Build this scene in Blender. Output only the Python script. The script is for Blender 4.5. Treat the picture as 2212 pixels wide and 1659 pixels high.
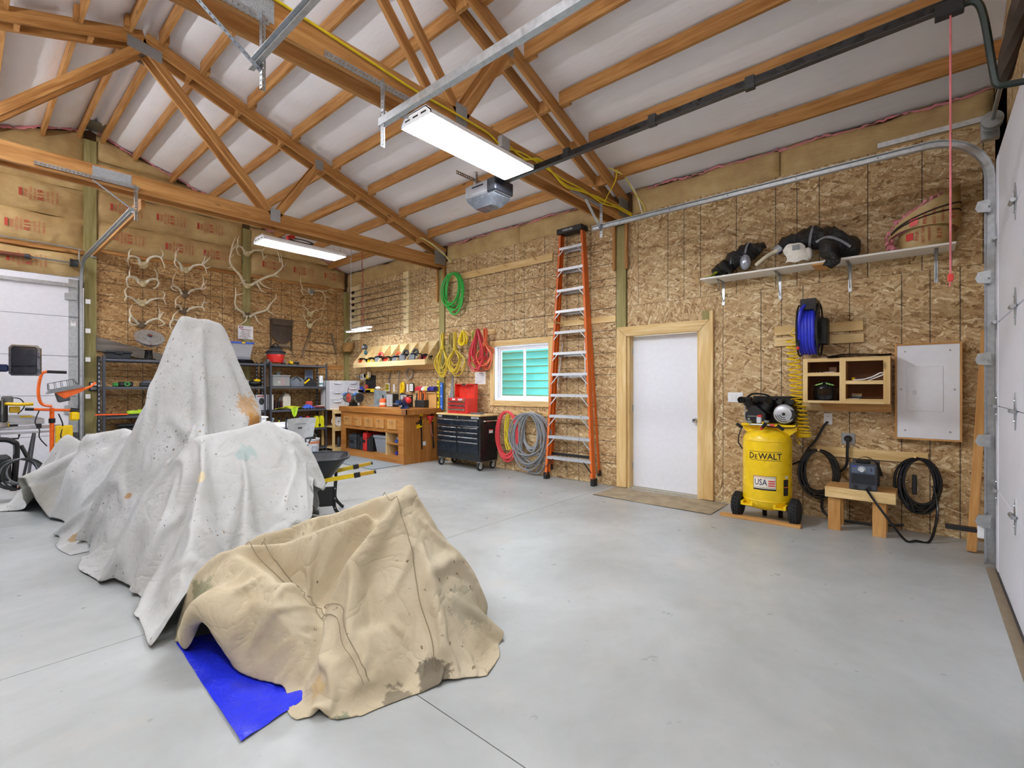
import bpy, bmesh, math, random
import numpy as np
from mathutils import Vector, Matrix
random.seed(7)
for o in list(bpy.data.objects): bpy.data.objects.remove(o)
sc = bpy.context.scene
COL = sc.collection

# ---------------------------------------------------------------- camera
F, CX, CY, H = 1032.0, 1106.0, 834.0, 1.367          # focal length (px), principal column, horizon row, eye height
YAW = math.atan2(CX + 88, F)
S_, C_ = math.sin(YAW), math.cos(YAW)
cd = bpy.data.cameras.new('camera'); cam = bpy.data.objects.new('camera', cd); COL.objects.link(cam)
cd.sensor_width = 36; cd.lens = F / 2212 * 36; cd.shift_y = (CY - 829.5) / 2212; cd.clip_start = .05
cam.location = (0, 0, H); cam.rotation_euler = (math.pi / 2, 0, -YAW)
sc.camera = cam

# ---------------------------------------------------------------- world, exposure
w = bpy.data.worlds.new('world'); sc.world = w; w.use_nodes = True
w.node_tree.nodes['Background'].inputs[0].default_value = (.75, .85, 1, 1)
w.node_tree.nodes['Background'].inputs[1].default_value = 5.0
vs = sc.view_settings
vs.view_transform = 'Standard'; vs.look = 'None'; vs.gamma = 1; vs.use_curve_mapping = False
vs.exposure = 0.9
LAMP, FILL_TUBE = 36.0, 60.0            # radiance of the LED diffusers and of the added off-frame fill tubes

# ---------------------------------------------------------------- room dimensions (metres)
XW, YB, YF, XL = 5.86, 10.10, -0.46, -3.12            # right wall, back gable, front gable, left wall
XR = 1.37                                             # ridge
def ztop(x): return 5.38 - .333 * abs(x - XR)         # top of the truss chords
def ray(px, py):
    r = (px - CX) / F
    return (S_ + C_ * r, C_ - S_ * r, -(py - CY) / F)
def at(px, py, X=None, Y=None, Z=None):
    d = ray(px, py)
    t = X / d[0] if X is not None else Y / d[1] if Y is not None else (Z - H) / d[2]
    return Vector((d[0] * t, d[1] * t, H + d[2] * t))

# ---------------------------------------------------------------- mesh builder
class M:
    def __init__(s): s.v = []; s.f = []
    def add(s, vs, fs):
        n = len(s.v); s.v.extend(tuple(v) for v in vs); s.f.extend(tuple(i + n for i in f) for f in fs); return s
    def box(s, x0, x1, y0, y1, z0, z1, b=0):
        if x0 > x1: x0, x1 = x1, x0
        if y0 > y1: y0, y1 = y1, y0
        if z0 > z1: z0, z1 = z1, z0
        if b <= 0:
            return s.add([(x, y, z) for x in (x0, x1) for y in (y0, y1) for z in (z0, z1)],
                         [(0, 1, 3, 2), (4, 6, 7, 5), (0, 4, 5, 1), (2, 3, 7, 6), (0, 2, 6, 4), (1, 5, 7, 3)])
        b = min(b, (x1 - x0) * .49, (y1 - y0) * .49, (z1 - z0) * .49)
        V = []; I = {}
        for i, (xa, sx) in enumerate(((x0, 1), (x1, -1))):
            for j, (ya, sy) in enumerate(((y0, 1), (y1, -1))):
                for k, (za, sz) in enumerate(((z0, 1), (z1, -1))):
                    I[i, j, k, 0] = len(V); V.append((xa, ya + sy * b, za + sz * b))
                    I[i, j, k, 1] = len(V); V.append((xa + sx * b, ya, za + sz * b))
                    I[i, j, k, 2] = len(V); V.append((xa + sx * b, ya + sy * b, za))
        Fs = []
        for i in (0, 1):
            Fs.append([I[i, 0, 0, 0], I[i, 1, 0, 0], I[i, 1, 1, 0], I[i, 0, 1, 0]])
            Fs.append([I[0, i, 0, 1], I[1, i, 0, 1], I[1, i, 1, 1], I[0, i, 1, 1]])
            Fs.append([I[0, 0, i, 2], I[1, 0, i, 2], I[1, 1, i, 2], I[0, 1, i, 2]])
        for a in (0, 1):
            for c in (0, 1):
                Fs.append([I[a, c, 0, 0], I[a, c, 1, 0], I[a, c, 1, 1], I[a, c, 0, 1]])
                Fs.append([I[a, 0, c, 0], I[a, 1, c, 0], I[a, 1, c, 2], I[a, 0, c, 2]])
                Fs.append([I[0, a, c, 1], I[1, a, c, 1], I[1, a, c, 2], I[0, a, c, 2]])
                for d in (0, 1): Fs.append([I[a, c, d, 0], I[a, c, d, 1], I[a, c, d, 2]])
        return s.add(V, Fs)
    def beam(s, p0, p1, w, h, up=(0, 0, 1), b=0):
        p0, p1 = Vector(p0), Vector(p1); d = p1 - p0; L = d.length; d.normalize()
        u = Vector(up); r = d.cross(u)
        if r.length < 1e-4: r = d.cross(Vector((0, 1, 0)))
        r.normalize(); u = r.cross(d)
        t = M().box(0, L, -w / 2, w / 2, -h / 2, h / 2, b)
        return s.add([p0 + d * x - r * y + u * z for x, y, z in t.v], t.f)
    def cyl(s, p0, p1, r, r2=None, n=12, caps=True):
        p0, p1 = Vector(p0), Vector(p1); d = (p1 - p0).normalized()
        a = d.orthogonal().normalized(); c = d.cross(a); r2 = r if r2 is None else r2
        V = []
        for p, rr in ((p0, r), (p1, r2)):
            for i in range(n):
                t = 2 * math.pi * i / n; V.append(p + (a * math.cos(t) + c * math.sin(t)) * rr)
        Fs = [(i, (i + 1) % n, n + (i + 1) % n, n + i) for i in range(n)]
        if caps: Fs += [tuple(range(n - 1, -1, -1)), tuple(range(n, 2 * n))]
        return s.add(V, Fs)
    def tube(s, pts, r, n=6, closed=False):
        P = [Vector(p) for p in pts]; m = len(P)
        R = r if isinstance(r, (list, tuple)) else [r] * m
        V = []; nor = None
        for i in range(m):
            if closed: t = P[(i + 1) % m] - P[i - 1]
            else: t = P[min(i + 1, m - 1)] - P[max(i - 1, 0)]
            if t.length < 1e-9: t = Vector((0, 0, 1))
            t.normalize()
            if nor is None: nor = t.orthogonal().normalized()
            else:
                nor = nor - t * nor.dot(t)
                if nor.length < 1e-6: nor = t.orthogonal()
                nor.normalize()
            b = t.cross(nor)
            for k in range(n):
                a = 2 * math.pi * k / n; V.append(P[i] + (nor * math.cos(a) + b * math.sin(a)) * R[i])
        Fs = []
        for i in range(m if closed else m - 1):
            j = (i + 1) % m
            for k in range(n): Fs.append((i * n + k, i * n + (k + 1) % n, j * n + (k + 1) % n, j * n + k))
        if not closed: Fs += [tuple(range(n - 1, -1, -1)), tuple(range((m - 1) * n, m * n))]
        return s.add(V, Fs)
    def lathe(s, prof, c=(0, 0, 0), n=20, axis='z', cap=True):
        c = Vector(c); V = []
        for r, z in prof:
            for i in range(n):
                a = 2 * math.pi * i / n; x, y = r * math.cos(a), r * math.sin(a)
                V.append(c + Vector({'z': (x, y, z), 'y': (x, z, y), 'x': (z, x, y)}[axis]))
        m = len(prof)
        Fs = [(i * n + k, i * n + (k + 1) % n, (i + 1) * n + (k + 1) % n, (i + 1) * n + k) for i in range(m - 1) for k in range(n)]
        if cap: Fs += [tuple(range(n - 1, -1, -1)), tuple(range((m - 1) * n, m * n))]
        return s.add(V, Fs)
    def prism(s, poly, a0, a1, axis='y'):
        n = len(poly); V = []
        for a in (a0, a1):
            for p, q in poly: V.append({'y': (p, a, q), 'x': (a, p, q), 'z': (p, q, a)}[axis])
        Fs = [(i, (i + 1) % n, n + (i + 1) % n, n + i) for i in range(n)] + [tuple(range(n - 1, -1, -1)), tuple(range(n, 2 * n))]
        return s.add(V, Fs)
    def ball(s, c, r, n=10, m=7):
        if not isinstance(r, (list, tuple)): r = (r, r, r)
        V = []; Fs = []
        for j in range(m + 1):
            t = math.pi * j / m
            for i in range(n):
                a = 2 * math.pi * i / n
                V.append((c[0] + r[0] * math.sin(t) * math.cos(a), c[1] + r[1] * math.sin(t) * math.sin(a), c[2] + r[2] * math.cos(t)))
        for j in range(m):
            for i in range(n): Fs.append((j * n + i, j * n + (i + 1) % n, (j + 1) * n + (i + 1) % n, (j + 1) * n + i))
        return s.add(V, Fs)
    def grid(s, fn, nu, nv):
        V = [fn(i / nu, j / nv) for i in range(nu + 1) for j in range(nv + 1)]
        return s.add(V, [(i * (nv + 1) + j, (i + 1) * (nv + 1) + j, (i + 1) * (nv + 1) + j + 1, i * (nv + 1) + j + 1) for i in range(nu) for j in range(nv)])
    def xf(s, fn): s.v = [tuple(fn(Vector(v))) for v in s.v]; return s
    def o(s, name, mat, parent=None, smooth=False, loc=None, rz=0):
        me = bpy.data.meshes.new(name); me.from_pydata(s.v, [], s.f)
        me.materials.append(mat)
        if smooth:
            me.shade_smooth()
            me.set_sharp_from_angle(angle=smooth if isinstance(smooth, float) else .75)
        ob = bpy.data.objects.new(name, me); COL.objects.link(ob)
        if parent: ob.parent = parent
        if loc is not None: ob.location = loc
        if rz: ob.rotation_euler = (0, 0, rz)
        return ob
def tag(o, label, cat, group=None, kind=None):
    o['label'] = label; o['category'] = cat
    if group: o['group'] = group
    if kind: o['kind'] = kind
    return o
def thing(name, label, cat, loc=(0, 0, 0), rz=0, group=None):
    o = bpy.data.objects.new(name, None); COL.objects.link(o); o.empty_display_size = .05
    o.location = loc; o.rotation_euler = (0, 0, rz)
    return tag(o, label, cat, group)
def struct(name, label=None, loc=(0, 0, 0), ob=None, rz=0):
    if ob is None:
        ob = bpy.data.objects.new(name, None); COL.objects.link(ob); ob.location = loc; ob.rotation_euler = (0, 0, rz); ob.empty_display_size = .05
    ob['kind'] = 'structure'
    if label: ob['label'] = label
    return ob
def copy_tree(o, parent=None):
    c = o.copy(); COL.objects.link(c); c.parent = parent
    for ch in list(o.children): copy_tree(ch, c)
    return c
RW = -math.pi / 2          # things on the right wall: local x runs along the wall, local y into it
TXT = {}
def text(s, parent, loc, size, mat, align='CENTER', name='lettering', sx=1, rot=0, tilt=0, bold=0):
    key = (s, align, bold)
    if key not in TXT:
        cu = bpy.data.curves.new('t', 'FONT'); cu.body = s; cu.size = 1; cu.align_x = align; cu.align_y = 'CENTER'; cu.resolution_u = 2; cu.offset = bold
        ob = bpy.data.objects.new('t', cu); me = bpy.data.meshes.new_from_object(ob)
        TXT[key] = ([tuple(v.co) for v in me.vertices], [tuple(p.vertices) for p in me.polygons])
        bpy.data.objects.remove(ob); bpy.data.meshes.remove(me)
    v, f = TXT[key]
    c, n = math.cos(rot), math.sin(rot)
    m = M(); m.v = []
    for x, y, z in v:
        x *= size * sx; y *= size
        m.v.append((x * c - y * n, 0, x * n + y * c))
    m.f = f
    ob = m.o(name, mat, parent, loc=loc)
    if tilt: ob.rotation_euler = (0, 0, tilt)
    return ob
def arc(c, r, a0, a1, n, plane='xz', ry=None):
    ry = r if ry is None else ry; out = []
    for i in range(n + 1):
        a = math.radians(a0 + (a1 - a0) * i / n); p, q = r * math.cos(a), ry * math.sin(a)
        out.append(Vector(c) + Vector({'xz': (p, 0, q), 'xy': (p, q, 0), 'yz': (0, p, q)}[plane]))
    return out
def spline(P, k=8):
    P = [Vector(p) for p in P]; out = []
    for i in range(len(P) - 1):
        a, b, c, d = P[max(i - 1, 0)], P[i], P[i + 1], P[min(i + 2, len(P) - 1)]
        for j in range(k):
            t = j / k
            out.append(.5 * (2 * b + (c - a) * t + (2 * a - 5 * b + 4 * c - d) * t * t + (3 * b - a - 3 * c + d) * t ** 3))
    return out + [P[-1]]

# ---------------------------------------------------------------- materials
MATS = {}
class NT:
    def __init__(s, name):
        s.m = bpy.data.materials.new(name); s.m.use_nodes = True; s.t = s.m.node_tree; s.b = s.t.nodes['Principled BSDF']
        s.tc = s.t.nodes.new('ShaderNodeTexCoord')
    def n(s, typ, ins=None, **kw):
        nd = s.t.nodes.new('ShaderNode' + typ)
        for k, v in kw.items(): setattr(nd, k, v)
        for k, v in (ins or {}).items(): s.set(nd.inputs[k], v)
        return nd
    def set(s, sock, v):
        if hasattr(v, 'is_output') or isinstance(v, bpy.types.NodeSocket): s.t.links.new(v, sock)
        else: sock.default_value = v
    def map(s, vec, scale=(1, 1, 1), rot=(0, 0, 0), loc=(0, 0, 0)):
        return s.n('Mapping', {'Vector': vec, 'Scale': scale, 'Rotation': rot, 'Location': loc}).outputs[0]
    def obj(s, rnd=True):
        v = s.tc.outputs['Object']
        if rnd:
            oi = s.n('ObjectInfo')
            mu = s.n('VectorMath', {0: (37.1, 53.7, 71.3), 'Scale': oi.outputs['Random']}, operation='SCALE')
            v = s.n('VectorMath', {0: v, 1: mu.outputs[0]}, operation='ADD').outputs[0]
        return v
    def noise(s, vec, scale, detail=3, rough=.55, dist=0):
        return s.n('TexNoise', {'Vector': vec, 'Scale': scale, 'Detail': detail, 'Roughness': rough, 'Distortion': dist}).outputs[0]
    def ramp(s, fac, stops):
        r = s.n('ValToRGB', {'Fac': fac}); e = r.color_ramp.elements
        while len(e) < len(stops): e.new(.5)
        for el, (p, c) in zip(e, stops): el.position = p; el.color = (*c, 1) if len(c) == 3 else c
        return r.outputs[0]
    def mix(s, fac, a, b, mode='MIX'):
        nd = s.n('Mix', data_type='RGBA', blend_type=mode)
        s.set(nd.inputs[0], fac); s.set(nd.inputs[6], a if not (isinstance(a, tuple) and len(a) == 3) else (*a, 1)); s.set(nd.inputs[7], b if not (isinstance(b, tuple) and len(b) == 3) else (*b, 1))
        return nd.outputs[2]
    def math(s, op, a, b=0.0, clamp=False):
        nd = s.n('Math', operation=op, use_clamp=clamp); s.set(nd.inputs[0], a); s.set(nd.inputs[1], b); return nd.outputs[0]
    def rng(s, v, a, b, c=0., d=1.):
        nd = s.n('MapRange'); s.set(nd.inputs[0], v)
        for i, q in enumerate((a, b, c, d)): nd.inputs[i + 1].default_value = q
        return nd.outputs[0]
    def bump(s, h, strength=.3, dist=.01):
        s.set(s.b.inputs['Normal'], s.n('Bump', {'Height': h, 'Strength': strength, 'Distance': dist}).outputs[0])
    def fin(s, col, rough=.6, metal=0., spec=None):
        s.set(s.b.inputs['Base Color'], col if not (isinstance(col, tuple) and len(col) == 3) else (*col, 1))
        s.set(s.b.inputs['Roughness'], rough); s.set(s.b.inputs['Metallic'], metal)
        if spec is not None: s.b.inputs['Specular IOR Level'].default_value = spec
        return s.m
def lin(c):
    return tuple((v / 12.92 if v <= .04045 else ((v + .055) / 1.055) ** 2.4) for v in c)
def hexc(h): return lin(tuple(int(h[i:i + 2], 16) / 255 for i in (0, 2, 4)))
def mat(h, rough=.5, metal=0., var=.12, scale=18, bump=0, spec=None):
    """plain coloured surface with a little procedural mottling and gloss variation"""
    key = (h, rough, metal, var, scale, bump)
    if key in MATS: return MATS[key]
    c = hexc(h); t = NT('surface_' + h); v = t.obj()
    nz = t.noise(v, scale, 4)
    f = t.rng(nz, .3, .7, 1 - var, 1 + var)
    hsv = t.n('HueSaturation', {'Color': (*c, 1), 'Value': f})
    if bump: t.bump(t.noise(v, scale * 8, 3), bump, .003)
    t.fin(hsv.outputs[0], t.rng(nz, .3, .7, max(rough - .08, .02), min(rough + .08, 1)), metal, spec)
    MATS[key] = t.m; return t.m
def wood(light, dark, axis='x', rough=.6, ring=14, knots=True):
    key = ('wood', light, dark, axis, rough, ring)
    if key in MATS: return MATS[key]
    a, b = hexc(light), hexc(dark); t = NT('wood_' + light + axis); v = t.obj()
    sc_ = {'x': (.07, 1, 1), 'y': (1, .07, 1), 'z': (1, 1, .07)}[axis]
    vm = t.map(v, sc_)
    n1 = t.noise(vm, ring, 3, .6, 1.2); n2 = t.noise(vm, ring * 6, 2, .5); n3 = t.noise(v, 1.7, 2)
    f = t.math('ADD', t.math('MULTIPLY', n1, .75), t.math('MULTIPLY', n2, .25))
    c = t.ramp(f, [(.34, b), (.5, tuple(.5 * (p + q) for p, q in zip(a, b))), (.62, a)])
    c = t.mix(t.rng(n3, .35, .75, 0., .22), c, tuple(q * .75 for q in b))
    if knots:
        vk = t.map(v, {'x': (.45, 1, 1), 'y': (1, .45, 1), 'z': (1, 1, .45)}[axis])
        vo = t.n('TexVoronoi', {'Vector': vk, 'Scale': 4.2}).outputs[0]
        c = t.mix(t.rng(vo, .035, .10, .75, 0.), c, tuple(q * .3 for q in b))
    t.bump(n2, .15, .002)
    MATS[key] = t.fin(c, rough, 0, .3); return t.m
def osb(name, vert=True, horiz=False, tone=0, strand='x'):
    if name in MATS: return MATS[name]
    t = NT(name); v = t.obj(); raw = t.tc.outputs['Object']
    wob = t.n('VectorMath', {0: t.n('TexNoise', {'Vector': v, 'Scale': 5., 'Detail': 2}).outputs[1], 'Scale': .035}, operation='SCALE').outputs[0]
    vw = t.n('VectorMath', {0: v, 1: wob}, operation='ADD').outputs[0]
    ang = 0 if strand == 'x' else math.pi / 2
    cells = []; edges = []
    for k, (rot, sx, sz) in enumerate(((.25, 7, 34), (-.38, 9, 46), (.9, 8, 40))):
        m = t.map(vw, (sx, 1, sz), (0, 0, 0), (k * 3.3, 0, k * 1.7))
        rt = t.map(vw, (1, 1, 1), (0, rot + ang, 0))
        m = t.map(rt, (sx, .02, sz), (0, 0, 0), (k * 3.3, 0, k * 1.7))
        vo = t.n('TexVoronoi', {'Vector': m, 'Scale': 1., 'Randomness': 1.}, voronoi_dimensions='3D')
        ve = t.n('TexVoronoi', {'Vector': m, 'Scale': 1., 'Randomness': 1.}, feature='DISTANCE_TO_EDGE', voronoi_dimensions='3D')
        cells.append(t.n('SeparateColor', {'Color': vo.outputs[1]}).outputs); edges.append(ve.outputs[0])
    pick = t.noise(vw, 22, 2, .5)
    p1 = t.rng(pick, .46, .48); p2 = t.rng(t.noise(vw, 19, 2, .5), .56, .58)
    val = t.mix(p2, t.mix(p1, cells[0][0], cells[1][0]), cells[2][0])
    edg = t.mix(p2, t.mix(p1, edges[0], edges[1]), edges[2])
    k = tone
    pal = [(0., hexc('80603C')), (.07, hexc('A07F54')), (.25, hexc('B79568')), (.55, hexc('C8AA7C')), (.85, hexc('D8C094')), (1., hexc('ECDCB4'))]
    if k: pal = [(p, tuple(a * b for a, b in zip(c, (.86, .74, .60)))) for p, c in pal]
    c = t.ramp(val, pal)
    c = t.mix(t.rng(edg, .0, .06, .45, 0.), c, hexc('6A4624'))
    fine = t.noise(t.map(v, (26, 1, 80)), 2.2, 4, .75, .6)
    c = t.mix(t.rng(fine, .57, .66, 0., .62), c, hexc('553A1E')); c = t.mix(t.rng(t.noise(t.map(v, (20, 1, 55), (0, .5, 0)), 2.0, 3, .7), .60, .68, 0., .55), c, hexc('F0DCAC'))
    c = t.mix(t.rng(t.noise(v, 1.1, 2), .35, .7, 0., .15), c, hexc('8A6236'))
    sep = t.n('SeparateXYZ', {'Vector': raw}).outputs
    lines = None
    for on, coord, steps in ((vert, sep[0], (.4064, .6096)), (horiz, sep[2], (.4064, .3048))):
        if not on: continue
        for st in steps:
            md = t.math('PINGPONG', coord, st / 2) if st == .3048 else None
            fr = t.math('ABSOLUTE', t.math('SUBTRACT', t.math('FRACT', t.math('ADD', t.math('DIVIDE', coord, st), .5)), .5))
            ln = t.math('LESS_THAN', fr, .0042 / st)
            lines = ln if lines is None else t.math('MAXIMUM', lines, ln)
    if lines is not None:
        lines = t.math('MULTIPLY', lines, t.rng(t.noise(v, 40, 2), .3, .45, .35, .85))
        c = t.mix(lines, c, (.018, .02, .02))
    t.bump(val, .25, .004)
    MATS[name] = t.fin(c, .62, 0, .35); return t.m
def emit(h, strength, name='glow'):
    key = ('e', h, strength)
    if key in MATS: return MATS[key]
    t = NT(name); t.b.inputs['Emission Color'].default_value = (*hexc(h), 1); t.b.inputs['Emission Strength'].default_value = strength
    t.fin((.9, .9, .9), .4); MATS[key] = t.m; return t.m
def glass(h, alpha=.35, rough=.05, name='clear_plastic'):
    key = ('g', h, alpha, rough)
    if key in MATS: return MATS[key]
    t = NT(name); v = t.obj()
    t.b.inputs['Alpha'].default_value = alpha
    t.fin(hexc(h), t.rng(t.noise(v, 9), .3, .7, rough, rough + .1)); MATS[key] = t.m; return t.m
def concrete():
    t = NT('concrete'); v = t.tc.outputs['Object']
    n1 = t.noise(v, .9, 6, .62, .4); n2 = t.noise(v, 5.5, 5, .65); n3 = t.noise(v, 60, 2)
    c = t.ramp(n1, [(.30, hexc('9DA19F')), (.48, hexc('ACB0AF')), (.66, hexc('B8BCBC'))])
    c = t.mix(t.rng(n2, .50, .72, 0., .30), c, hexc('A2A59F'))
    c = t.mix(t.rng(t.noise(v, 2.3, 3), .60, .75, 0., .22), c, hexc('C9BDA6'))
    vo = t.n('TexVoronoi', {'Vector': v, 'Scale': 9.}).outputs[0]
    c = t.mix(t.rng(vo, .018, .03, .55, 0.), c, hexc('6A6A66'))
    vm = t.map(v, (1, 3.2, 1), (0, 0, .5))
    c = t.mix(t.rng(t.noise(vm, 14, 4, .7), .66, .74, 0., .35), c, hexc('8C9090'))
    t.bump(n3, .04, .002)
    return t.fin(c, t.rng(n2, .3, .7, .26, .44), 0, .42)
def kraft(name='kraft_paper'):
    if name in MATS: return MATS[name]
    t = NT(name); v = t.obj()
    n1 = t.noise(v, 3, 5, .6); n2 = t.noise(t.map(v, (1, 1, 3)), 7, 4, .6, .8)
    c = t.ramp(n1, [(.3, hexc('A98C5E')), (.55, hexc('BEA26E')), (.75, hexc('CDB584'))])
    t.bump(n2, .5, .02); MATS[name] = t.fin(c, .55, 0, .35); return t.m
def fabric_white():
    t = NT('ceiling_facing'); v = t.tc.outputs['Object']
    n1 = t.noise(t.map(v, (3, .5, 1)), 5, 4, .6, .5); n2 = t.noise(v, 1.3, 2)
    c = t.ramp(n2, [(.3, hexc('EBE9EB')), (.7, hexc('F4F2F4'))])
    t.bump(n1, .22, .02)
    return t.fin(c, .55, 0, .3)
def canvas(name, base, lightc, stain, spots, dens=1.0):
    """painter's canvas: weave, paint specks and stains with a shape of their own (spots: centre, radius, colour, noise scale)"""
    t = NT(name); v = t.tc.outputs['Object']
    n1 = t.noise(v, 2.2, 5, .6); n2 = t.noise(v, 9, 4, .65)
    c = t.ramp(n1, [(.3, hexc(base)), (.65, hexc(lightc))])
    vwarp = t.n('VectorMath', {0: v, 1: t.n('VectorMath', {0: t.n('TexNoise', {'Vector': v, 'Scale': 38., 'Detail': 2}).outputs[1], 'Scale': .035}, operation='SCALE').outputs[0]}, operation='ADD').outputs[0]
    for scl, rad, lo, hi, col in ((26, .20, .50, .62, '5A4426'), (15, .16, .55, .66, stain), (40, .17, .48, .60, '3A3632')):
        vo = t.n('TexVoronoi', {'Vector': t.map(vwarp, (1, 1, .6), (.4, .3, scl)), 'Scale': float(scl)})
        sel = t.rng(t.n('SeparateColor', {'Color': vo.outputs[1]}).outputs[0], .52 / dens, .54 / dens)
        d = t.math('MULTIPLY', t.rng(vo.outputs[0], rad * .7, rad, 1., 0.), t.math('MULTIPLY', sel, t.rng(t.noise(v, 1.7 + scl * .02, 2), lo - .04, hi - .04)))
        c = t.mix(t.math('MULTIPLY', d, .8), c, hexc(col))
    for (p, r, col, ns, amt) in spots:
        dist = t.n('VectorMath', {0: v, 1: p}, operation='DISTANCE').outputs['Value']
        dd = t.math('ADD', dist, t.math('MULTIPLY', t.math('SUBTRACT', t.noise(v, ns, 4, .65), .5), r * 1.5))
        c = t.mix(t.rng(dd, r * .80, r, amt, 0.), c, hexc(col))
    wv = t.noise(v, 300, 1)
    rid = lambda s_, k: t.math('MULTIPLY', t.math('POWER', t.math('ABSOLUTE', t.math('SUBTRACT', t.noise(v, s_, 3, .55, .8), .5)), .6), k)
    hgt = t.math('ADD', t.math('MULTIPLY', wv, .012), t.math('ADD', rid(3.0, .6), t.math('ADD', rid(7., .15), t.math('MULTIPLY', t.noise(v, 26, 3, .6), .05))))
    t.bump(hgt, .8, .035)
    return t.fin(c, .8, 0, .2)

# common palette
FIR = {a: wood('C8965A', '98642F', a, .6) for a in 'xyz'}        # orange framing lumber
PINE = {a: wood('ECD29C', 'D2AC6C', a, .55) for a in 'xyz'}      # pale trim lumber
PLY = {a: wood('C08544', '9A6027', a, .5, 9, False) for a in 'xyz'}    # varnished plywood bench
TREAT = {a: wood('ACA170', '88804A', a, .65) for a in 'xyz'}     # green treated posts
CEDAR = {a: wood('DBAA6A', 'B78246', a, .55) for a in 'xyz'}
GALV = mat('B4B9BC', .38, .85, .15, 30)
STEEL = mat('9EA2A4', .35, .9, .15, 30)
ALU = mat('C9CCD0', .35, .7, .08, 20)
BLACK = mat('17181A', .45); BLACKG = mat('101114', .22); RUBBER = mat('1E1E1F', .75, bump=.3)
GREY = mat('6E7277', .5); DGREY = mat('3A3D42', .5); WHITE = mat('ECEDEF', .45, var=.04); YELLOW = mat('F2CB13', .32, var=.05)
YEL2 = mat('D9C42A', .5); RED = mat('D5322C', .35, var=.06); ORANGE = mat('E8722A', .4); BLUE = mat('2A3FB8', .4); GREEN = mat('2FAE45', .4); CHROME = mat('D8DADC', .12, 1., .05)
LIME = mat('B7DE2E', .45); TEAL = mat('3F7F8C', .5); CREAM = mat('E9E2D0', .6); BROWN = mat('5C4A38', .8); PINK = mat('D98A92', .9, bump=.8, scale=30); REDINK = mat('B4442F', .7)
BONE = mat('D9CFB4', .55, var=.2, scale=12); CARD = mat('B08F5E', .7)
def stick(parent, name, p0, p1, t, h, m, up=(0, 0, 1), b=.002):
    """a board from p0 to p1 (parent space), t thick, h deep, grain along its length"""
    p0, p1 = Vector(p0), Vector(p1); d = p1 - p0; L = d.length; d.normalize()
    r = Vector(up).cross(d)
    if r.length < 1e-4: r = Vector((0, 1, 0)).cross(d)
    r.normalize(); u = d.cross(r)
    ob = M().box(0, L, -t / 2, t / 2, -h / 2, h / 2, b).o(name, m, parent)
    ob.matrix_local = Matrix(((d.x, r.x, u.x, p0.x), (d.y, r.y, u.y, p0.y), (d.z, r.z, u.z, p0.z), (0, 0, 0, 1)))
    return ob
def perf(m, p0, p1, side, w=.04, pitch=.03, r=.0075):
    """perforated strip from p0 to p1 widening along side; returns m"""
    p0, p1, side = Vector(p0), Vector(p1), Vector(side).normalized(); d = p1 - p0; L = d.length; d.normalize(); nn = d.cross(side) * .003
    k = max(int(L / pitch), 1); q = L / k
    for off in (Vector((0, 0, 0)), nn):
        for i in range(k):
            c = p0 + d * (q * (i + .5)) + side * (w / 2) + off
            sq = [(-1, -1), (0, -1), (1, -1), (1, 0), (1, 1), (0, 1), (-1, 1), (-1, 0)]
            V = [c + d * (a * q / 2) + side * (b * w / 2) for a, b in sq]
            V += [c + (d * a + side * b) * (r / math.hypot(a, b)) for a, b in sq]
            m.add(V, [(j, (j + 1) % 8, 8 + (j + 1) % 8, 8 + j) for j in range(8)])
    return m
def angle_iron(m, p0, p1, s1, s2, w=.035):
    perf(m, p0, p1, s1, w); perf(m, p0, p1, s2, w); return m
def sweep(m, prof, path, xdir=(1, 0, 0)):
    """sweep a closed profile (x along xdir, y along the path normal) along a planar path"""
    P = [Vector(p) for p in path]; X = Vector(xdir); n = len(prof); V = []
    for i, p in enumerate(P):
        t = (P[min(i + 1, len(P) - 1)] - P[max(i - 1, 0)]).normalized(); nn = X.cross(t)
        V += [p + X * a + nn * b for a, b in prof]
    Fs = [(i * n + k, i * n + (k + 1) % n, (i + 1) * n + (k + 1) % n, (i + 1) * n + k) for i in range(len(P) - 1) for k in range(n)]
    Fs += [tuple(range(n - 1, -1, -1)), tuple(range((len(P) - 1) * n, len(P) * n))]
    return m.add(V, Fs)
def coil(c, rx, ry, turns, wob, seed, plane='xz', n=28, depth=.03, drift=0):
    """a hank of hose: loops in a vertical plane, each a little different"""
    rnd = random.Random(seed); out = []
    for k in range(turns):
        a, b, cx = rx * (1 + rnd.uniform(-wob, wob * .6)), ry * (1 + rnd.uniform(-wob * .8, wob * .5)), rnd.uniform(-wob, wob) * rx * .8; cz = ry - b      # every loop hangs from the same peg
        dy = rnd.uniform(-depth, depth); tw = rnd.uniform(-.15, .15)
        L = []
        for i in range(n):
            t = 2 * math.pi * i / n + math.pi / 2
            x, z = a * math.cos(t), b * math.sin(t)
            top = (1 + math.sin(t)) / 2
            L.append((c[0] + (x + cx) * (1 - .0 * top) + tw * z * (1 - top) * .4, c[1] + dy * (1 - top) - .004 * k, c[2] + z + cz))
        out.append(L)
    return out
# ================================================================ the setting
OSB_V = osb('osb_lined', True, False); OSB_G = osb('osb_grid', True, True, 0, 'x'); OSB_F = osb('osb_back', True, True, 1, 'x'); OSB_P = osb('osb_plain', False, False, 0, 'z')
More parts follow.
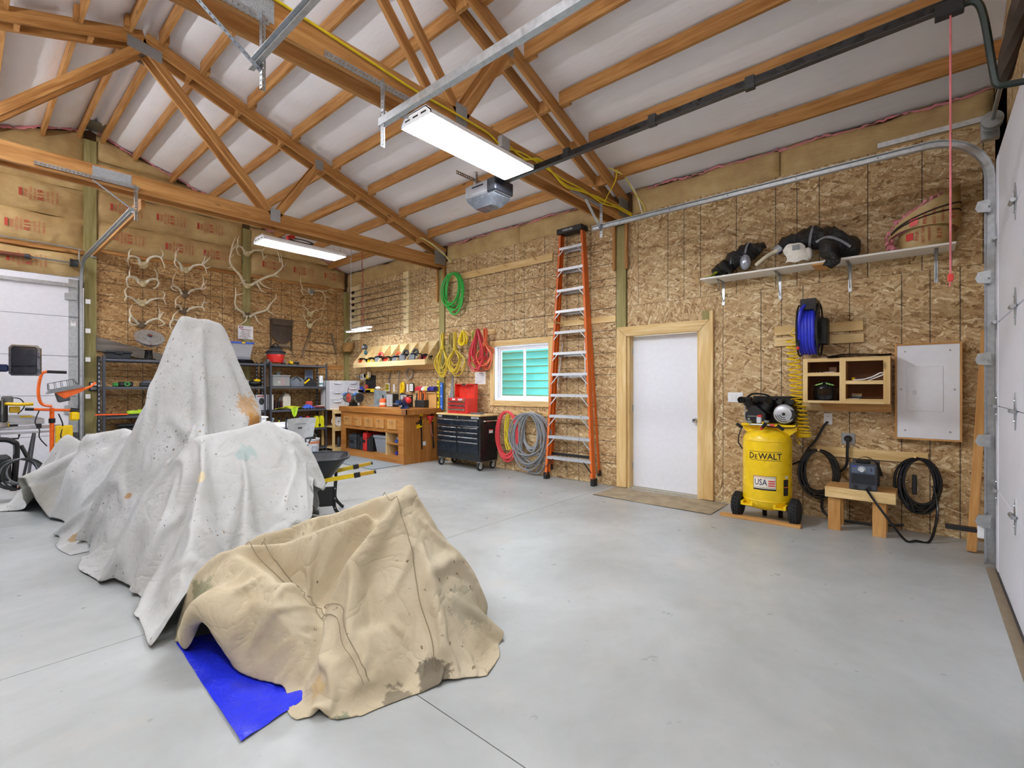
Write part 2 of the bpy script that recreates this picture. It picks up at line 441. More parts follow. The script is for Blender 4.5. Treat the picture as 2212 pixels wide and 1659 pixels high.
# floor: six concrete slabs parted by saw-cut joints
floor = struct('floor', 'pale grey sealed concrete floor slabs with saw-cut joints'); CONC = concrete()
JX, JY = [XL, 1.325, XW + .2], [YF - .1, 3.25, 6.75, YB + .2]
for i in range(2):
    for j in range(3):
        g = .0025
        M().box(JX[i] + g, JX[i + 1] - g, JY[j] + g, JY[j + 1] - g, -.12, 0).o('slab', CONC, floor)
M().box(XL, XW + .2, YF - .1, YB + .2, -.2, -.012).o('subgrade', mat('1A1A19', .9), floor)
M().box(1.9, 5.05, -.50, -.345, -.02, .0035).o('threshold_strip', mat('8E7F69', .85, bump=.6), floor)

def sheet(parent, x0, x1, z0, z1, holes, m, name='osb_sheet'):
    """a board in the wall's local x/z plane, front face at y=0, minus rectangular openings"""
    xs = sorted({x0, x1, *[min(max(h[k], x0), x1) for h in holes for k in (0, 1)]}); zs = sorted({z0, z1, *[min(max(h[k], z0), z1) for h in holes for k in (2, 3)]})
    g = .0015; mm = M()
    for a, b in zip(xs, xs[1:]):
        for c, d in zip(zs, zs[1:]):
            if b - a < .004 or d - c < .004: continue
            mx, mz = (a + b) / 2, (c + d) / 2
            if any(h[0] < mx < h[1] and h[2] < mz < h[3] for h in holes): continue
            mm.box(a - x0 + (g if a == x0 else 0), b - x0 - (g if b == x1 else 0), 0, .012, c - z0 + (g if c == z0 else 0), d - z0 - (g if d == z1 else 0))
    if mm.v: return mm.o(name, m, parent, loc=(x0, 0, z0))

# ---- right wall. local x = -Y world (from the back corner), local y into the wall
WR = struct('wall_right', 'strand board wall with printed layout lines', (XW, 0, 0), rz=RW)
def LY(y): return -y                                    # world Y -> local x of the right wall
DOOR = (LY(3.03), LY(2.05), -.05, 2.06)                 # rough opening of the entry door
pW = [at(1068, 748, X=XW), at(1186, 868, X=XW)]
WIN = (LY(pW[0].y), LY(pW[1].y), pW[1].z, pW[0].z)
holes = [DOOR, WIN]
M().box(LY(YB + .2), LY(-.6), .045, .06, 0, 3.9).xf(lambda p: p).o('girt_backing', mat('4A3826', .9), WR) if False else None
bk = M()
for a, b, c, d in ((LY(YB + .2), WIN[0], 0, 3.9), (WIN[0], WIN[1], 0, WIN[2]), (WIN[0], WIN[1], WIN[3], 3.9), (WIN[1], DOOR[0], 0, 3.9), (DOOR[0], DOOR[1], DOOR[3], 3.9), (DOOR[1], LY(YF - .2), 0, 3.9)):
    bk.box(a, b, .013, .16, c, d)
bk.o('framing', mat('5A432A', .9), WR)
def yrow(ys, zs, m):
    for (a, b) in zip(ys, ys[1:]):
        for (c, d) in zip(zs, zs[1:]): sheet(WR, LY(a), LY(b), c, d, holes, m)
yrow([2.865, .427, -.6], [2.44, 3.66], OSB_V)
yrow([1.793, -.645], [0, 1.22, 2.44], OSB_V)
sheet(WR, LY(3.02), LY(1.793), 2.06, 2.44, [], OSB_P); sheet(WR, LY(3.02), LY(2.865), 2.44, 3.66, [], OSB_P)
sheet(WR, LY(2.05), LY(1.793), 0, 2.06, [], OSB_P)
yrow([6.69, 5.62, 4.40, 3.19], [0, 2.44, 3.66], OSB_G)
sheet(WR, LY(3.19), LY(3.03), 0, 2.06, [], OSB_P)
yrow([10.1, 9.29, 8.07, 6.85], [0, 2.44, 3.66], OSB_G)
for yc, zt in ((3.10, 3.53), (6.764, 3.53)):
    M().box(LY(yc + .07), LY(yc - .07), -.025, .03, 0 if yc > 4 else 2.03, zt).o('post', TREAT['z'], WR)
# corner post
M().box(LY(YB), LY(YB - .10), -.09, .03, 0, 3.52).o('post', TREAT['z'], WR)
# kraft insulation roll along the top of the wall
def puff(parent, x0, x1, z0, z1, depth, name, seed, m, nz=8, seams=(), y0=0.):
    rnd = random.Random(seed); nx = max(int((x1 - x0) / .035), 4)
    ph = [rnd.uniform(0, 6) for _ in range(8)]
    def fn(u, v):
        x = x0 + (x1 - x0) * u; z = z0 + (z1 - z0) * v
        edge = (1 - (2 * v - 1) ** 4) * (1 - (2 * u - 1) ** 40)
        wr = .35 * math.sin(7 * x + ph[0] + 3 * v) * math.sin(17 * x + ph[1]) + .25 * math.sin(31 * x + 9 * v + ph[2])
        dv = (abs(2 * v - 1)) ** 2
        y = y0 - depth * edge * (1 + .25 * wr * dv) + .01 * math.sin(4 * x + ph[3])
        zz = z + (.018 * math.sin(5 * x + ph[4]) + .012 * math.sin(13 * x + ph[5])) * (v ** 3)
        return (x, y, zz)
    return M().grid(fn, nx, nz).o(name, m, parent, smooth=True)
def pinkedge(parent, pts, r, seed, name='pink_fibre'):
    rnd = random.Random(seed); mm = M(); P = [Vector(p) for p in pts]
    L = spline(P, max(4, int(sum((b - a).length for a, b in zip(P, P[1:])) / .03 / max(len(P) - 1, 1))))
    mm.tube([p + Vector((rnd.uniform(-.4, .4) * r, rnd.uniform(-.8, .2) * r, rnd.uniform(-.7, .7) * r)) for p in L], [r * rnd.uniform(.15, 1.15) for _ in L], 5)
    return mm.o(name, PINK, parent, smooth=True)
K = kraft()
for i, (a, b) in enumerate(((10.05, 6.92), (6.62, 4.9), (4.9, 3.24), (2.94, 1.2), (1.2, -.45))):
    puff(WR, LY(a), LY(b), 3.65, 3.945, .055, 'insulation_roll', i, K, 8)
    if i: pinkedge(WR, [(LY(a) + (LY(b) - LY(a)) * k / 8, -.03, 3.93 + .012 * math.sin(k * 2.1 + i)) for k in range(9)], .014, i)

# ---- back gable
WB = struct('wall_back', 'strand board gable wall under kraft-faced insulation batts', (0, YB, 0))
DOORX = 1.285; DTOP = 3.05
def gable(x0, x1, z0, inset=0):   # polygon up to the roof line
    pts = [(x0, z0), (x1, z0), (x1, ztop(x1) + .13 - inset)]
    if x0 < XR < x1: pts.append((XR, ztop(XR) + .13 - inset))
    return pts + [(x0, ztop(x0) + .13 - inset)]
M().prism(gable(DOORX + .15, XW + .1, 0), .013, .2).o('framing', mat('5A432A', .9), WB)
M().prism(gable(XL, DOORX + .15, DTOP), .03, .2).o('framing', mat('5A432A', .9), WB)
for x0, x1 in ((1.44, 2.66), (2.66, 3.62), (3.76, 4.98), (4.98, 5.80)):
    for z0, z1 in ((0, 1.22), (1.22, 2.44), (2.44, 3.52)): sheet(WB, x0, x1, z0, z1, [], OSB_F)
M().box(1.288, 1.44, -.05, .03, 0, 5.28).o('post', TREAT['z'], WB)
M().box(3.615, 3.76, -.03, .03, 0, 4.45).o('post', TREAT['z'], WB)
for x0, x1 in ((1.44, 3.615), (3.76, 5.76)):
    M().box(x0, x1, -.02, .03, 3.52, 3.575, .003).o('girt', FIR['x'], WB)
    M().box(x0, x1, -.012, .012, 1.74 if x0 > 3 else 1.76, 1.84, .003).o('girt', FIR['x'], WB) if x0 > 3 else None
# kraft batts: bulged strips between the girts
def batt(x0, x1, zlo, zhi, seed, depth=.085):
    """zlo/zhi: functions of x; follows the roof slope at the top"""
    rnd = random.Random(seed); ph = [rnd.uniform(0, 6) for _ in range(8)]; nx = int((x1 - x0) / .03) + 2; nz = 14
    def fn(u, v):
        x = x0 + (x1 - x0) * u; a, b = zlo(x), max(zhi(x), zlo(x) + .01); z = a + (b - a) * v
        e = (1 - abs(2 * v - 1) ** 3.2) * (1 - abs(2 * u - 1) ** 18)
        ed = abs(2 * v - 1) ** 2 + .35 * abs(2 * u - 1) ** 6
        wr = math.sin(26 * x + 5 * v + ph[0]) * .5 + math.sin(47 * x - 6 * v + ph[1]) * .3 + math.sin(11 * x + ph[2]) * .5
        return (x, -depth * e * (1 + .3 * wr * ed) - .004 * math.sin(9 * x + 7 * z + ph[3]), z + .012 * math.sin(7 * x + ph[4]) * (1 if v > .5 else .3))
    return M().grid(fn, nx, nz).o('insulation_batt', K, WB, smooth=True)
def prints(x0, x1, z, seed, h=.17, y=-.098):
    rnd = random.Random(seed); x = x0 + rnd.uniform(0, .3)
    while x + .5 < x1:
        m = M(); m.box(0, .035, -.001, 0, -h * .33, h * .33)
        ob = m.o('printed_mark', REDINK, WB, loc=(x, y, z))
        for s, dx, sz in (('PINK', .075, .055), ('NEXT GEN', .125, .04), ('FIBERGLAS', .17, .036)): text(s, WB, (x + dx, y - .001, z), sz, REDINK, rot=math.pi / 2, name='printed_lettering')
        text('R19', WB, (x + .235, y - .001, z), .10, REDINK, rot=math.pi / 2, name='printed_lettering', bold=.01)
        for s, dx, sz in (('CAUTION', .31, .034), ('KRAFT FACED', .36, .03), ('FIBERGLAS', .41, .036)): text(s, WB, (x + dx, y - .001, z), sz, REDINK, rot=math.pi / 2, name='printed_lettering')
        x += rnd.uniform(.58, .74)
roof = lambda x: ztop(x) + .06
rows = [3.58, 4.04, 4.52, 5.0]
for k, (x0, x1) in enumerate(((1.44, 3.615), (3.76, 5.80))):
    for r in range(4):
        lo, hi = rows[r], (rows + [9])[r + 1]
        xe = x1
        while xe > x0 and roof(xe) < lo + .05: xe -= .03
        if xe - x0 < .1: continue
        batt(x0, xe, lambda x, lo=lo: lo, lambda x, hi=hi: min(hi, roof(x)), 10 * k + r)
        xp = xe
        while xp > x0 and roof(xp) < (lo + min(hi, lo + .48)) / 2 + .08: xp -= .03
        prints(x0 + .05, xp, (lo + min(hi, lo + .48)) / 2, 40 + 10 * k + r)
for r, (lo, hi) in enumerate(((3.04, 3.44), (3.50, 3.98), (3.98, 4.46), (4.46, 9))):
    x0 = XL + .1
    while roof(x0) < lo + .05: x0 += .03
    batt(x0, 1.288, lambda x, lo=lo: lo, lambda x, hi=hi: min(hi, roof(x)), 70 + r)
    prints(max(x0, -.9), 1.28, (lo + min(hi, lo + .48)) / 2, 90 + r)
M().box(XL, 1.288, -.06, .03, 3.44, 3.50, .003).o('girt', FIR['x'], WB)
for i, (x0, x1) in enumerate(((-1.0, 1.25), (1.46, 2.9), (2.9, 4.2), (4.4, 5.7))):
    pinkedge(WB, [(x0 + (x1 - x0) * k / 10, -.06, roof(x0 + (x1 - x0) * k / 10) - .01 + .02 * math.sin(k * 1.7 + i)) for k in range(11)], .022, 50 + i)

# ---- front gable (behind and beside the camera) and left wall
WF = struct('wall_front', 'front gable wall around the overhead doors', (0, YF, 0))
fr = M()
for a, b, c, d in ((5.07, XW + .1, 0, 3.9), (1.13, 1.95, 0, 3.1), (XL, -1.92, 0, 3.1)): fr.box(a, b, -.15, 0, c, d)
fr.prism(gable(XL, XW + .1, 3.1), -.15, 0)
fr.o('sheathing', OSB_P, WF)
WLo = M().box(XL - .15, XL, YF - .15, YB + .2, 0, 3.95).o('wall_left', OSB_P); struct('', 'strand board left wall', ob=WLo)

# ---- roof: white facing sagging between the purlins
ceil = struct('ceiling', 'white faced insulation between timber purlins'); FAB = fabric_white()
PD = [.14, .55, 1.08, 1.65, 2.25, 2.84, 3.43, 4.03, 4.55]
bays = [(YF, 2.96), (3.24, 6.62), (6.90, YB + .02)]
def zc(x): return ztop(x) + .062
for s in (1, -1):
    for bi, (y0, y1) in enumerate(((YF - .05, 3.10), (3.10, 6.764), (6.764, YB + .1))):
        ds = [0] + PD
        for a, b in zip(ds, ds[1:]):
            def fn(u, v, a=a, b=b):
                x = XR + s * (a + (b - a) * u); y = y0 + (y1 - y0) * v
                sg = .035 * (1 - (2 * u - 1) ** 2) * (.3 + .7 * (1 - abs(2 * v - 1) ** 10)) + .006 * math.sin(y * 9 + x * 20) * (1 - (2 * u - 1) ** 2)
                return (x, y, zc(x) + .03 - sg + .0)
            M().grid(fn, 6, 24).o('facing_strip', FAB, ceil, smooth=True)
    M().prism([(XR, zc(XR) + .05), (XR + s * 4.7, zc(XR + 4.7) + .05), (XR + s * 4.7, zc(XR + 4.7) + .12), (XR, zc(XR) + .12)], YF - .2, YB + .3).o('roof_panel', mat('8A8A88', .6), ceil)
    PL = {}
    for d in PD[:-1]:
        x = XR + s * d
        for y0, y1 in bays:
            key = round(y1 - y0, 3)
            zt = ztop(x)
            ob = M().box(-.019, .019, 0, y1 - y0, -.07, .075, .002).o('purlin', FIR['y'], ceil, loc=(x, y0, zt))
    # blocks beside the trusses
    for d in PD[:-1]:
        x = XR + s * d
        for yy in (2.96, 6.62):
            M().box(-.019, .019, 0, .11, -.07, .05).o('purlin_block', FIR['z'], ceil, loc=(x + s * .04, yy - .11, ztop(x)))
M().box(XR - .12, XR + .12, YB - .5, YB - .12, 5.41, 5.42).o('ridge_vent_patch', mat('8E9194', .4, .8), ceil)

# ---- entry door
D1 = struct('door_1', 'white steel entry door in a wide pine casing', (XW, 0, 0), rz=RW)
M().box(LY(2.985), LY(2.095), .10, .145, .02, 2.035, .003).o('door_slab', mat('E9ECF4', .4, var=.02), D1)
for x0, x1 in ((LY(3.03), LY(2.99)), (LY(2.09), LY(2.05))): M().box(x0, x1, .0, .16, 0, 2.06).o('jamb', PINE['z'], D1)
M().box(LY(3.03), LY(2.05), .0, .16, 2.04, 2.08).o('jamb', PINE['x'], D1)
M().box(LY(3.02), LY(2.06), .02, .16, 0, .018).o('threshold', mat('B9B29F', .5, .3), D1)
# mitred casing
xa, xb, xc, xd = LY(3.16), LY(3.02), LY(2.06), LY(1.895)
M().prism([(xa, .012), (xb, .012), (xb, 2.03), (xa, 2.155)], -.04, 0).o('casing_board', PINE['z'], D1)
M().prism([(xc, .012), (xd, .012), (xd, 2.26), (xd - .04, 2.26), (xd - .04, 2.155), (xc, 2.03)], -.04, 0).o('casing_board', PINE['z'], D1)
M().prism([(xa + .002, 2.16), (xb + .001, 2.034), (xc - .001, 2.034), (xd - .042, 2.16)], -.04, 0).o('casing_board', PINE['x'], D1)
M().box(xd - .135, xd - .045, -.012, 0, 2.165, 2.27).o('treated_block', TREAT['z'], D1)
kx = LY(2.14)
kb = M(); kb.cyl((kx, .10, .94), (kx, .085, .94), .032, n=16); kb.cyl((kx, .085, .94), (kx, .055, .94), .012, n=10); kb.lathe([(.012, 0), (.026, -.008), (.030, -.022), (.024, -.034), (0.005, -.036)], (kx, .058, .94), 16, 'y')
kb.o('door_knob', CHROME, D1, smooth=True)
for z in (.25, 1.02, 1.8): M().cyl((LY(2.988), .095, z), (LY(2.988), .095, z + .09), .007, n=8).o('hinge', STEEL, D1)

# ---- sliding window with painted siding boards close outside
W1 = struct('window_1', 'white vinyl sliding window in a pine frame', (XW, 0, 0), rz=RW)
x0, x1, z0, z1 = WIN
cw = .085
for a, b, c, d, ax in ((x0 - cw, x0, z0 - cw, z1 + cw, 'z'), (x1, x1 + cw, z0 - cw, z1 + cw, 'z'), (x0, x1, z1, z1 + cw, 'x'), (x0, x1, z0 - cw, z0, 'x')):
    M().box(a, b, -.022, 0, c, d, .002).o('casing_board', PINE[ax], W1)
for a, b, c, d in ((x0, x0 + .015, z0, z1), (x1 - .015, x1, z0, z1), (x0, x1, z1 - .015, z1), (x0, x1, z0, z0 + .015)): M().box(a, b, 0, .13, c, d).o('jamb', WHITE, W1)
VIN = mat('F1F2F4', .35, var=.03)
xm = (x0 + x1) / 2
fm = M()
for a, b, c, d in ((x0 + .015, x0 + .05, z0 + .015, z1 - .015), (x1 - .05, x1 - .015, z0 + .015, z1 - .015), (x0 + .05, x1 - .05, z1 - .05, z1 - .015), (x0 + .05, x1 - .05, z0 + .015, z0 + .05)): fm.box(a, b, .07, .13, c, d)
fm.o('window_frame', VIN, W1)
for a, b, y in ((x0 + .05, xm + .018, .085), (xm - .018, x1 - .05, .105)):
    sm = M()
    for p, q, r, s2 in ((a, a + .03, z0 + .05, z1 - .05), (b - .03, b, z0 + .05, z1 - .05), (a + .03, b - .03, z1 - .08, z1 - .05), (a + .03, b - .03, z0 + .05, z0 + .08)): sm.box(p, q, y, y + .02, r, s2)
    so = sm.o('sash', VIN, W1); M().box(a + .03, b - .03, y + .008, y + .012, z0 + .08, z1 - .08).o('pane', glass('DDEEEE', .05, .03, 'window_glass'), so)
SID = emit('6FD8D2', 1.0, 'daylit_siding') if False else mat('63E6DE', .6, var=.06)
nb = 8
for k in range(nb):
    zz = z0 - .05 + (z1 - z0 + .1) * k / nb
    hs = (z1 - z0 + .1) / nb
    M().prism([(.60, zz + .014), (.63, zz + hs), (.66, zz + hs), (.66, zz + .014)], x0 - .5, x1 + .9, 'x').o('siding_board', SID, W1); M().box(x0 - .5, x1 + .9, .612, .66, zz, zz + .014).o('siding_shadow_strip', mat('8A9A4A', .7), W1)  # olive strips stand in for the shadow lines between the siding boards

# ---- overhead doors
DW = mat('E6E8F1', .42, var=.03, bump=.08)
def overhead(nm, label, x0, x1, y, face, n=5, h=DTOP):
    """face: +1 when the room lies toward +y of the door"""
    D = struct(nm, label, (0, y, 0)); ph = h / n
    for k in range(n):
        M().box(x0, x1, -.02, .02, ph * k + .0025, ph * (k + 1) - .0025, .004).o('door_panel', DW, D)
    M().box(x0 - .12, x1 + .12, -.05 * face, -.025 * face, -.0, h + .05).o('backing', mat('9A9CA2', .6), D)  # added sheet behind the panels, stops daylight leaking through the joints
    M().box(x0, x1, -.025, .025, -.0, .03).o('bottom_seal', mat('3B3A3C', .7), D)
    yy = .02 * face
    for k in range(1, n):
        z = ph * k
        for x in (x0 + .06, x0 + (x1 - x0) / 3, x0 + (x1 - x0) * 2 / 3, x1 - .06):
            hm = M(); a = yy; b = yy + .006 * face
            hm.prism([(x - .045, z + .012), (x, z + .11), (x + .045, z + .012), (x + .03, z - .012), (x, z - .11), (x - .03, z - .012)], a, b)
            hm.cyl((x - .05, yy + .018 * face, z), (x + .05, yy + .018 * face, z), .013, n=8)
            hm.ball((x, yy + .006 * face, z + .06), .008, 6, 4); hm.ball((x, yy + .006 * face, z - .06), .008, 6, 4)
            hm.o('hinge', GALV, D)
    for x in (x0 + .06, x1 - .06): M().box(x - .055, x + .055, yy, yy + .004 * face, .02, h - .02).o('end_stile', GALV if face < 0 else DW, D)
    return D
D2 = overhead('door_2', 'white sectional overhead door in the front gable', 2.03, 5.0, -.42, 1)
D3 = overhead('door_3', 'white sectional overhead door in the back gable', -1.76, 1.22, YB - .05, -1)
D4 = overhead('door_4', 'closed white overhead door beside the first one', -1.9, 1.1, -.42, 1)
for k in range(1, 5):   # strut and arms on the back door
    pass
M().box(-1.7, 1.2, -.055, -.02, 2.90, 2.955).o('door_strut', GALV, D3)
M().box(1.06, 1.20, -.06, -.02, 2.70, 2.80, .004).o('roller_bracket', GALV, D3)
M().box(1.06, 1.20, -.05, -.02, .93, 1.07, .004).o('roller_bracket', GALV, D3)
text('CAUTION', D3, (1.16, -.026, 2.36), .02, REDINK); M().box(1.13, 1.19, -.0245, -.0235, 2.30, 2.375).o('warning_label', WHITE, D3)

M().box(XW + .02, XW + .16, YF - .2, YB + .3, 3.6, 4.1).o('eave_closure', mat('5A432A', .9), ceil)  # closures added along both eaves to block outside light leaks
M().box(XL - .16, XL + .02, YF - .2, YB + .3, 3.6, 4.1).o('eave_closure', mat('5A432A', .9), ceil)
# ================================================================ roof trusses
PLATE = mat('A9AEB2', .35, .9, .3, 140, .8)
def truss(yc, label):
    T = thing('roof_truss', label, 'truss', (0, yc, 0), group=None)
    mid, bot = (3.42, ztop(3.42) - .15), (2.80, 3.70)
    for side in (-1, 1):
        y = .09 * side
        stick(T, 'bottom_chord', (XL + .02, y, 3.625), (XW - .012, y, 3.625), .038, .19, FIR['x'])
        for s in (1, -1):
            e = XW - .02 if s > 0 else XL + .02
            off = .075
            stick(T, 'top_chord', (XR, y, ztop(XR) - off * 1.05), (e, y, ztop(e) - off * 1.05), .038, .14, FIR['x'])
            bx = XR + s * (bot[0] - XR); mx = XR + s * (mid[0] - XR)
            stick(T, 'web', (bx + s * -.03, y, bot[1]), (XR + s * .03, y, ztop(XR) - .20), .038, .09, FIR['x'])
            stick(T, 'web', (bx + s * .04, y, bot[1]), (mx, y, mid[1] + .02), .038, .09, FIR['x'])
            yo = y + side * .0215
            for (cx, cz, w, h) in ((bx, 3.68, .13, .17), (mx, mid[1] + .03, .12, .14), (e - s * .14, 3.70, .25, .25)):
                M().box(cx - w / 2, cx + w / 2, yo - .0015, yo + .0015, cz - h / 2, cz + h / 2).o('nail_plate', PLATE, T)
        M().prism([(XR - .16, ztop(XR) - .12), (XR + .16, ztop(XR) - .17), (XR + .16, ztop(XR) - .30), (XR - .16, ztop(XR) - .25)], y + side * .02, y + side * .0232).o('nail_plate', PLATE, T)
        M().box(XR - .45, XR - .12, y + side * .02, y + side * .0225, 3.56, 3.70).o('nail_plate', PLATE, T)
    for s in (1, -1):
        for d in (.45, 1.0, 1.55, 2.15, 2.75, 3.35, 3.95):
            x = XR + s * d; M().box(-.02, .02, -.07, .07, -.16, -.03).o('blocking', FIR['z'], T, loc=(x, 0, ztop(x)))
    for y in (-.09, .09): M().box(XW - .065, XW - .028, y - .019, y + .019, 2.93, 3.528, .002).o('bearing_block', FIR['z'], T)
    return T
truss(3.10, 'doubled timber truss with a yellow cable stapled along its bottom chord')
truss(6.764, 'doubled timber truss landing beside the hanging green hose')
# tie between the back gable post and the truss
t_ = thing('tie_beam', 'orange timber tie running from the gable post to the truss', 'beam', (1.40, 6.89, 3.50))
stick(t_, 'board', (0, 0, 0), (0, YB - 6.89 - .055, 0), .038, .14, FIR['x']); M().box(-.03, .03, 3.10, 3.152, -.09, -.02).o('strap', PLATE, t_)

# ================================================================ shop lights
def shop_light(label, x, y, z, visible=True, L=1.2, W=.36):
    T = thing('shop_light', label, 'light', (x, y, z), group=None)
    h = M(); h.prism([(-W / 2, 0), (-W / 2, .025), (-W * .33, .075), (W * .33, .075), (W / 2, .025), (W / 2, 0), (W / 2 - .006, 0), (W / 2 - .008, .02), (W * .32, .068), (-W * .32, .068), (-W / 2 + .008, .02), (-W / 2 + .006, 0)], -L / 2, L / 2, 'x')
    h.o('housing', WHITE, T)
    M().box(-L / 2 + .012, L / 2 - .012, -W / 2 + .012, W / 2 - .012, .004, .010).o('diffuser', emit('F4F8FF', LAMP, 'led_diffuser'), T)
    for s in (-1, 1):
        e = M(); e.prism([(-W / 2, 0), (-W / 2, .03), (-W * .33, .08), (W * .33, .08), (W / 2, .03), (W / 2, 0)], s * L / 2, s * (L / 2 - .004), 'x')
        ec = e.o('end_cap', WHITE, T)
        for k in (-1, 0, 1): M().box(s * L / 2 + s * .001, s * L / 2 + s * .002, k * .095 - .03, k * .095 + .03, .028, .040).o('vent_slot', BLACK, ec)
        for yy in (-.10, .10):
            M().tube([(s * (L / 2 - .05), yy, .07), (s * (L / 2 - .05), yy * .9, .12), (s * (L / 2 - .06), yy * .8, 3.53 - z)], .002, 4).o('hanging_wire', STEEL, T)
    return T
SL1 = shop_light('lit four-foot LED shop light hung below the cabled truss', 2.82, 2.87, 3.34)
SL2 = shop_light('lit LED shop light hung above the antlers on the back wall', 3.27, 6.87, 3.34)
def fill_tube_light(label, x, y, z, rz, L=2.3, power=1.):  # added unseen fill lamps that brighten the ceiling and walls
    T = thing('fill_tube_light', label, 'light', (x, y, z), rz)
    M().box(-L / 2, L / 2, -.035, .035, .04, .09, .004).o('channel', WHITE, T)
    for s in (-1, 1):
        M().cyl((-L / 2 + .03, s * .05, .02), (L / 2 - .03, s * .05, .02), .017, n=12).o('fill_led_tube', emit('F4F8FF', FILL_TUBE * power, 'fill_led_tube'), T, smooth=True)
        M().box(s * L / 2 - s * .03, s * L / 2, -.08, .08, 0, .06).o('lamp_holder', WHITE, T)
        M().cyl((s * (L / 2 - .2), 0, .09), (s * (L / 2 - .2), 0, ztop(x) - z - .02), .003, n=5).o('hanging_wire', STEEL, T)
fill_tube_light('added unseen twin-tube fill light hung along the left bay', -.75, 1.9, 4.15, math.pi / 2)
fill_tube_light('added unseen twin-tube fill light hung along the middle of the left bay', -.75, 5.0, 4.15, math.pi / 2)
fill_tube_light('added unseen twin-tube fill light hung by the back of the left bay', -.75, 8.4, 4.15, math.pi / 2)
fill_tube_light('added unseen twin-tube fill light above the front left overhead door', -.35, -.2, 3.2, 0, 1.6, .45)
# cords of the two lights
t_ = bpy.data.objects.new('power_cord', None); COL.objects.link(t_); t_.parent = SL1; t_.location = (.05, .04, .08)
M().tube(spline([(-.08, .0, .0), (-.02, .04, .08), (.10, .06, .12), (.22, .06, .05), (.30, .06, -.01), (.38, .075, .06)], 6), .006, 5).o('cord', BLACK, t_, smooth=True)
M().cyl((.38, .075, .04), (.38, .075, .10), .014, n=8).o('plug', BLACK, t_)
t_ = thing('outlet_box', 'grey surface outlet box on the truss bottom chord', 'outlet', (3.31, 2.985, 3.62))
M().box(-.06, .06, -.05, 0, -.055, .055, .004).o('box', mat('B9BDC2', .4, .3), t_); M().box(-.05, .05, -.053, -.05, -.045, .045).o('cover', GALV, t_)
t_ = bpy.data.objects.new('power_cord', None); COL.objects.link(t_); t_.parent = SL2; t_.location = (0, .04, .09)
for i, L in enumerate(coil((0, 0, .05), .16, .03, 3, .3, 5, depth=.03)): M().tube(L, .007, 5, True).o('cord_loop', DGREY, t_, smooth=True)
M().cyl((-.2, 0, .06), (-.1, 0, .10), .03, n=10).o('red_plug', RED, t_)
# yellow cable along the near truss
t_ = thing('yellow_cable', 'yellow sheathed cable stapled along the truss face', 'cable', (0, 2.985, 3.6))
M().tube(spline([(1.0, -.008, .12), (1.42, -.008, .10), (1.9, -.01, .07), (2.3, -.012, .045), (2.7, -.01, .05), (3.1, -.008, .045), (3.26, -.008, .0)], 8), .009, 6).o('cable', mat('E3CB22', .45), t_, smooth=True)
for k, (a, b, c) in enumerate(((.05, -.03, .06), (.0, .01, .03), (-.03, -.05, .08))):
    M().tube(spline([(3.36, -.01, a), (3.6, -.015, b + .03), (3.9, -.012, c), (4.3, -.015, b), (4.7, -.012, .02 + b * .4), (5.1, -.02, c - .04), (5.55, -.02, .05 + a * .4), (5.80, -.06, .04 + b * .6)], 8), .008, 6).o('cable', mat('E3CB22', .45), t_, smooth=True)
M().tube(spline([(5.15, -.02, .0), (5.2, -.05, .12), (5.3, -.09, .30), (5.33, -.1, .45)], 8), .007, 6).o('cable', mat('E3CB22', .45), t_, smooth=True)
t_ = thing('wire_drop', 'white and yellow wires bending down beside the truss heel', 'cable', (0, 2.96, 3.62))
for k, (c, dx) in enumerate(((mat('E7E4DA', .5), 0), (mat('D9CE63', .5), -.05))):
    M().tube(spline([(5.25 + dx, -.03, .42), (5.45 + dx, -.12, .37), (5.66 + dx, -.16, .22), (5.79, -.17 + dx, .05), (5.82, -.17, .0)], 8), .008, 6).o('wire', c, t_, smooth=True)
t_ = thing('wire_drop', 'pale wires bending down onto the wall by the green hose', 'cable', (0, 6.62, 3.62))
for k, (c, dx) in enumerate(((mat('E7E4DA', .5), 0), (mat('D9CE63', .5), -.05))):
    M().tube(spline([(5.25 + dx, -.02, .32), (5.45 + dx, -.06, .25), (5.66 + dx, -.10, .13), (5.79, -.10 + dx, .02), (5.82, -.10, -.02)], 8), .008, 6).o('wire', c, t_, smooth=True)

# ================================================================ overhead door hardware
def channel(parent, path, flip=1, name='track', m=GALV):
    w, l, t = .056, .030 * flip, .003
    prof = [(0, -w / 2), (0, w / 2), (-l, w / 2), (-l, w / 2 - t * 2), (-t * flip, w / 2 - t * 2), (-t * flip, -w / 2 + t * 3), (-l, -w / 2 + t * 2), (-l * 1.1, -w / 2 - t * 2)]
    mm = M(); sweep(mm, prof, path); return mm.o(name, m, parent)
def tpath(y0, zt, y1, s, R=.36, z0=.03):
    P = [(0, y0, z0), (0, y0, zt - R)]
    for k in range(1, 9):
        a = math.pi / 2 * k / 8; P.append((0, y0 + s * R * (1 - math.cos(a)), zt - R + R * math.sin(a)))
    return P + [(0, y1, zt)]
def hanger(parent, y, zt, zb, x0, x1, dx):
    m = M(); angle_iron(m, (x0, y, zt), (x1, y, zt), (0, 0, 1), (0, 1, 0)); m.o('perforated_angle', GALV, parent)
    m = M(); angle_iron(m, (.004, y - .004, zb), (.004, y - .004, zt + .04), (1, 0, 0), (0, -1, 0)); m.o('perforated_angle', GALV, parent)
    if dx:
        m = M(); angle_iron(m, (.0, y - .006, zb + .10), (dx, y - .006, zt - .02), (1, 0, 0), (0, -1, 0), .03); m.o('perforated_angle', GALV, parent)
tr = thing('door_track', 'galvanised overhead door track curving up beside the breaker panel', 'track', (5.055, 0, 0))
channel(tr, tpath(-.37, 3.28, 3.07, 1)); hanger(tr, 2.975, 3.535, 3.16, -.62, .06, -.34)
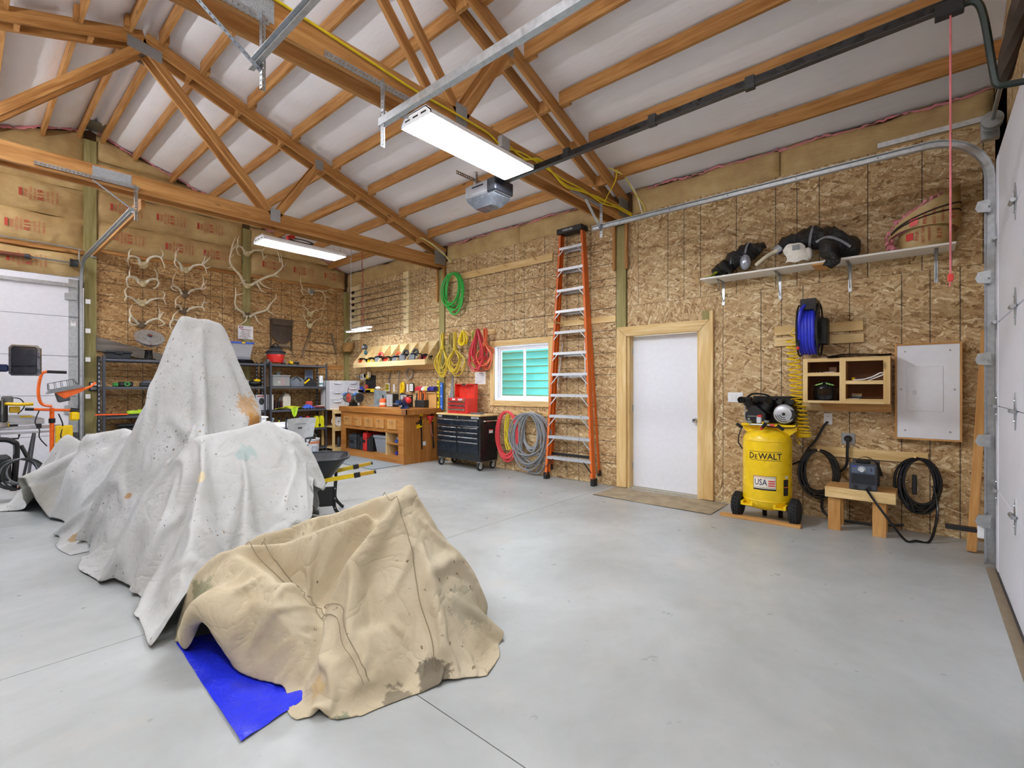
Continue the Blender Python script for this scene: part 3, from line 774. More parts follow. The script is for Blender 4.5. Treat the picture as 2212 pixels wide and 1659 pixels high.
M().box(-.02, .0, -.40, .30, 3.36, 3.40).o('bearing_strap', GALV, tr)
for z in (.35, .95, 1.56, 2.17, 2.7):      # roller brackets and rollers between track and door
    b = M(); b.prism([(-.37, z - .04), (-.30, z - .03), (-.285, z), (-.30, z + .05), (-.37, z + .06)], -.055, -.045, 'x'); b.cyl((-.10, -.36, z), (.0, -.36, z), .006, n=8); b.cyl((-.02, -.36, z), (.0, -.36, z), .022, n=12)
    b.o('roller_bracket', GALV, tr)
for z in (.16, 1.2, 1.9, 2.5, 2.85): M().box(.0, .12, -.45, -.36, z, z + .08).o('jamb_bracket', GALV, tr)
M().box(-.03, .02, -.34, -.30, .22, .34, .004).o('photo_eye', WHITE, tr); M().box(-.025, .05, -.30, -.12, .255, .285, .006).o('bracket', BLACK, tr)
for k, y in enumerate((.3, .9, 1.5, 2.1, 2.7)): M().cyl((-.004, y, 3.285), (.0, y, 3.285), .006, n=8).o('bolt', DGREY, tr)
tr = thing('door_track', 'galvanised track with an angle-iron hanger beside the lit shop light', 'track', (1.985, 0, 0))
channel(tr, tpath(-.37, 3.28, 3.0, 1), -1); hanger(tr, 2.975, 3.535, 3.10, -.42, .34, 0)
m = M(); perf(m, (.0, 2.97, 3.30), (.34, 2.95, 3.43), (0, 0, 1), .035); m.o('perforated_strap', GALV, tr)
tr = thing('door_track', 'galvanised track ending in a triangular perforated hanger', 'track', (1.155, 0, 0))
channel(tr, tpath(-.37, 3.28, 3.04, 1)); hanger(tr, 2.975, 3.535, 3.12, -.62, .06, -.42)
M().tube(spline([(.02, 1.95, 3.72), (.03, 1.98, 3.58), (.02, 2.0, 3.44), (.02, 2.02, 3.36)], 5), .012, 6).o('lift_cable', DGREY, tr); M().box(-.02, .05, 2.0, 2.12, 3.33, 3.37).o('clip', WHITE, tr)
tr = thing('door_track', 'galvanised track rising to the gable from the back overhead door', 'track', (1.262, 0, 0))
channel(tr, tpath(YB - .10, 3.31, 6.63, -1)); hanger(tr, 6.635, 3.555, 3.2, -.78, .05, -.35)
M().tube([(.012, YB - .12, .05), (.012, YB - .12, 2.9)], .011, 6).o('weather_tube', GALV, tr)
for z in (.55, 1.17, 1.75, 2.2, 2.66): M().box(.03, .09, YB - .155, YB - .15, z, z + .07).o('jamb_bracket', WHITE, tr)
# torsion shaft over the front door
tr = thing('torsion_shaft', 'steel torsion shaft with cable drum above the front door', 'shaft', (0, -.37, 3.30))
M().cyl((2.2, 0, 0), (5.08, 0, 0), .0127, n=10).o('shaft', STEEL, tr, smooth=True)
M().lathe([(.03, -.05), (.06, -.045), (.062, -.02), (.055, -.015), (.055, .015), (.062, .02), (.045, .03), (.02, .05)], (4.93, 0, 0), 20, 'x').o('cable_drum', mat('8A8C8C', .5, .4), tr, smooth=True)
sp = M(); sp.tube([(3.15 + .0009 * k * 1.1, .036 * math.cos(k * .9), .036 * math.sin(k * .9)) for k in range(0, 1150)], .0075, 4); sp.o('torsion_spring', mat('54463C', .45, .5), tr)
M().box(5.04, 5.10, -.05, .05, -.08, .08).o('bearing_plate', GALV, tr)
wf2 = M()
def kf(u, v): return (2.2 + 2.9 * u, YF + .02 + .03 * math.sin(u * 40) * .3 - .04 * (1 - (2 * v - 1) ** 4) * -1, 3.42 + .42 * v)
M().grid(kf, 40, 6).o('insulation_batt', K, WF, smooth=True)
text('PINK  FIBERGLAS  R19', WF, (4.3, .068, 3.62), .09, REDINK, name='printed_lettering', sx=-1)
# torsion shaft of the back door
tr = thing('torsion_shaft', 'rusty torsion shaft on the kraft batts above the back door', 'shaft', (0, YB - .14, 3.27))
M().cyl((-1.6, 0, 0), (1.2, 0, 0), .013, n=10).o('shaft', STEEL, tr, smooth=True)
M().cyl((-.6, 0, 0), (.62, 0, 0), .03, n=12).o('torsion_spring', mat('7A4630', .6, .3), tr, smooth=True)
M().cyl((.62, 0, 0), (.68, 0, 0), .036, n=12).o('winding_cone', DGREY, tr, smooth=True)
M().lathe([(.03, -.05), (.062, -.045), (.055, -.02), (.055, .02), (.062, .045), (.03, .05)], (1.16, 0, 0), 18, 'x').o('cable_drum', mat('3A3C3E', .5, .4), tr, smooth=True)
tr = thing('conduit', 'thin grey conduit along the girt above the back door', 'conduit', (0, YB - .09, 3.53))
M().tube(spline([(-2.0, 0, 0), (.3, 0, -.01), (1.18, 0, -.02), (1.22, -.03, -.06), (1.22, -.05, -.2), (1.24, -.05, -.26)], 6), .010, 6).o('pipe', GALV, tr, smooth=True)

# ================================================================ garage opener
T = thing('garage_opener', 'grey and black garage opener hung behind the lit shop light', 'opener', (3.52, 3.36, 3.17))
M().box(-.13, .13, -.22, .22, .10, .24, .02).o('housing', mat('A3A6AC', .35, .2), T)
M().lathe([(.02, -.0), (.10, .0), (.165, .08), (.165, .12)], (0, 0, 0), 4).xf(lambda p: Vector((p.x * .95, p.y * 1.6, p.z))).xf(lambda p: Vector(((p.x - p.y / 1.6) * .72, (p.x * 1.6 + p.y) * .72, p.z))).o('light_lens', mat('5D6168', .25), T)
M().box(-.135, .135, -.222, -.10, .105, .235, .01).o('front_panel', mat('2C2F36', .35), T)
M().box(-.14, -.128, -.05, .10, .19, .20).o('vent', BLACK, T)
for x in (-.1, .1):
    m = M(); angle_iron(m, (x, .08, .24), (x, .08, .37), (0, 1, 0), (1, 0, 0), .03); m.o('hanger_strap', GALV, T)
m = M(); perf(m, (-.35, .10, .27), (.35, .10, .27), (0, 0, 1), .035); m.o('hanger_strap', GALV, T)
M().tube(spline([(.12, .1, .02), (.10, .1, -.05), (.07, .1, -.045), (.08, .1, .02)], 5), .002, 4).o('antenna_wire', mat('B88A5A', .5), T)
T2 = thing('opener_rail', 'long black opener rail running to the front door header', 'rail', (3.52, 0, 0))
stick(T2, 'rail', (0, 3.14, 3.40), (0, -.10, 3.445), .028, .055, mat('141414', .3)); stick(T2, 'rail_flange', (0, 3.14, 3.372), (0, -.10, 3.417), .045, .006, mat('4A4744', .4, .5))
for y in (.9, 1.6, 2.4): M().box(-.02, .02, y - .03, y + .03, 3.385, 3.47).o('rail_clip', BLACK, T2)
M().box(-.03, .03, -.16, -.04, 3.38, 3.45, .004).o('trolley', BLACK, T2)
M().tube(spline([(0, -.12, 3.41), (0, -.20, 3.405), (0, -.235, 3.30), (0, -.27, 3.0), (0, -.285, 2.93), (0, -.33, 2.915), (0, -.40, 2.905)], 6), .017, 6).o('door_arm', mat('26302C', .4, .4), T2, smooth=True)
T3 = thing('release_cord', 'pink-red emergency release cord with a red handle', 'cord', (3.52, -.105, 0))
M().tube(spline([(0, .0, 3.39), (0.004, 0, 2.9), (-.004, 0, 2.4), (0, 0, 1.97)], 8), .005, 6).o('cord', mat('D9797C', .6), T3, smooth=True)
M().box(-.016, .016, -.012, .012, 1.935, 1.975, .004).o('handle', RED, T3); M().tube([(0, 0, 1.94), (.005, .004, 1.91)], .004, 5).o('cord_tail', mat('D9797C', .6), T3)

# ================================================================ folding LED lamp over the bench
p = at(783, 712, X=5.12)
T = thing('folding_lamp', 'lit folding LED garage lamp hung from a chain over the workbench', 'light', p)
for k, (dx, a) in enumerate(((-.16, .05), (.12, -.04))):
    o = M().box(-.30, .30, -.065, .065, -.008, .016, .006).o('wing', WHITE, T, loc=(.06 - .20 * k, .24 - .44 * k, -.0 * k)); o.rotation_euler = (.1, 0, RW + a * 3 + .05)
    e = M().box(-.285, .285, -.056, .056, -.012, -.008).o('led_panel', emit('F4F8FF', LAMP * .8, 'led_diffuser'), o)
M().cyl((0, 0, .0), (0, 0, .05), .05, .035, n=14).o('hub', WHITE, T, smooth=True)
T2 = bpy.data.objects.new('hanging_cord', None); COL.objects.link(T2); T2.parent = T
zc_ = ztop(p.x) + .045 - p.z
rp = spline([(0, 0, .05), (.0, .0, .3), (-.003, .0, .6), (.006, .0, .9), (.0, .01, 1.2), (0, .02, zc_)], 8)
M().tube(rp, .006, 5).o('cord', mat('C64A52', .5), T2, smooth=True); M().tube([Vector(q) + Vector((.008 * math.sin(i * 1.3), .008 * math.cos(i * 1.3), 0)) for i, q in enumerate(rp)], .004, 4).o('black_wire', BLACK, T2, smooth=True)
T3 = bpy.data.objects.new('chain', None); COL.objects.link(T3); T3.parent = T; T3.location = (0, .42, .02)
m = M()
n = int((ztop(p.x) - p.z + .04) / .03)
for k in range(n):
    L = arc((0, 0, .03 * k), .008, 0, 360, 8, 'xz' if k % 2 else 'yz', .019)[:-1]
    L = [(q.x, q.y, q.z) for q in L]; m.tube(L, .003, 4, True)
o = m.o('chain_links', mat('C9CCD2', .3, .8), T3); o['kind'] = 'stuff'
# ================================================================ right wall
def RT(name, label, cat, y, z=0., off=0., group=None):
    """a thing standing or hung off metres in front of the right wall; local x = toward the front gable"""
    return thing(name, label, cat, (XW - off, y, z), RW, group)
def cyl_wrap(verts, R, a0):
    return [(R * math.sin(x / R + a0), -R * math.cos(x / R + a0), z) for x, y, z in verts]
def wrap_text(s, parent, R, a0, z, size, m, bold=0., sx=1., xo=0., name='lettering'):
    ob = text(s, None, (0, 0, 0), size, m, bold=bold, sx=sx, name=name); me = ob.data
    bmx = bmesh.new(); bmx.from_mesh(me)
    for v in bmx.verts:
        x, zz = v.co.x + xo, v.co.z
        v.co = (R * math.sin(x / R + a0), -R * math.cos(x / R + a0), z + zz)
    bmx.to_mesh(me); bmx.free(); ob.parent = parent
    return ob
def wrap_rect(parent, R, a0, x0, x1, z0, z1, m, name='decal'):
    return M().grid(lambda u, v: (R * math.sin((x0 + (x1 - x0) * u) / R + a0), -R * math.cos((x0 + (x1 - x0) * u) / R + a0), z0 + (z1 - z0) * v), 10, 1).o(name, m, parent)
# ---- air compressor
T = RT('air_compressor', 'yellow upright air compressor with a black pump beside the door mat', 'compressor', 1.235, 0, .40)
R_ = .225
tank = M().lathe([(.04, .10), (.10, .105), (.17, .125), (.205, .155), (.222, .20), (.225, .225), (.225, .80), (.220, .835), (.20, .875), (.16, .905), (.10, .925), (.05, .93)], n=48).o('tank', YELLOW, T, smooth=True)
for z in (.215, .815): M().lathe([(.2255, z - .006), (.228, z), (.2255, z + .006)], n=48, cap=False).o('weld_seam', YELLOW, tank, smooth=True)
M().lathe([(.05, .925), (.055, .935), (.035, .945), (.03, .965), (.012, .97), (.012, 1.0)], (-.03, -.02, 0), 14).o('fitting', YELLOW, tank, smooth=True)
INK = mat('201E1C', .5)
a0 = .12
wrap_text('D', tank, R_ + .0015, a0, .665, .083, INK, .016, .92, xo=-.124); wrap_text('WALT', tank, R_ + .0015, a0, .665, .083, INK, .016, .92, xo=.052); wrap_text('E', tank, R_ + .0015, a0, .657, .062, INK, .014, .95, xo=-.078)
for z in (.625, .708): wrap_rect(tank, R_ + .001, a0, -.155, .155, z, z + .004, INK)
wrap_rect(tank, R_ + .001, a0, -.105, .105, .33, .47, INK); wrap_rect(tank, R_ + .0016, a0, -.101, .101, .345, .466, CREAM)
wrap_text('USA', tank, R_ + .0022, a0, .405, .085, mat('232B57', .5), .012, .75, xo=-.035)
wrap_text('MADE IN THE', tank, R_ + .0022, a0, .455, .017, RED, .01, 1.2, xo=-.045); wrap_text('WITH GLOBAL MATERIALS', tank, R_ + .0022, a0, .355, .013, INK, .01, 1.2)
for k in range(3): wrap_rect(tank, R_ + .0022, a0, .034, .095, .372 + k * .022, .384 + k * .022, RED)
for k in range(5): wrap_rect(tank, R_ + .0022, a0, .02 + k * .016, .027 + k * .016, .452, .458, INK)
wrap_rect(tank, R_ + .001, 1.05, -.03, .03, .28, .44, INK, 'warning_label'); wrap_rect(tank, R_ + .0014, 1.05, -.025, .025, .36, .368, ORANGE, 'warning_label'); wrap_rect(tank, R_ + .001, 1.05, -.01, .025, .45, .475, WHITE, 'warning_label')
# saddle plate
M().box(-.235, .27, -.05, .2, .955, .975, .004).o('saddle', YELLOW, T)
M().prism([(-.235, .975), (-.235, .93), (-.17, .86), (.2, .86), (.27, .92), (.27, .975)], .0, .006).o('saddle_flange', YELLOW, T)
# pump
pm = M(); pm.prism([(-.20, .985), (-.22, 1.07), (-.15, 1.16), (-.11, 1.16), (-.02, 1.08), (-.02, .985)], .02, .16); pump = pm.o('crankcase', mat('1B1D22', .4), T)
M().box(-.19, -.04, .012, .02, 1.045, 1.055).o('badge', STEEL, pump); M().tube([(-.215, .02, 1.16), (-.215, .015, 1.02), (-.20, .015, 1.0)], .006, 6).o('oil_pipe', STEEL, pump); M().cyl((-.175, .02, 1.02), (-.175, .0, 1.02), .014, n=10).o('plug', STEEL, pump)
for sx, px in ((-1, -.16), (1, -.03)):
    cy = M()
    for k in range(7):
        c = Vector((px, .09, 1.12)) + Vector((sx * .5, 0, .86)) * (.016 * k); d = Vector((sx * .5, 0, .86)).normalized()
        cy.cyl(c, c + d * .008, .055, n=12); cy.cyl(c + d * .008, c + d * .016, .042, n=10)
    co = cy.o('cylinder', mat('141518', .45), T)
    hd = Vector((px, .09, 1.12)) + Vector((sx * .5, 0, .86)) * .115
    M().box(-.05, .05, -.05, .05, 0, .03, .006).xf(lambda p: p + hd).o('cylinder_head', mat('141518', .45), T)
    fc = hd + Vector((sx * .01 - .03, -.06, .0))
    M().lathe([(.012, .05), (.03, .045), (.036, .03), (.036, -.01), (.028, -.016), (.026, -.008), (.012, -.008)], fc, 16, 'y').o('air_filter', BLACKG, T, smooth=True)
M().tube(spline([(-.22, .1, 1.24), (-.17, .1, 1.28), (-.1, .1, 1.285), (-.02, .1, 1.27), (.03, .1, 1.23)], 6), .011, 6).o('discharge_pipe', BLACKG, T, smooth=True)
# belt guard mesh
bg = M()
for k in range(13): x = -.17 + .44 * k / 12; bg.box(x - .0015, x + .0015, .19, .193, .98, 1.25)
for k in range(9): z = .98 + .27 * k / 8; bg.box(-.17, .27, .188, .191, z - .0015, z + .0015)
bg.o('belt_guard', BLACK, T); M().box(-.18, .28, .196, .2, .97, 1.26).o('guard_back', mat('2A2527', .7), T)
fw = M(); fw.lathe([(.11, .17), (.11, .19), (.10, .19), (.10, .17)], (-.09, 0, 1.09), 20, 'y', False); [fw.box(-.09 + .1 * math.cos(a) - .006, -.09 + .1 * math.cos(a) + .006, .175, .185, 1.085, 1.095) for a in (0, 3.14)]; fw.o('flywheel', DGREY, T)
# motor
mo = M().lathe([(.10, -.02), (.105, .0), (.105, .15), (.09, .17)], (.16, 0, 1.085), 24, 'y').o('motor', mat('1A1C1F', .4), T, smooth=True)
M().lathe([(.02, -.045), (.06, -.04), (.09, -.03), (.102, -.012), (.102, .0)], (.16, 0, 1.085), 24, 'y').o('end_bell', mat('C3C6CA', .35, .4), mo, smooth=True)
for r in (.035, .055, .075): M().tube(arc((.16, -.045 + (r - .035) * .25, 1.085), r, 190, 290, 12), .004, 5).o('vent_slot', BLACK, mo)
M().cyl((.16, -.044, 1.085), (.16, -.05, 1.085), .016, n=12).o('shaft_cap', BLACK, mo); M().prism([(.185, 1.06), (.22, 1.03), (.255, 1.06), (.255, 1.12), (.215, 1.135), (.185, 1.11)], -.036, -.026).o('cover_plate', BLACK, mo)
for x in (.115, .215): M().lathe([(.026, -.01), (.028, .0), (.028, .10), (.026, .11)], (x, 0, 1.205), 12, 'y').o('capacitor', BLACK, mo, smooth=True)
# controls
M().box(-.06, -.015, -.17, -.13, .99, 1.055, .006).o('pressure_switch', mat('C3C6CA', .4), T); M().box(-.052, -.012, -.172, -.13, 1.055, 1.075, .004).o('switch_lever', RED, T)
for x, z in ((-.13, 1.0), (.03, 1.01)): M().lathe([(.022, -.012), (.026, -.008), (.026, .012), (.01, .014)], (x, -.15, z), 14, 'z').o('pressure_gauge', STEEL, T, smooth=True)
M().cyl((-.13, -.15, .975), (.06, -.15, .975), .009, n=8).o('manifold', STEEL, T)
M().cyl((.02, -.16, .985), (.0, -.21, .945), .017, n=10).o('regulator_knob', BLACK, T); M().cyl((0, -.21, .945), (-.004, -.22, .937), .014, n=10).o('knob_cap', RED, T); M().cyl((.06, -.15, .975), (.10, -.15, .975), .012, n=8).o('quick_coupler', RED, T)
for x, s in ((-.25, 1), (.13, 1)):
    M().cyl((x, -.16, .975), (x + .045, -.13, .935), .016, n=10).o('handle_grip', BLACK, T)
M().tube(spline([(-.24, .0, .93), (-.26, -.03, .86), (-.27, -.02, .77), (-.235, .0, .70)], 6), .007, 6).o('drain_hose', BLACK, T, smooth=True)
M().tube(spline([(.24, -.03, 1.05), (.275, -.03, 1.0), (.25, -.06, .955), (.10, -.14, .955), (.0, -.15, .975)], 6), .005, 5).o('motor_cable', BLACK, T, smooth=True)
# wheels
def tyre(parent, c, r, wdt, axis='x', m=RUBBER, knob=True, name='wheel'):
    W_ = M().lathe([(r * .55, -wdt * .5), (r * .8, -wdt * .55), (r * .95, -wdt * .42), (r, -wdt * .2), (r, wdt * .2), (r * .95, wdt * .42), (r * .8, wdt * .55), (r * .55, wdt * .5)], c, 26, axis).o(name, m, parent, smooth=True)
    if knob:
        k_ = M()
        for i in range(22):
            a = 2 * math.pi * i / 22
            for j in (-1, 0, 1):
                q = Vector((j * wdt * .26, math.cos(a + j * .07) * r * 1.0, math.sin(a + j * .07) * r * 1.0)) + Vector(c)
                k_.box(q.x - wdt * .09, q.x + wdt * .09, q.y - .009, q.y + .009, q.z - .009, q.z + .009)
        o = k_.o('tread', m, W_); o['kind'] = 'stuff'
    M().lathe([(.012, -wdt * .3), (r * .55, -wdt * .25), (r * .55, wdt * .25), (.012, wdt * .3)], c, 18, axis).o('hub', mat('B9B9B4', .5), W_, smooth=True)
    return W_
for x in (-.26, .265): tyre(T, (x, -.075, .125), .122, .085)
for x0, x1 in ((-.20, -.09), (.10, .21)): M().prism([(x0, .15), (x1, .15), (x1, .19), (x1 - .02, .19), (x1 - .02, .165), (x0 + .02, .165), (x0 + .02, .19), (x0, .19)], -.20, -.09).o('axle_bracket', YELLOW, T)
M().cyl((-.26, -.075, .125), (.26, -.075, .125), .009, n=8).o('axle', STEEL, T)
for x in (-.05, .1): M().cyl((x, .12, .0), (x, .12, .13), .022, n=10).o('foot', RUBBER, T)
# coiled yellow air hose from the reel to the compressor
T = RT('coiled_air_hose', 'yellow spring-coiled air hose hanging from the blue reel', 'hose', 1.0, 0, .26)
pts = [(.03, .02, 1.955), (-.02, .02, 1.95), (-.05, .01, 1.90)]
zz = 1.86; n = 22; t_ = 0
for k in range(n * 14):
    f = k / (n * 14); a = 2 * math.pi * k / 14
    z = 1.86 - (1.86 - .86) * (1 - (1 - f) ** 1.35)
    pts.append((-.045 + .105 * f + .055 * math.cos(a) * (1 + .25 * f) + .01, .05 * math.sin(a), z))
pts += [(.0, .02, .84), (.03, .0, .79), (.045, -.01, .77)]
M().tube(pts, .0082, 6).o('hose', YELLOW, T, smooth=True)
M().cyl((.03, .02, 1.955), (.10, .02, 1.96), .011, n=8).o('coupler', RED, T); M().cyl((.045, -.01, .775), (.06, -.01, .75), .008, n=8).o('fitting', STEEL, T)
# ---- hose reel on two boards
for i, (z0, z1, lab) in enumerate(((1.92, 2.018, 'upper pale mounting board behind the hose reel'), (1.80, 1.89, 'lower pale mounting board behind the hose reel'))):
    o = M().box(0, .785, -.03, 0, z0, z1, .003).o('mounting_board', PINE['x'], None, loc=(XW, 1.245 - .005 * i, 0), rz=RW); tag(o, lab, 'board')
T = RT('hose_reel', 'black wall reel wound with blue air hose', 'hose reel', .88, 1.93, .03)
M().box(.05, .14, -.16, 0, -.14, .12, .006).o('mount_plate', BLACK, T)
M().box(-.06, .06, -.36, -.33, .19, .30, .004).o('guide_plate', BLACK, T); M().box(.055, .075, -.36, -.10, .17, .30, .004).o('guide_arm', BLACK, T)
M().tube(arc((0, -.345, .245), .032, 0, 360, 14)[:-1], .011, 6, True).o('hose_guide', BLACKG, T, smooth=True)
for x, s in ((-.085, -1), (.085, 1)):
    sd = M(); sd.tube([(x, -.21 + .20 * math.cos(2 * math.pi * k / 28), .0 + .26 * math.sin(2 * math.pi * k / 28)) for k in range(28)], .009, 6, True)
    for k in range(4): a = math.pi / 4 + k * math.pi / 2; sd.beam((x, -.21, 0), (x, -.21 + .19 * math.cos(a), .25 * math.sin(a)), .006, .035)
    sd.o('side_flange', BLACK, T, smooth=True)
M().cyl((-.08, -.21, 0), (.08, -.21, 0), .10, n=20).o('drum', BLACK, T)
BH = mat('2B36C8', .35, var=.06)
for k, x in enumerate((-.064, -.035, -.006, .023, .05)):
    M().tube([(x + .003 * math.sin(j), -.21 + (.175 - .004 * (k % 2)) * math.cos(2 * math.pi * j / 28), (.235 - .005 * (k % 2)) * math.sin(2 * math.pi * j / 28)) for j in range(28)], .0165, 7, True).o('hose_turn', BH, T, smooth=True)
M().tube(spline([(-.02, -.35, .24), (-.05, -.385, .18), (-.065, -.39, .05), (-.07, -.385, -.05), (-.072, -.38, -.10)], 6), .016, 7).o('hose_end', BH, T, smooth=True)
M().cyl((-.072, -.38, -.06), (-.075, -.375, -.17), .013, n=8).o('hose_sleeve', BLACK, T); M().cyl((-.075, -.375, -.17), (-.076, -.375, -.20), .013, n=8).o('coupler', RED, T)
# ---- switches and outlets
def plate(name, lab, y, z, w_, h, m=WHITE):
    T = RT(name, lab, 'switch' if 'switch' in name else 'outlet', y, z); M().box(-w_ / 2, w_ / 2, -.007, 0, -h / 2, h / 2, .003).o('cover_plate', m, T); return T
T = plate('light_switch', 'white three-gang rocker switch plate by the door casing', 1.655, 1.237, .165, .115)
for k in (-1, 0, 1): o = M().box(k * .047 - .014, k * .047 + .014, -.011, -.007, -.033, .033, .002).o('rocker', WHITE, T)
T = plate('wall_outlet', 'white duplex outlet above the small bench with a black plug', .755, 1.03, .075, .117)
for k in (-.025, .025): M().cyl((0, -.007, k), (0, -.010, k), .017, n=14).o('receptacle', WHITE, T); 
for k in (.025,):
    for dx in (-.006, .006): M().box(dx - .0015, dx + .0015, -.0108, -.0098, k - .006, k + .006).o('slot', BLACK, T)
T = plate('power_outlet', 'grey steel outlet plate with a large round black plug', .585, .838, .115, .112, mat('9EA3AA', .35, .6))
M().lathe([(.03, .0), (.034, -.02), (.03, -.04), (.02, -.05)], (0, -.007, 0), 16, 'y').o('plug', BLACK, T, smooth=True)
# ---- breaker panel
T = RT('breaker_panel', 'white breaker panel cover in a thin wood frame', 'panel', .2, .887)
w_, h_ = .435, .858
for a, b, c, d, ax in ((0, w_, -.014, 0, 'x'), (0, w_, h_, h_ + .014, 'x'), (-.014, 0, -.014, h_ + .014, 'z'), (w_, w_ + .014, -.014, h_ + .014, 'z')): M().box(a, b, -.10, 0, c, d).o('frame_strip', CEDAR[ax], T)
cv = M().box(0, w_, -.095, -.05, 0, h_, .003).o('cover', mat('E7E9F0', .4, var=.02), T)
M().box(.07, w_ - .11, -.100, -.095, .25, .66, .003).o('door_panel', mat('E7E9F0', .4, var=.02), cv); M().box(.115, .14, -.105, -.100, .40, .44, .002).o('latch', mat('D2D6DE', .4), cv)
M().box(.0, .02, -.1, -.095, 0, 0.001).o('seam', GREY, cv) if False else None
for x, z in ((.06, .07), (.37, .07), (.06, .8), (.37, .8), (.03, .45), (.40, .45)): M().cyl((x, -.095, z), (x, -.099, z), .008, n=8).o('screw', STEEL, cv)
# ---- rail board and cubby shelf
o = M().box(0, .66, -.03, 0, 1.115, 1.198, .003).o('ledger_board', PINE['x'], None, loc=(XW, 1.265, 0), rz=RW); tag(o, 'pale pine ledger board under the cubby shelf, left length', 'board')
T = RT('cubby_shelf', 'pine wall cubby with four open compartments', 'shelf', .93, 1.2)
W3, H3, D3_ = .69, .44, .30
for a, b, c, d in ((0, W3, 0, .02), (0, W3, H3 - .02, H3), (0, W3, .255, .27), ): pass
M().box(0, W3, -D3_ + .02, 0, 0, .018).o('bottom', CEDAR['x'], T); M().box(0, W3, -D3_ + .02, 0, H3 - .018, H3).o('top', CEDAR['x'], T)
for x in (0, .33, W3 - .018): M().box(x, x + .018, -D3_ + .02, 0, .018, H3 - .018).o('side', CEDAR['z'], T)
M().box(.018, W3 - .018, -.012, 0, .018, H3 - .018).o('back', mat('7A4C28', .6), T)
M().box(.018, .33, -D3_ + .02, -.012, .28, .295).o('shelf', CEDAR['x'], T); M().box(.348, W3 - .018, -D3_ + .02, -.012, .20, .215).o('shelf', CEDAR['x'], T)
ff = -D3_
for a, b, c, d, ax in ((0, .04, 0, H3, 'z'), (.305, .355, .0, H3, 'z'), (W3 - .05, W3, 0, H3, 'z'), (.04, .305, 0, .025, 'x'), (.04, .305, H3 - .035, H3, 'x'), (.04, .305, .265, .30, 'x'), (.355, W3 - .05, 0, .045, 'x'), (.355, W3 - .05, H3 - .035, H3, 'x'), (.355, W3 - .05, .185, .22, 'x')):
    M().box(a, b, ff, ff + .019, c, d, .0015).o('face_frame', PINE[ax], T)
o = M().prism([(.10, 0), (.69, 0), (.69, -.085), (.16, -.085)], -.062, -.032).o('apron_board', CEDAR['x'], None, loc=(XW, .93, 1.2), rz=RW); tag(o, 'wide cedar apron board under the cubby shelf', 'board')
def cub(name, lab, cat, x, z, y=-.18): return thing(name, lab, cat, (XW + y, .93 - x, 1.2 + z), RW)
T = cub('welding_helmet', 'black welding helmet with green flame marks in the cubby', 'helmet', .175, .019)
hm = M().lathe([(.095, 0), (.105, .05), (.105, .10), (.09, .15), (.05, .19), (.01, .20)], n=22); hm.xf(lambda p: Vector((p.x, p.y * .85, p.z))); hm.o('shell', mat('0E0F11', .25), T, smooth=True)
M().box(-.06, .06, -.094, -.086, .06, .125, .004).o('visor', mat('08080A', .08), T)
for s in (-1, 1):
    for k in range(3): M().prism([(s * (.01 + .025 * k), .185 - .008 * k), (s * (.045 + .02 * k), .168 - .006 * k), (s * (.02 + .02 * k), .165 - .006 * k)], -.075 + .004 * k, -.068 + .004 * k).o('flame_mark', mat('9CC76A', .4), T)
T = cub('work_gloves', 'folded grey and white work gloves in the cubby', 'gloves', .52, .216)
def gl(u, v): return (-.10 + .22 * u + .02 * v, -.06 + .12 * v, .012 + .06 * u * u + .02 * math.sin(6 * u))
M().grid(gl, 12, 4).o('glove', mat('C9CBD2', .8), T, smooth=True)
M().tube(spline([(-.11, -.07, .01), (-.03, -.08, .015), (.04, -.08, .04), (.10, -.08, .075), (.12, -.07, .06), (.06, -.07, .03), (.0, -.07, .0)], 5), .006, 5).o('cuff_edge', mat('F0F0F0', .8), T, smooth=True)
T = cub('small_box', 'yellow plastic clip lying beside the gloves in the cubby', 'clip', .405, .216); M().box(-.015, .015, -.02, .02, .005, .035, .006).o('clip_body', YELLOW, T); M().box(-.03, -.015, -.015, .015, .0, .01).o('tab', BLACK, T)
T = cub('electrode_box', 'white box of welding rods in the cubby', 'box', .41, .019); M().box(-.045, .045, -.05, .05, 0, .03, .002).o('carton', mat('DDDDDD', .6), T)
T = cub('nozzle_tray', 'open tray of small nozzles standing on a white box', 'tray', .43, .05); M().box(-.04, .04, -.03, .03, 0, .018).o('tray', mat('3A3634', .5), T); M().box(-.04, .04, .025, .03, .018, .045).o('lid', CARD, T)
for k in range(5): M().cyl((-.03 + .015 * k, -.015, .018), (-.03 + .015 * k, -.015, .026), .005, n=6).o('nozzle', WHITE, T)
T = cub('small_parts', 'wire brush and small fittings in the upper left cubby', 'parts', .21, .296)
M().box(-.05, .05, -.06, -.045, 0, .012, .003).o('brush_handle', mat('CFC9BD', .5), T); M().box(.0, .06, -.02, .03, 0, .06).o('carton', mat('6B4A30', .7), T)
for k in range(4): M().ball((-.13 + .03 * k, -.07, .006), .007, 6, 4).o('fitting', STEEL, T)
T = thing('rubber_mat', 'rolled-flat black rubber mat on top of the cubby', 'mat', (XW - .17, .60, 1.641), RW)
M().grid(lambda u, v: (-.13 + .50 * u, -.16 + .2 * v, .014 + .022 * u + .012 * math.sin(5 * u)), 14, 3).o('sheet', mat('24282C', .6), T); M().grid(lambda u, v: (-.13 + .50 * u, -.16 + .2 * v, .003 + .02 * u + .008 * math.sin(5 * u)), 14, 3).o('sheet', mat('24282C', .6), T)
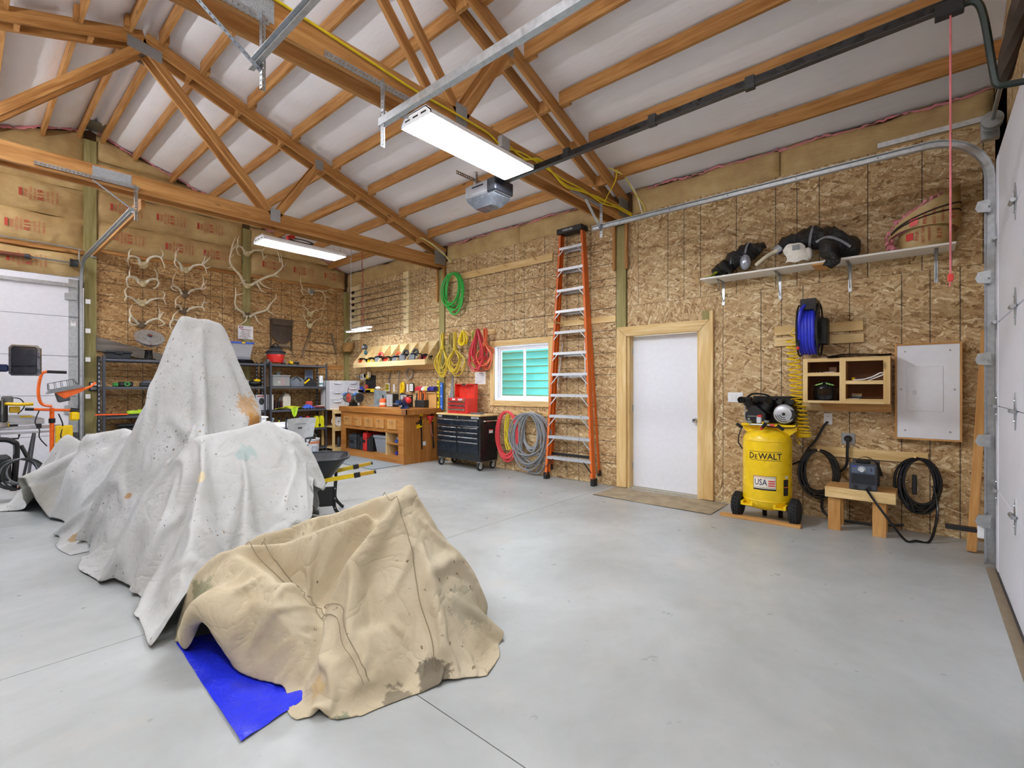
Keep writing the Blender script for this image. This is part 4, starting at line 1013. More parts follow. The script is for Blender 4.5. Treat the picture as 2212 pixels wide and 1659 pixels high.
for k, (c, x) in enumerate((('D9C9B4', 0), ('B8553F', .03), ('E1DED2', .015))):
    o = M().cyl((0, 0, .006), (.13, .02 * k, .006 + .004 * k), .005, n=6).o('marking_pencil', mat(c, .5), None, loc=(XW - .2, .80 - x, 1.641 + .008 * (k == 2)), rz=RW); tag(o, ('tan pencil on top of the cubby', 'red-brown pencil on top of the cubby', 'white pencil on top of the cubby')[k], 'pencil', 'pencils on the cubby')
# ---- white shelf
T = RT('wall_shelf', 'long white melamine shelf on four steel brackets', 'shelf', 1.954, 2.585)
M().box(0, 1.25, -.30, 0, 0, .019, .002).o('board', mat('E9E6DE', .45, var=.04), T); M().box(1.25, 2.157, -.30, 0, 0, .019, .002).o('board', mat('E9E6DE', .45, var=.04), T)
M().box(1.10, 1.26, -.30, -.01, -.019, -.001).o('splice_board', CEDAR['x'], T)
for y in (1.786, 1.197, .571, -.077):
    x = 1.954 - y; b = M(); b.box(x - .014, x + .014, -.004, 0, -.27, -.001); b.box(x - .014, x + .014, -.24, 0, -.023 if 1.1 < x < 1.26 else -.004, -.001); b.beam((x, -.006, -.23), (x, -.215, -.01), .012, .004, (1, 0, 0))
    b.o('bracket', STEEL, T)
# black-bagged bundles on the shelf
BAG = NT('black_bag'); v_ = BAG.obj(); BAG.bump(BAG.noise(v_, 22, 5, .65, 1.5), .9, .02); BAG = BAG.fin(hexc('101013'), .22, 0, .6)
def blob(path, radii, seed, n=18, amp=.16, flat=.8):
    rnd = random.Random(seed); P = spline(path, 7); m = len(P); out = M()
    rs = []
    for i in range(m):
        f = i / (m - 1) * (len(radii) - 1); k = min(int(f), len(radii) - 2); rs.append(radii[k] + (radii[k + 1] - radii[k]) * (f - k))
    out.tube(P, rs, n)
    ph = [rnd.uniform(0, 6.3) for _ in range(6)]
    out.v = [(x + amp * .08 * math.sin(31 * z + ph[0]), y + amp * .10 * math.sin(37 * x + 23 * z + ph[1]), z + amp * .10 * math.sin(29 * x + 41 * y + ph[2]) + amp * .05 * math.sin(83 * x + ph[3])) for x, y, z in out.v]
    return out
TAPE = mat('8C9096', .4, .2)
T = thing('wrapped_bundle', 'black plastic wrapped bundle with silver tape above the door corner', 'bundle', (XW - .17, 1.9, 2.605), RW)
blob([(.06, -.02, .05), (.18, 0, .12), (.33, .02, .20), (.46, .03, .26), (.60, .04, .28)], [.035, .085, .10, .085, .02], 3).o('wrap', BAG, T, smooth=1.2)
blob([(.16, -.09, .06), (.23, -.12, .08), (.29, -.12, .04)], [.03, .075, .02], 4, 12).o('bag_corner', BAG, T, smooth=1.2)
for (x, z, r) in ((.27, .17, .103), (.42, .245, .096)): M().tube([(x + .02 * math.sin(a), .02 + r * math.cos(a), z + r * math.sin(a)) for a in [2 * math.pi * k / 20 for k in range(20)]], .012, 5, True).xf(lambda p: p).o('tape_band', TAPE, T, smooth=True)
M().ball((.42, -.10, .11), (.055, .035, .085), 10, 7).o('taped_knob', mat('9DA2AC', .25, .4), T, smooth=True)
M().grid(lambda u, v: (-.02 + .14 * u, -.11 + .07 * v, .004 + .05 * u * u + .01 * math.sin(14 * v + 9 * u)), 8, 5).o('plastic_flap', mat('A8B42C', .4), T, smooth=True)
T = thing('wrapped_bundle', 'black plastic wrapped bundle with a white cloth patch and hanging flap', 'bundle', (XW - .17, 1.9, 2.605), RW)
M().tube(spline([(.52, -.08, .06), (.62, -.07, .14), (.72, -.03, .20), (.80, .0, .25)], 6), [.02] * 19, 8).o('antler_tine', BONE, T, smooth=True)
blob([(.70, .0, .20), (.84, .02, .27), (1.02, .03, .285), (1.20, .02, .22), (1.36, .0, .10), (1.42, -.01, .04)], [.04, .075, .105, .115, .09, .03], 7).o('wrap', BAG, T, smooth=1.2)
M().cyl((.69, -.01, .19), (.77, .01, .24), .045, .05, n=12).o('tape_band', mat('AEB3BA', .3, .3), T, smooth=True)
M().tube([(1.03 + .02 * math.sin(a), .03 + .108 * math.cos(a), .283 + .108 * math.sin(a)) for a in [2 * math.pi * k / 20 for k in range(20)]], .013, 5, True).o('tape_band', TAPE, T, smooth=True)
M().tube(spline([(1.08, -.10, .20), (1.18, -.13, .22), (1.28, -.12, .17), (1.36, -.09, .10)], 5), .014, 6).o('tape_band', TAPE, T, smooth=True)
blob([(1.12, -.12, .17), (1.20, -.165, .08), (1.22, -.175, -.02), (1.14, -.175, -.075)], [.04, .085, .06, .008], 9, 14, flat=.6).o('hanging_flap', BAG, T, smooth=1.2)
M().grid(lambda u, v: (.80 + .20 * u + .02 * math.sin(5 * v), -.075 - .035 * math.sin(math.pi * u) - .02 * (1 - v), .03 + .20 * v * (1 - .25 * (2 * u - 1) ** 2) + .01 * math.sin(9 * u)), 12, 9).o('cloth_patch', mat('EDE9DE', .9), T, smooth=True)
M().ball((1.0, -.06, .10), (.045, .04, .07), 10, 7).o('cloth_knob', mat('E6E2D8', .9), T, smooth=True); M().box(.875, .935, -.128, -.118, .15, .20).o('tape_patch', mat('8A8D92', .5), T)
# rolled insulation on the shelf end
T = thing('insulation_roll', 'folded kraft-faced pink insulation batt on the white shelf end', 'insulation', (XW - .15, .02, 2.605), RW)
def slab(z0f, z1f, xa, xb, bulge, inner):
    def outer(u, v):
        a = math.pi * (.02 + .96 * u); x = xa + (xb - xa) * (.5 - .5 * math.cos(a)); y = .10 - bulge * math.sin(a) ** .8
        return Vector((x, y, z0f(u) + (z1f(u) - z0f(u)) * v))
    return outer
o1 = slab(lambda u: .0, lambda u: .20 - .02 * u, -.17, .22, .22, 0)
M().grid(o1, 24, 6).o('kraft_face', K, T, smooth=True)
M().grid(lambda u, v: o1(u, v) * .86 + Vector((.0, .04, .015)), 24, 6).o('pink_core', PINK, T, smooth=True)
o2 = slab(lambda u: .08 + .10 * math.sin(math.pi * u * .9) ** .6, lambda u: .10 + .46 * u ** .85, -.25, .26, .255, 0)
M().grid(o2, 28, 8).o('kraft_face', K, T, smooth=True)
M().grid(lambda u, v: o2(u, v) * .9 + Vector((-.012, .05, .012 + .02 * v)), 28, 8).o('pink_core', PINK, T, smooth=True)
pinkedge(T, [o2(k / 10, 1) + Vector((-.01, .03, .01)) for k in range(8)], .026, 77); pinkedge(T, [(-.22, -.02, .10), (-.23, -.06, .05), (-.19, -.08, .02)], .035, 78)
for k in (0, 1): M().tube([o2(u_ / 20, .42 + .16 * k) + Vector((0, -.004, .0)) for u_ in range(3, 21)], .007, 5).o('seam', mat('3A2E20', .9), T)
def onroll(s, fn, u0, v0, size, m=REDINK, off=.006, name='printed_lettering', du=.02):
    ob = text(s, None, (0, 0, 0), size, m, rot=math.pi / 2, name=name, bold=.006)
    c = fn(u0, v0); tx = (fn(u0 + du, v0) - fn(u0 - du, v0)).normalized(); tz = (fn(u0, v0 + .05) - fn(u0, v0 - .05)).normalized(); nn = tx.cross(tz).normalized()
    if nn.y > 0: nn = -nn
    for v in ob.data.vertices: v.co = c + tx * v.co.x + tz * v.co.z + nn * off
    ob.parent = T; return ob
for fn, v0, us in ((o1, .55, (.30, .40, .47, .54, .66)), (o2, .30, (.42, .52, .60, .68, .80))):
    c = fn(us[0], v0); tx = (fn(us[0] + .02, v0) - fn(us[0] - .02, v0)).normalized(); m_ = M(); m_.v = [tuple(c + tx * a * .03 + Vector((0, -.006, b * .032))) for a, b in ((-1, -1), (1, -1), (1, 1), (-1, 1))]; m_.f = [(0, 1, 2, 3)]; m_.o('printed_mark', RED, T)
    for s, u_, sz in zip(('PINK', 'NEXT GEN', 'FIBERGLAS', 'R19'), us[1:], (.042, .03, .026, .055)): onroll(s, fn, u_, v0, sz)
# ---- boards leaning beside the front door
T = RT('leaning_board', 'upright two by four leaning beside the overhead door track', 'board', -.29, 0, .41)
stick(T, 'board', (0, 0, 0.005), (.11, .38, 1.85), .06, .04, CEDAR['x'], (0, 1, 0)); text('4 FEN', T, (.035, .125, .80), .03, INK, rot=math.pi / 2, name='stamp') if False else None
# ---- ladder
T = RT('step_ladder', 'tall orange fibreglass step ladder with aluminium steps against the wall', 'ladder', 3.83, 0, .13)
ORL = mat('DB6A25', .4, var=.08)
def lx(z, s): return s * (.405 - .215 * z / 3.62)          # half width of the front rails
HL = 3.56
for s in (-1, 1):
    x0, x1 = lx(.06, s), lx(HL, s)
    p = M(); a, b = Vector((x0, -.05, .06)), Vector((x1, .02, HL))
    p.beam(a, b, .012, .085, (0, 1, 0)); p.beam(a + Vector((-s * .014, -.038, 0)), b + Vector((-s * .014, -.038, 0)), .03, .008, (0, 1, 0)); p.beam(a + Vector((-s * .014, .038, 0)), b + Vector((-s * .014, .038, 0)), .03, .008, (0, 1, 0))
    rl = p.o('front_rail', ORL, T)
    M().box(x0 - .028, x0 + .028, -.10, .0, 0, .10, .006).o('foot', BLACK, T)
    q = M(); a, b = Vector((lx(.2, s) + s * .02, .075, .16)), Vector((lx(HL, s) * .96, .05, HL)); q.beam(a, b, .012, .05, (0, 1, 0)); q.beam(a + Vector((-s * .01, .02, 0)), b + Vector((-s * .01, .02, 0)), .02, .006, (0, 1, 0)); q.o('rear_rail', ORL, T)
    M().box(a.x - .02, a.x + .02, .05, .10, .12, .20, .005).o('rear_foot', BLACK, T)
    if s > 0:
        for z in (.75, 1.6, 2.4, 3.0): o = text('WERNER', T, (lx(z, s) + .0, -.0915 + .07 * z / HL, z), .028, INK, rot=-math.pi / 2 - .06)
for k in range(11):
    z = .34 + .3033 * k; xl, xr = lx(z, -1) + .012, lx(z, 1) - .012; yy = -.05 + .07 * z / HL
    m = M(); m.box(xl, xr, yy - .042, yy + .042, z - .006, z); m.box(xl, xr, yy - .044, yy - .036, z - .038, z); m.box(xl, xr, yy + .036, yy + .042, z - .03, z)
    for j in range(4): m.box(xl, xr, yy - .034 + .02 * j, yy - .028 + .02 * j, z, z + .002)
    st = m.o('step', ALU, T)
    if k > 0 or True:
        L = .11 if k > 4 else .15
        for s in (-1, 1):
            xe = lx(z - L, s) - s * .012
            bm_ = M(); bm_.beam((lx(z, s) - s * L * .85, yy - .04, z - .03), (xe, yy - .045, z - L - .01), .012, .014, (0, 1, 0)); bm_.o('step_brace', ALU if k else BLACK, st)
    if k in (1, 4, 5, 7, 8, 9, 10):
        M().box(lx(z, -1) * .9, lx(z, 1) * .9, .066, .074, z - .06, z - .035).o('rear_bar', ALU, T)
M().box(lx(.37, -1) + .02, lx(.37, 1) - .02, .02, .03, .35, .39).o('tread_guard', BLACK, T)
for s in (-1, 1): M().beam((s * .19, .06, 2.0), (s * .24, .0, 1.35), .012, .016, (0, 1, 0)).o('spreader_bar', ALU, T)
M().box(-.215, .215, -.07, .10, HL, HL + .075, .008).o('top_cap', BLACK, T); text('WERNER', T, (-.02, -.0712, HL + .035), .038, mat('E8E8E8', .5), sx=1.15)
# ---- boards with pegs
def pegboard(lab, y0, y1, z0, z1, pegs, peglen=.13, rise=.06):
    T = RT('peg_board', lab, 'peg rail', y0, 0); L = y0 - y1
    M().box(0, L, -.02, 0, z0, z1, .002).o('board', PINE['x'], T)
    for y, z in pegs: M().cyl((y0 - y, -.02, z), (y0 - y - .02, -.02 - peglen, z + rise), .011, n=8).o('peg', PINE['y'], T, smooth=True)
    return T
pegboard('long pine peg rail high on the wall above the window', 6.60, 4.243, 3.262, 3.372, [(6.40, 3.32), (5.79, 3.30), (5.175, 3.31), (4.552, 3.32)])
pegboard('short pine peg rail crossing behind the ladder', 4.33, 3.185, 2.245, 2.328, [(4.05, 2.28), (3.62, 2.29)], .22, .02)
pegboard('pine peg rail holding the yellow and red extension cords', 6.68, 5.433, 2.235, 2.325, [(6.60, 2.28), (6.42, 2.28), (6.22, 2.28), (5.98, 2.28), (5.78, 2.28), (5.60, 2.28)])
pegboard('pine peg rail holding the red and grey hoses', 5.12, 4.22, .90, .975, [(5.06, .94), (4.80, .94), (4.45, .94)], .14, .04)
pegboard('pine peg rail holding the two welding cables', .86, -.023, .648, .745, [(.80, .70), (.05, .70)], .13, .02)
def hank(name, lab, cat, y, z, off, rx, rz_, turns, r, m, seed, wob=.18, depth=.03, group=None):
    T = RT(name, lab, cat, y, z, off, group)
    for L in coil((0, 0, 0), rx, rz_, turns, wob, seed, depth=depth): M().tube(L, r, 6, True).o('loop', m, T, smooth=True)
    return T
hank('garden_hose', 'bright green coiled hose hung high beside the post', 'hose', 6.375, 3.05, .10, .26, .33, 9, .0125, mat('39B54A', .35, var=.1), 11, .24, .05)
for L in coil((0, .02, 0), .26, .32, 2, .14, 12): pass
hank('air_hose', 'coiled red hose hung on the low peg rail', 'hose', 5.05, .575, .13, .22, .385, 8, .0155, mat('D8454B', .4, var=.06), 13, .13)
hank('extension_cord', 'thin yellow cord hung inside the red hose coil', 'cord', 4.99, .66, .12, .10, .27, 7, .009, YEL2, 14, .35)
hank('garden_hose', 'coiled grey hose hung on the low peg rail beside the ladder', 'hose', 4.57, .53, .13, .31, .42, 11, .0135, mat('85888B', .4, var=.06), 15, .3, .05)
hank('garden_hose', 'narrow grey hose coil behind the wider grey coil', 'hose', 4.62, .64, .06, .17, .32, 6, .013, mat('9A9DA0', .4, var=.06), 16, .25)
hank('welding_cable', 'black welding cable coil hung left of the welder', 'cable', .83, .475, .10, .15, .235, 6, .0125, BLACKG, 17, .18)
T = hank('welding_cable', 'black welding cable coil with electrode clamp right of the welder', 'cable', .045, .455, .10, .145, .245, 6, .0125, BLACKG, 18, .2)
M().cyl((-.06, -.05, -.12), (-.03, -.05, -.24), .016, n=8).o('cable_connector', BLACK, T); M().box(-.045, -.01, -.06, -.03, -.08, .10, .006).o('electrode_clamp', BLACK, T)
# extension-cord hanks on pegs: loop, wrap, drooping loops
def cordhank(lab, y, z, m, L, w_, r, seed, tie, n=7, off=.14, group=None):
    T = RT('cord_hank', lab, 'cord', y, z, off, group); rnd = random.Random(seed)
    for k in range(n):
        a, b, d = w_ * rnd.uniform(.55, 1.1), L * rnd.uniform(.72, 1.0), rnd.uniform(-.05, .05)
        tw = .02 + .01 * rnd.random(); dx = rnd.uniform(-.25, .25) * w_
        P = [(0, d * .2, 0), (-tw, d * .4, -.05), (-tw * .7, d * .5, -tie), (-a + dx, d, -b * .72), (-a * .55 + dx, d, -b * .96), (dx, d, -b), (a * .55 + dx, d, -b * .94), (a + dx, d, -b * .7), (tw * .7, d * .5, -tie), (tw, d * .4, -.05), (0, d * .2, 0)]
        M().tube(spline(P, 4)[:-1], r, 5, True).o('loop', m, T, smooth=True)
    if tie > .1:
        for k in range(4): M().tube([(.034 * math.cos(2 * math.pi * j / 12), .034 * math.sin(2 * math.pi * j / 12), -tie - .02 + .014 * k + .006 * math.cos(2 * math.pi * j / 12)) for j in range(12)], r, 5, True).o('wrap', m, T, smooth=True)
    return T
CY_ = mat('D8BE3C', .5); CR_ = mat('C8343C', .45); CO_ = mat('D8653A', .45)
cordhank('yellow cord hank tied near the top, beside the post', 6.60, 2.32, CY_, .80, .17, .0095, 21, .26)
cordhank('mustard and grey cord hank between two yellow hanks', 6.43, 2.31, mat('A99A5A', .5), .42, .07, .008, 22, .22, 5, .10)
cordhank('widest yellow cord hank with a low wrapped tie', 6.27, 2.32, CY_, .78, .19, .0095, 23, .30, 8)
cordhank('short bright lemon-yellow cord loop on a peg', 6.06, 2.33, mat('F4DA1E', .4), .26, .085, .0105, 24, .02, 8)
cordhank('slim yellow-green cord hank before the red cords', 5.84, 2.31, mat('C9C45A', .5), .64, .07, .008, 25, .24, 5, .10)
cordhank('long crimson red cord hank', 5.70, 2.33, CR_, .72, .16, .0105, 26, .04, 12)
cordhank('orange cord hank tied near the top, next to the crimson cord', 5.53, 2.33, CO_, .72, .16, .0095, 27, .27, 8)
# ---- things at the floor
o = M().grid(lambda u, v: (0 + .60 * v + .004 * math.sin(40 * u), 1.44 * u, .006 + .002 * math.sin(9 * u + 5 * v)), 20, 8).o('door_mat', mat('A3947A', .95, var=.25, scale=6, bump=.9), None, loc=(5.21, 1.72, 0)); tag(o, 'tan ribbed carpet mat in front of the white door', 'mat')
M().box(0, .6, 0, 1.44, 0, .004).o('mat_backing', mat('4A443A', .9), o)
T = thing('floor_plank', 'cedar plank lying on the floor under the compressor wheels', 'plank', (5.30, 1.27, 0), RW + .005)
M().box(-.37, .37, -.05, .03, .0, .03, .003).o('board', CEDAR['x'], T)
T = RT('small_bench', 'low rough-sawn cedar bench holding the welder', 'bench', .458, 0, .28)
M().box(-.265, .265, -.14, .14, .375, .41, .003).o('top_board', CEDAR['x'], T); M().box(-.265, .265, -.178, -.14, .315, .41, .003).o('apron', PINE['x'], T); M().box(-.265, .265, .14, .178, .315, .41, .003).o('apron', PINE['x'], T)
for x in (-.20, .14): M().box(x - .045, x + .055, -.138, -.098, .0, .375, .002).o('leg', CEDAR['z'], T); M().box(x - .045, x + .055, .098, .138, 0, .375, .002).o('leg', CEDAR['z'], T)
T = RT('welder', 'compact dark grey stick welder with a round dial on the cedar bench', 'welder', .43, .411, .33)
M().box(-.095, .095, -.10, .20, .015, .235, .012).o('case', mat('2F3540', .4), T); M().box(-.105, .105, -.115, -.098, .0, .245, .008).o('front_bezel', mat('3D434D', .45), T); M().box(-.105, .105, .19, .205, .0, .245, .008).o('rear_bezel', mat('3D434D', .45), T)
M().box(-.085, .085, -.118, -.115, .155, .225, .002).o('control_panel', mat('5A6578', .35), T)
dl = M().cyl((-.008, -.118, .19), (-.008, -.135, .19), .021, n=18).o('dial', mat('C9CDD3', .3), T, smooth=True); M().tube(arc((-.008, -.119, .19), .027, -30, 210, 14), .003, 4).o('dial_ring', WHITE, T)
M().box(-.083, -.045, -.1195, -.118, .212, .222).o('emblem', BLUE, T)
for z in (.185, .20): M().cyl((.062, -.118, z), (.062, -.121, z), .006, n=8).o('indicator', BLACK, T)
for k in range(7): M().box(-.09, .09, -.122, -.113, .06 + .013 * k, .066 + .013 * k, .001).o('louver', mat('20242B', .4), T)
for x in (-.055, .045): M().cyl((x, -.113, .03), (x, -.14, .03), .014, n=10).o('terminal', BLACK, T)
M().grid(lambda u, v: (-.07 + .19 * u + (.02 if u > .8 else 0) * v, -.03 + .06 * v, .25 + .045 * math.sin(math.pi * min(u * 1.2, 1)) - (.12 * (u - .82) / .18 if u > .82 else 0)), 18, 3).o('carry_strap', mat('101012', .7), T); M().box(-.06, .05, -.06, .05, .235, .27, .01).o('handle', BLACK, T)
def world_tube(name, lab, cat, pts, r, m, k=8):
    o = M().tube(spline(pts, k), r, 6).o(name, m, None, smooth=True); return tag(o, lab, cat)
world_tube('welder_lead', 'black welder lead looping down to the floor and up to the right coil', 'cable', [at(1871, 1056, X=5.385), at(1895, 1090, X=5.34), at(1925, 1130, X=5.33), at(1957, 1168, X=5.40), (5.47, .06, .014), (5.52, -.03, .014), at(2022, 1130, X=5.62), at(2025, 1095, X=5.68), at(2017, 1050, X=5.72)], .0105, BLACKG)
world_tube('power_lead', 'thick black power lead from the round plug to the welder', 'cable', [(XW - .05, .585, .82), (XW - .06, .587, .70), (XW - .06, .59, .60), (XW - .06, .62, .53), (XW - .06, .69, .48)], .013, BLACK)
world_tube('outlet_lead', 'black lead running from the duplex outlet to the left cable coil', 'cable', [(XW - .015, .755, 1.0), (XW - .03, .79, .95), (XW - .05, .86, .80), (XW - .07, .93, .70), (XW - .09, .97, .55), (XW - .10, .96, .42)], .012, BLACK)
world_tube('floor_lead', 'black lead drooping behind the bench to the floor', 'cable', [(XW - .10, .78, .30), (XW - .05, .80, .20), (XW - .05, .80, .10), (XW - .06, .74, .04), (XW - .08, .62, .025), (XW - .05, .45, .02), (XW - .05, .3, .03), (XW - .04, .15, .06)], .012, BLACK)
world_tube('compressor_lead', 'black lead from the compressor to the left cable coil', 'cable', [(XW - .20, 1.06, .545), (XW - .12, .99, .58), (XW - .10, .95, .62), (XW - .10, .90, .72)], .011, BLACK)
# ================================================================ workbench corner
BY = 8.89                                   # local x = BY - Y
T = RT('workbench', 'varnished plywood workbench with five small drawers and an open cubby', 'workbench', BY)
bx1 = 2.07; fy = -.835
def bxp(px, py): p = at(px, py, X=XW + fy); return (BY - p.y, p.z)
x_, zt_ = bxp(872, 899)
HB = .965
M().box(-.03, bx1 + .10, fy - .03, 0, HB - .10, HB, .003).o('bench_top', PLY['x'], T); M().box(bx1 - .02, bx1 + .10, fy - .032, fy - .001, HB - .098, HB - .002, .003).o('top_end_block', mat('8A5A3C', .5), T)
o0 = bxp(746, 932); o1_ = bxp(860, 985); dv = bxp(834, 950)[0]
cz0, cz1 = .13, .535; cx0, cx1 = o0[0], o1_[0]
fp = M()
for a, b, c, d in ((0, cx0, 0, HB - .10), (cx1, bx1, 0, HB - .10), (cx0, cx1, 0, cz0), (cx0, cx1, cz1, HB - .10)): fp.box(a, b, fy, fy + .018, c, d)
fp.o('front_panel', PLY['x'], T)
M().box(bx1 - .018, bx1, fy + .018, 0, 0, HB - .10).o('side_panel', PLY['z'], T); M().box(0, .018, fy + .018, 0, 0, HB - .10).o('side_panel', PLY['z'], T)
M().box(.018, bx1 - .018, fy + .018, fy + .5, cz0 - .018, cz0).o('cubby_floor', PLY['x'], T); M().box(.018, bx1 - .018, fy + .018, fy + .5, cz1, cz1 + .018).o('cubby_ceiling', PLY['x'], T); M().box(.018, bx1 - .018, fy + .48, fy + .5, cz0, cz1).o('cubby_back', mat('6A4424', .6), T)
M().box(dv - .009, dv + .009, fy + .0, fy + .48, cz0, cz1).o('cubby_divider', PINE['z'], T); M().box(dv, cx1, fy + .01, fy + .48, cz0 + .20, cz0 + .215).o('cubby_shelf', PLY['x'], T)
for (a, b) in ((743.5, 760), (765.5, 781), (788.5, 806), (812.5, 831), (838, 857.5)):
    xa, xb = bxp(a, 910)[0], bxp(b, 915)[0]; d = M().box(xa, xb, fy - .018, fy, .60, .775, .004).o('drawer_front', wood('D2A062', 'B07A3E', 'z', .5, 9, False), T)
    xm = (xa + xb) / 2; h = M(); h.cyl((xm - .045, fy - .045, .735), (xm + .045, fy - .045, .735), .006, n=8); [h.cyl((xm + s * .035, fy - .018, .735), (xm + s * .035, fy - .045, .735), .005, n=6) for s in (-1, 1)]; h.o('drawer_pull', CHROME, d)
M().box(bx1, bx1 + .006, -.42, -.35, .30, .37).o('outlet', WHITE, T)
def BT_(name, lab, cat, x, y, z=HB, group=None): return thing(name, lab, cat, (XW + y, BY - x, z + .0005), RW, group)
# cubby contents
def case(lab, x, w_, h, dpt, col, name='tool_case', y=None):
    T = BT_(name, lab, 'case', x, fy + .05 if y is None else y, cz0)
    M().box(-w_ / 2, w_ / 2, 0, dpt, 0, h, .012).o('shell', mat(col, .5), T); M().box(-w_ * .28, w_ * .28, -.012, 0, h * .45, h * .62, .004).o('latch', mat('1C1C1E', .5), T); M().tube([(-w_ * .25, .05, h), (-w_ * .25, .05, h + .02), (w_ * .25, .05, h + .02), (w_ * .25, .05, h)], .008, 6).o('handle', mat(col, .5), T)
    M().box(-w_ / 2 - .002, w_ / 2 + .002, -.003, dpt, h * .70, h * .72).o('seam', mat('141414', .6), T)
L_ = cx0
case('wide dark grey tool case at the left of the bench cubby', L_ + .16, .26, .28, .35, '3B4148'); case('narrow black tool case beside the wide grey one', L_ + .36, .10, .275, .35, '1E2124'); case('slim black upright case next to the red case', L_ + .475, .08, .25, .35, '26292C')
case('red upright plastic tool case in the bench cubby', L_ + .60, .12, .34, .33, 'CF2B2B'); case('short black case behind the red one', L_ + .735, .09, .24, .33, '202225'); case('black hard case leaning beside the grey tote', L_ + .83, .08, .30, .33, '17181A')
T = BT_('storage_tote', 'grey lidded storage tote in the bench cubby', 'tote', L_ + 1.14, fy + .06, cz0)
M().lathe([(.19, 0), (.235, .27)], n=4).xf(lambda p: Vector(((p.x - p.y) * .99, .19 + (p.x + p.y) * .78, p.z))).o('body', mat('8B9098', .5), T); M().box(-.25, .25, -.01, .39, .27, .325, .012).o('lid', mat('8B9098', .5), T)
for k, (lab, z, c) in enumerate((('blue roll on the bench cubby shelf', cz0 + .2155, '2F62C8'), ('violet-blue bottle at the bottom of the bench cubby', cz0 + .0, '3A35B8'))):
    o = M().lathe([(.03, 0), (.035, .01), (.035, .05), (.02, .06)], n=12).o('shop_roll', mat(c, .4), None, smooth=True, loc=(XW + fy + .12, BY - (dv + .16), z + .001)); tag(o, lab, 'roll')
o = M().lathe([(.05, 0), (.058, .08), (.062, .085), (.062, .095), (.05, .10)], n=16).o('small_tub', mat('B9BDC2', .4), None, smooth=True, loc=(XW + fy + .22, BY - (dv + .11), cz0 + .2165)); tag(o, 'small grey tub on the bench cubby shelf', 'tub')
# bench grinder
T = BT_('bench_grinder', 'grey bench grinder with a red-hubbed wheel on the bench end', 'grinder', .12, fy + .20)
M().prism([(-.09, 0), (.09, 0), (.06, .025), (.045, .09), (-.045, .09), (-.06, .025)], -.06, .06).o('pedestal', DGREY, T)
M().lathe([(.03, -.13), (.075, -.12), (.085, -.10), (.085, .10), (.075, .12), (.03, .13)], (0, 0, .17), 22, 'x').o('motor', mat('5B6462', .45), T, smooth=True)
for s in (-1, 1):
    M().lathe([(.10, -.03), (.105, -.02), (.105, .02), (.10, .03)], (s * .20, 0, .17), 24, 'x').o('guard', mat('6E7674', .45), T, smooth=True); M().lathe([(.02, .0), (.085, .0), (.09, .008), (.02, .010)] if s > 0 else [(.09, -.008), (.02, -.01)], (s * .232, 0, .17), 22, 'x').o('grinding_wheel', mat('1C1C1C', .6), T, smooth=True)
    M().beam((s * .2, -.05, .27), (s * .2, -.12, .22), .09, .004).o('eye_shield', mat('3D6FB0', .3), T); M().box(s * .2 - .04, s * .2 + .04, -.14, -.10, .14, .148).o('tool_rest', STEEL, T)
dk = M().lathe([(.10, -.03), (.105, -.02), (.105, .02), (.10, .03)], (.06, 0, 0), 24, 'y').o('front_guard', mat('4A5250', .45), T, smooth=True, loc=(.02, -.12, .17)); M().lathe([(.005, -.036), (.055, -.034), (.07, -.031), (.09, -.03)], (.06, 0, 0), 22, 'y').o('wheel_label', mat('C94F45', .5), dk, smooth=True); M().cyl((.06, -.036, 0), (.06, -.045, 0), .014, n=10).o('arbor_nut', STEEL, dk)
M().tube([(-.18, -.02, .27), (-.16, -.02, .34), (-.13, -.02, .37)], .008, 6).o('lever', STEEL, T)
# sheet metal splash panel
T = BT_('metal_panel', 'upright grey sheet metal panel on the bench', 'panel', .56, -.30); M().prism([(-.22, 0), (.22, 0), (.22, .24), (.20, .30), (-.20, .33), (-.22, .32)], 0, .003).o('sheet', mat('8C979C', .45, .3, .25, 8), T); M().box(-.2, .22, -.2, .0, 0, .012).o('base_lip', mat('8C979C', .45, .3), T)
T = BT_('hand_cleaner', 'orange hand cleaner jug with a black pump', 'jug', .84, -.42); M().lathe([(.062, 0), (.066, .01), (.066, .12), (.055, .15), (.02, .16)], n=18).o('jug', mat('F0642A', .35), T, smooth=True); M().lathe([(.067, .03), (.0672, .08)], n=18, cap=False).o('label', mat('E9E1D2', .5), T); M().cyl((0, 0, .16), (0, 0, .21), .012, n=8).o('pump', BLACK, T); M().box(-.03, .012, -.01, .01, .205, .22).o('spout', BLACK, T)
def organizer(lab, x, w_, h):
    T = BT_('parts_organizer', lab, 'organizer', x, -.32); M().box(-w_ / 2, w_ / 2, -.07, .07, 0, h, .004).o('cabinet', mat('2C2E2F', .5), T)
    nx, nz = 4, 7
    for i in range(nx):
        for j in range(nz):
            a = -w_ / 2 + .008 + (w_ - .016) * i / nx; c = .008 + (h - .016) * j / nz
            M().box(a + .002, a + (w_ - .016) / nx - .002, -.078, -.07, c + .002, c + (h - .016) / nz - .002).o('drawer', mat('B9BFC4', .3), T)
organizer('small-drawer parts organizer beside the orange jug', 1.02, .21, .25); organizer('small-drawer parts organizer behind the vise', 1.47, .20, .24)
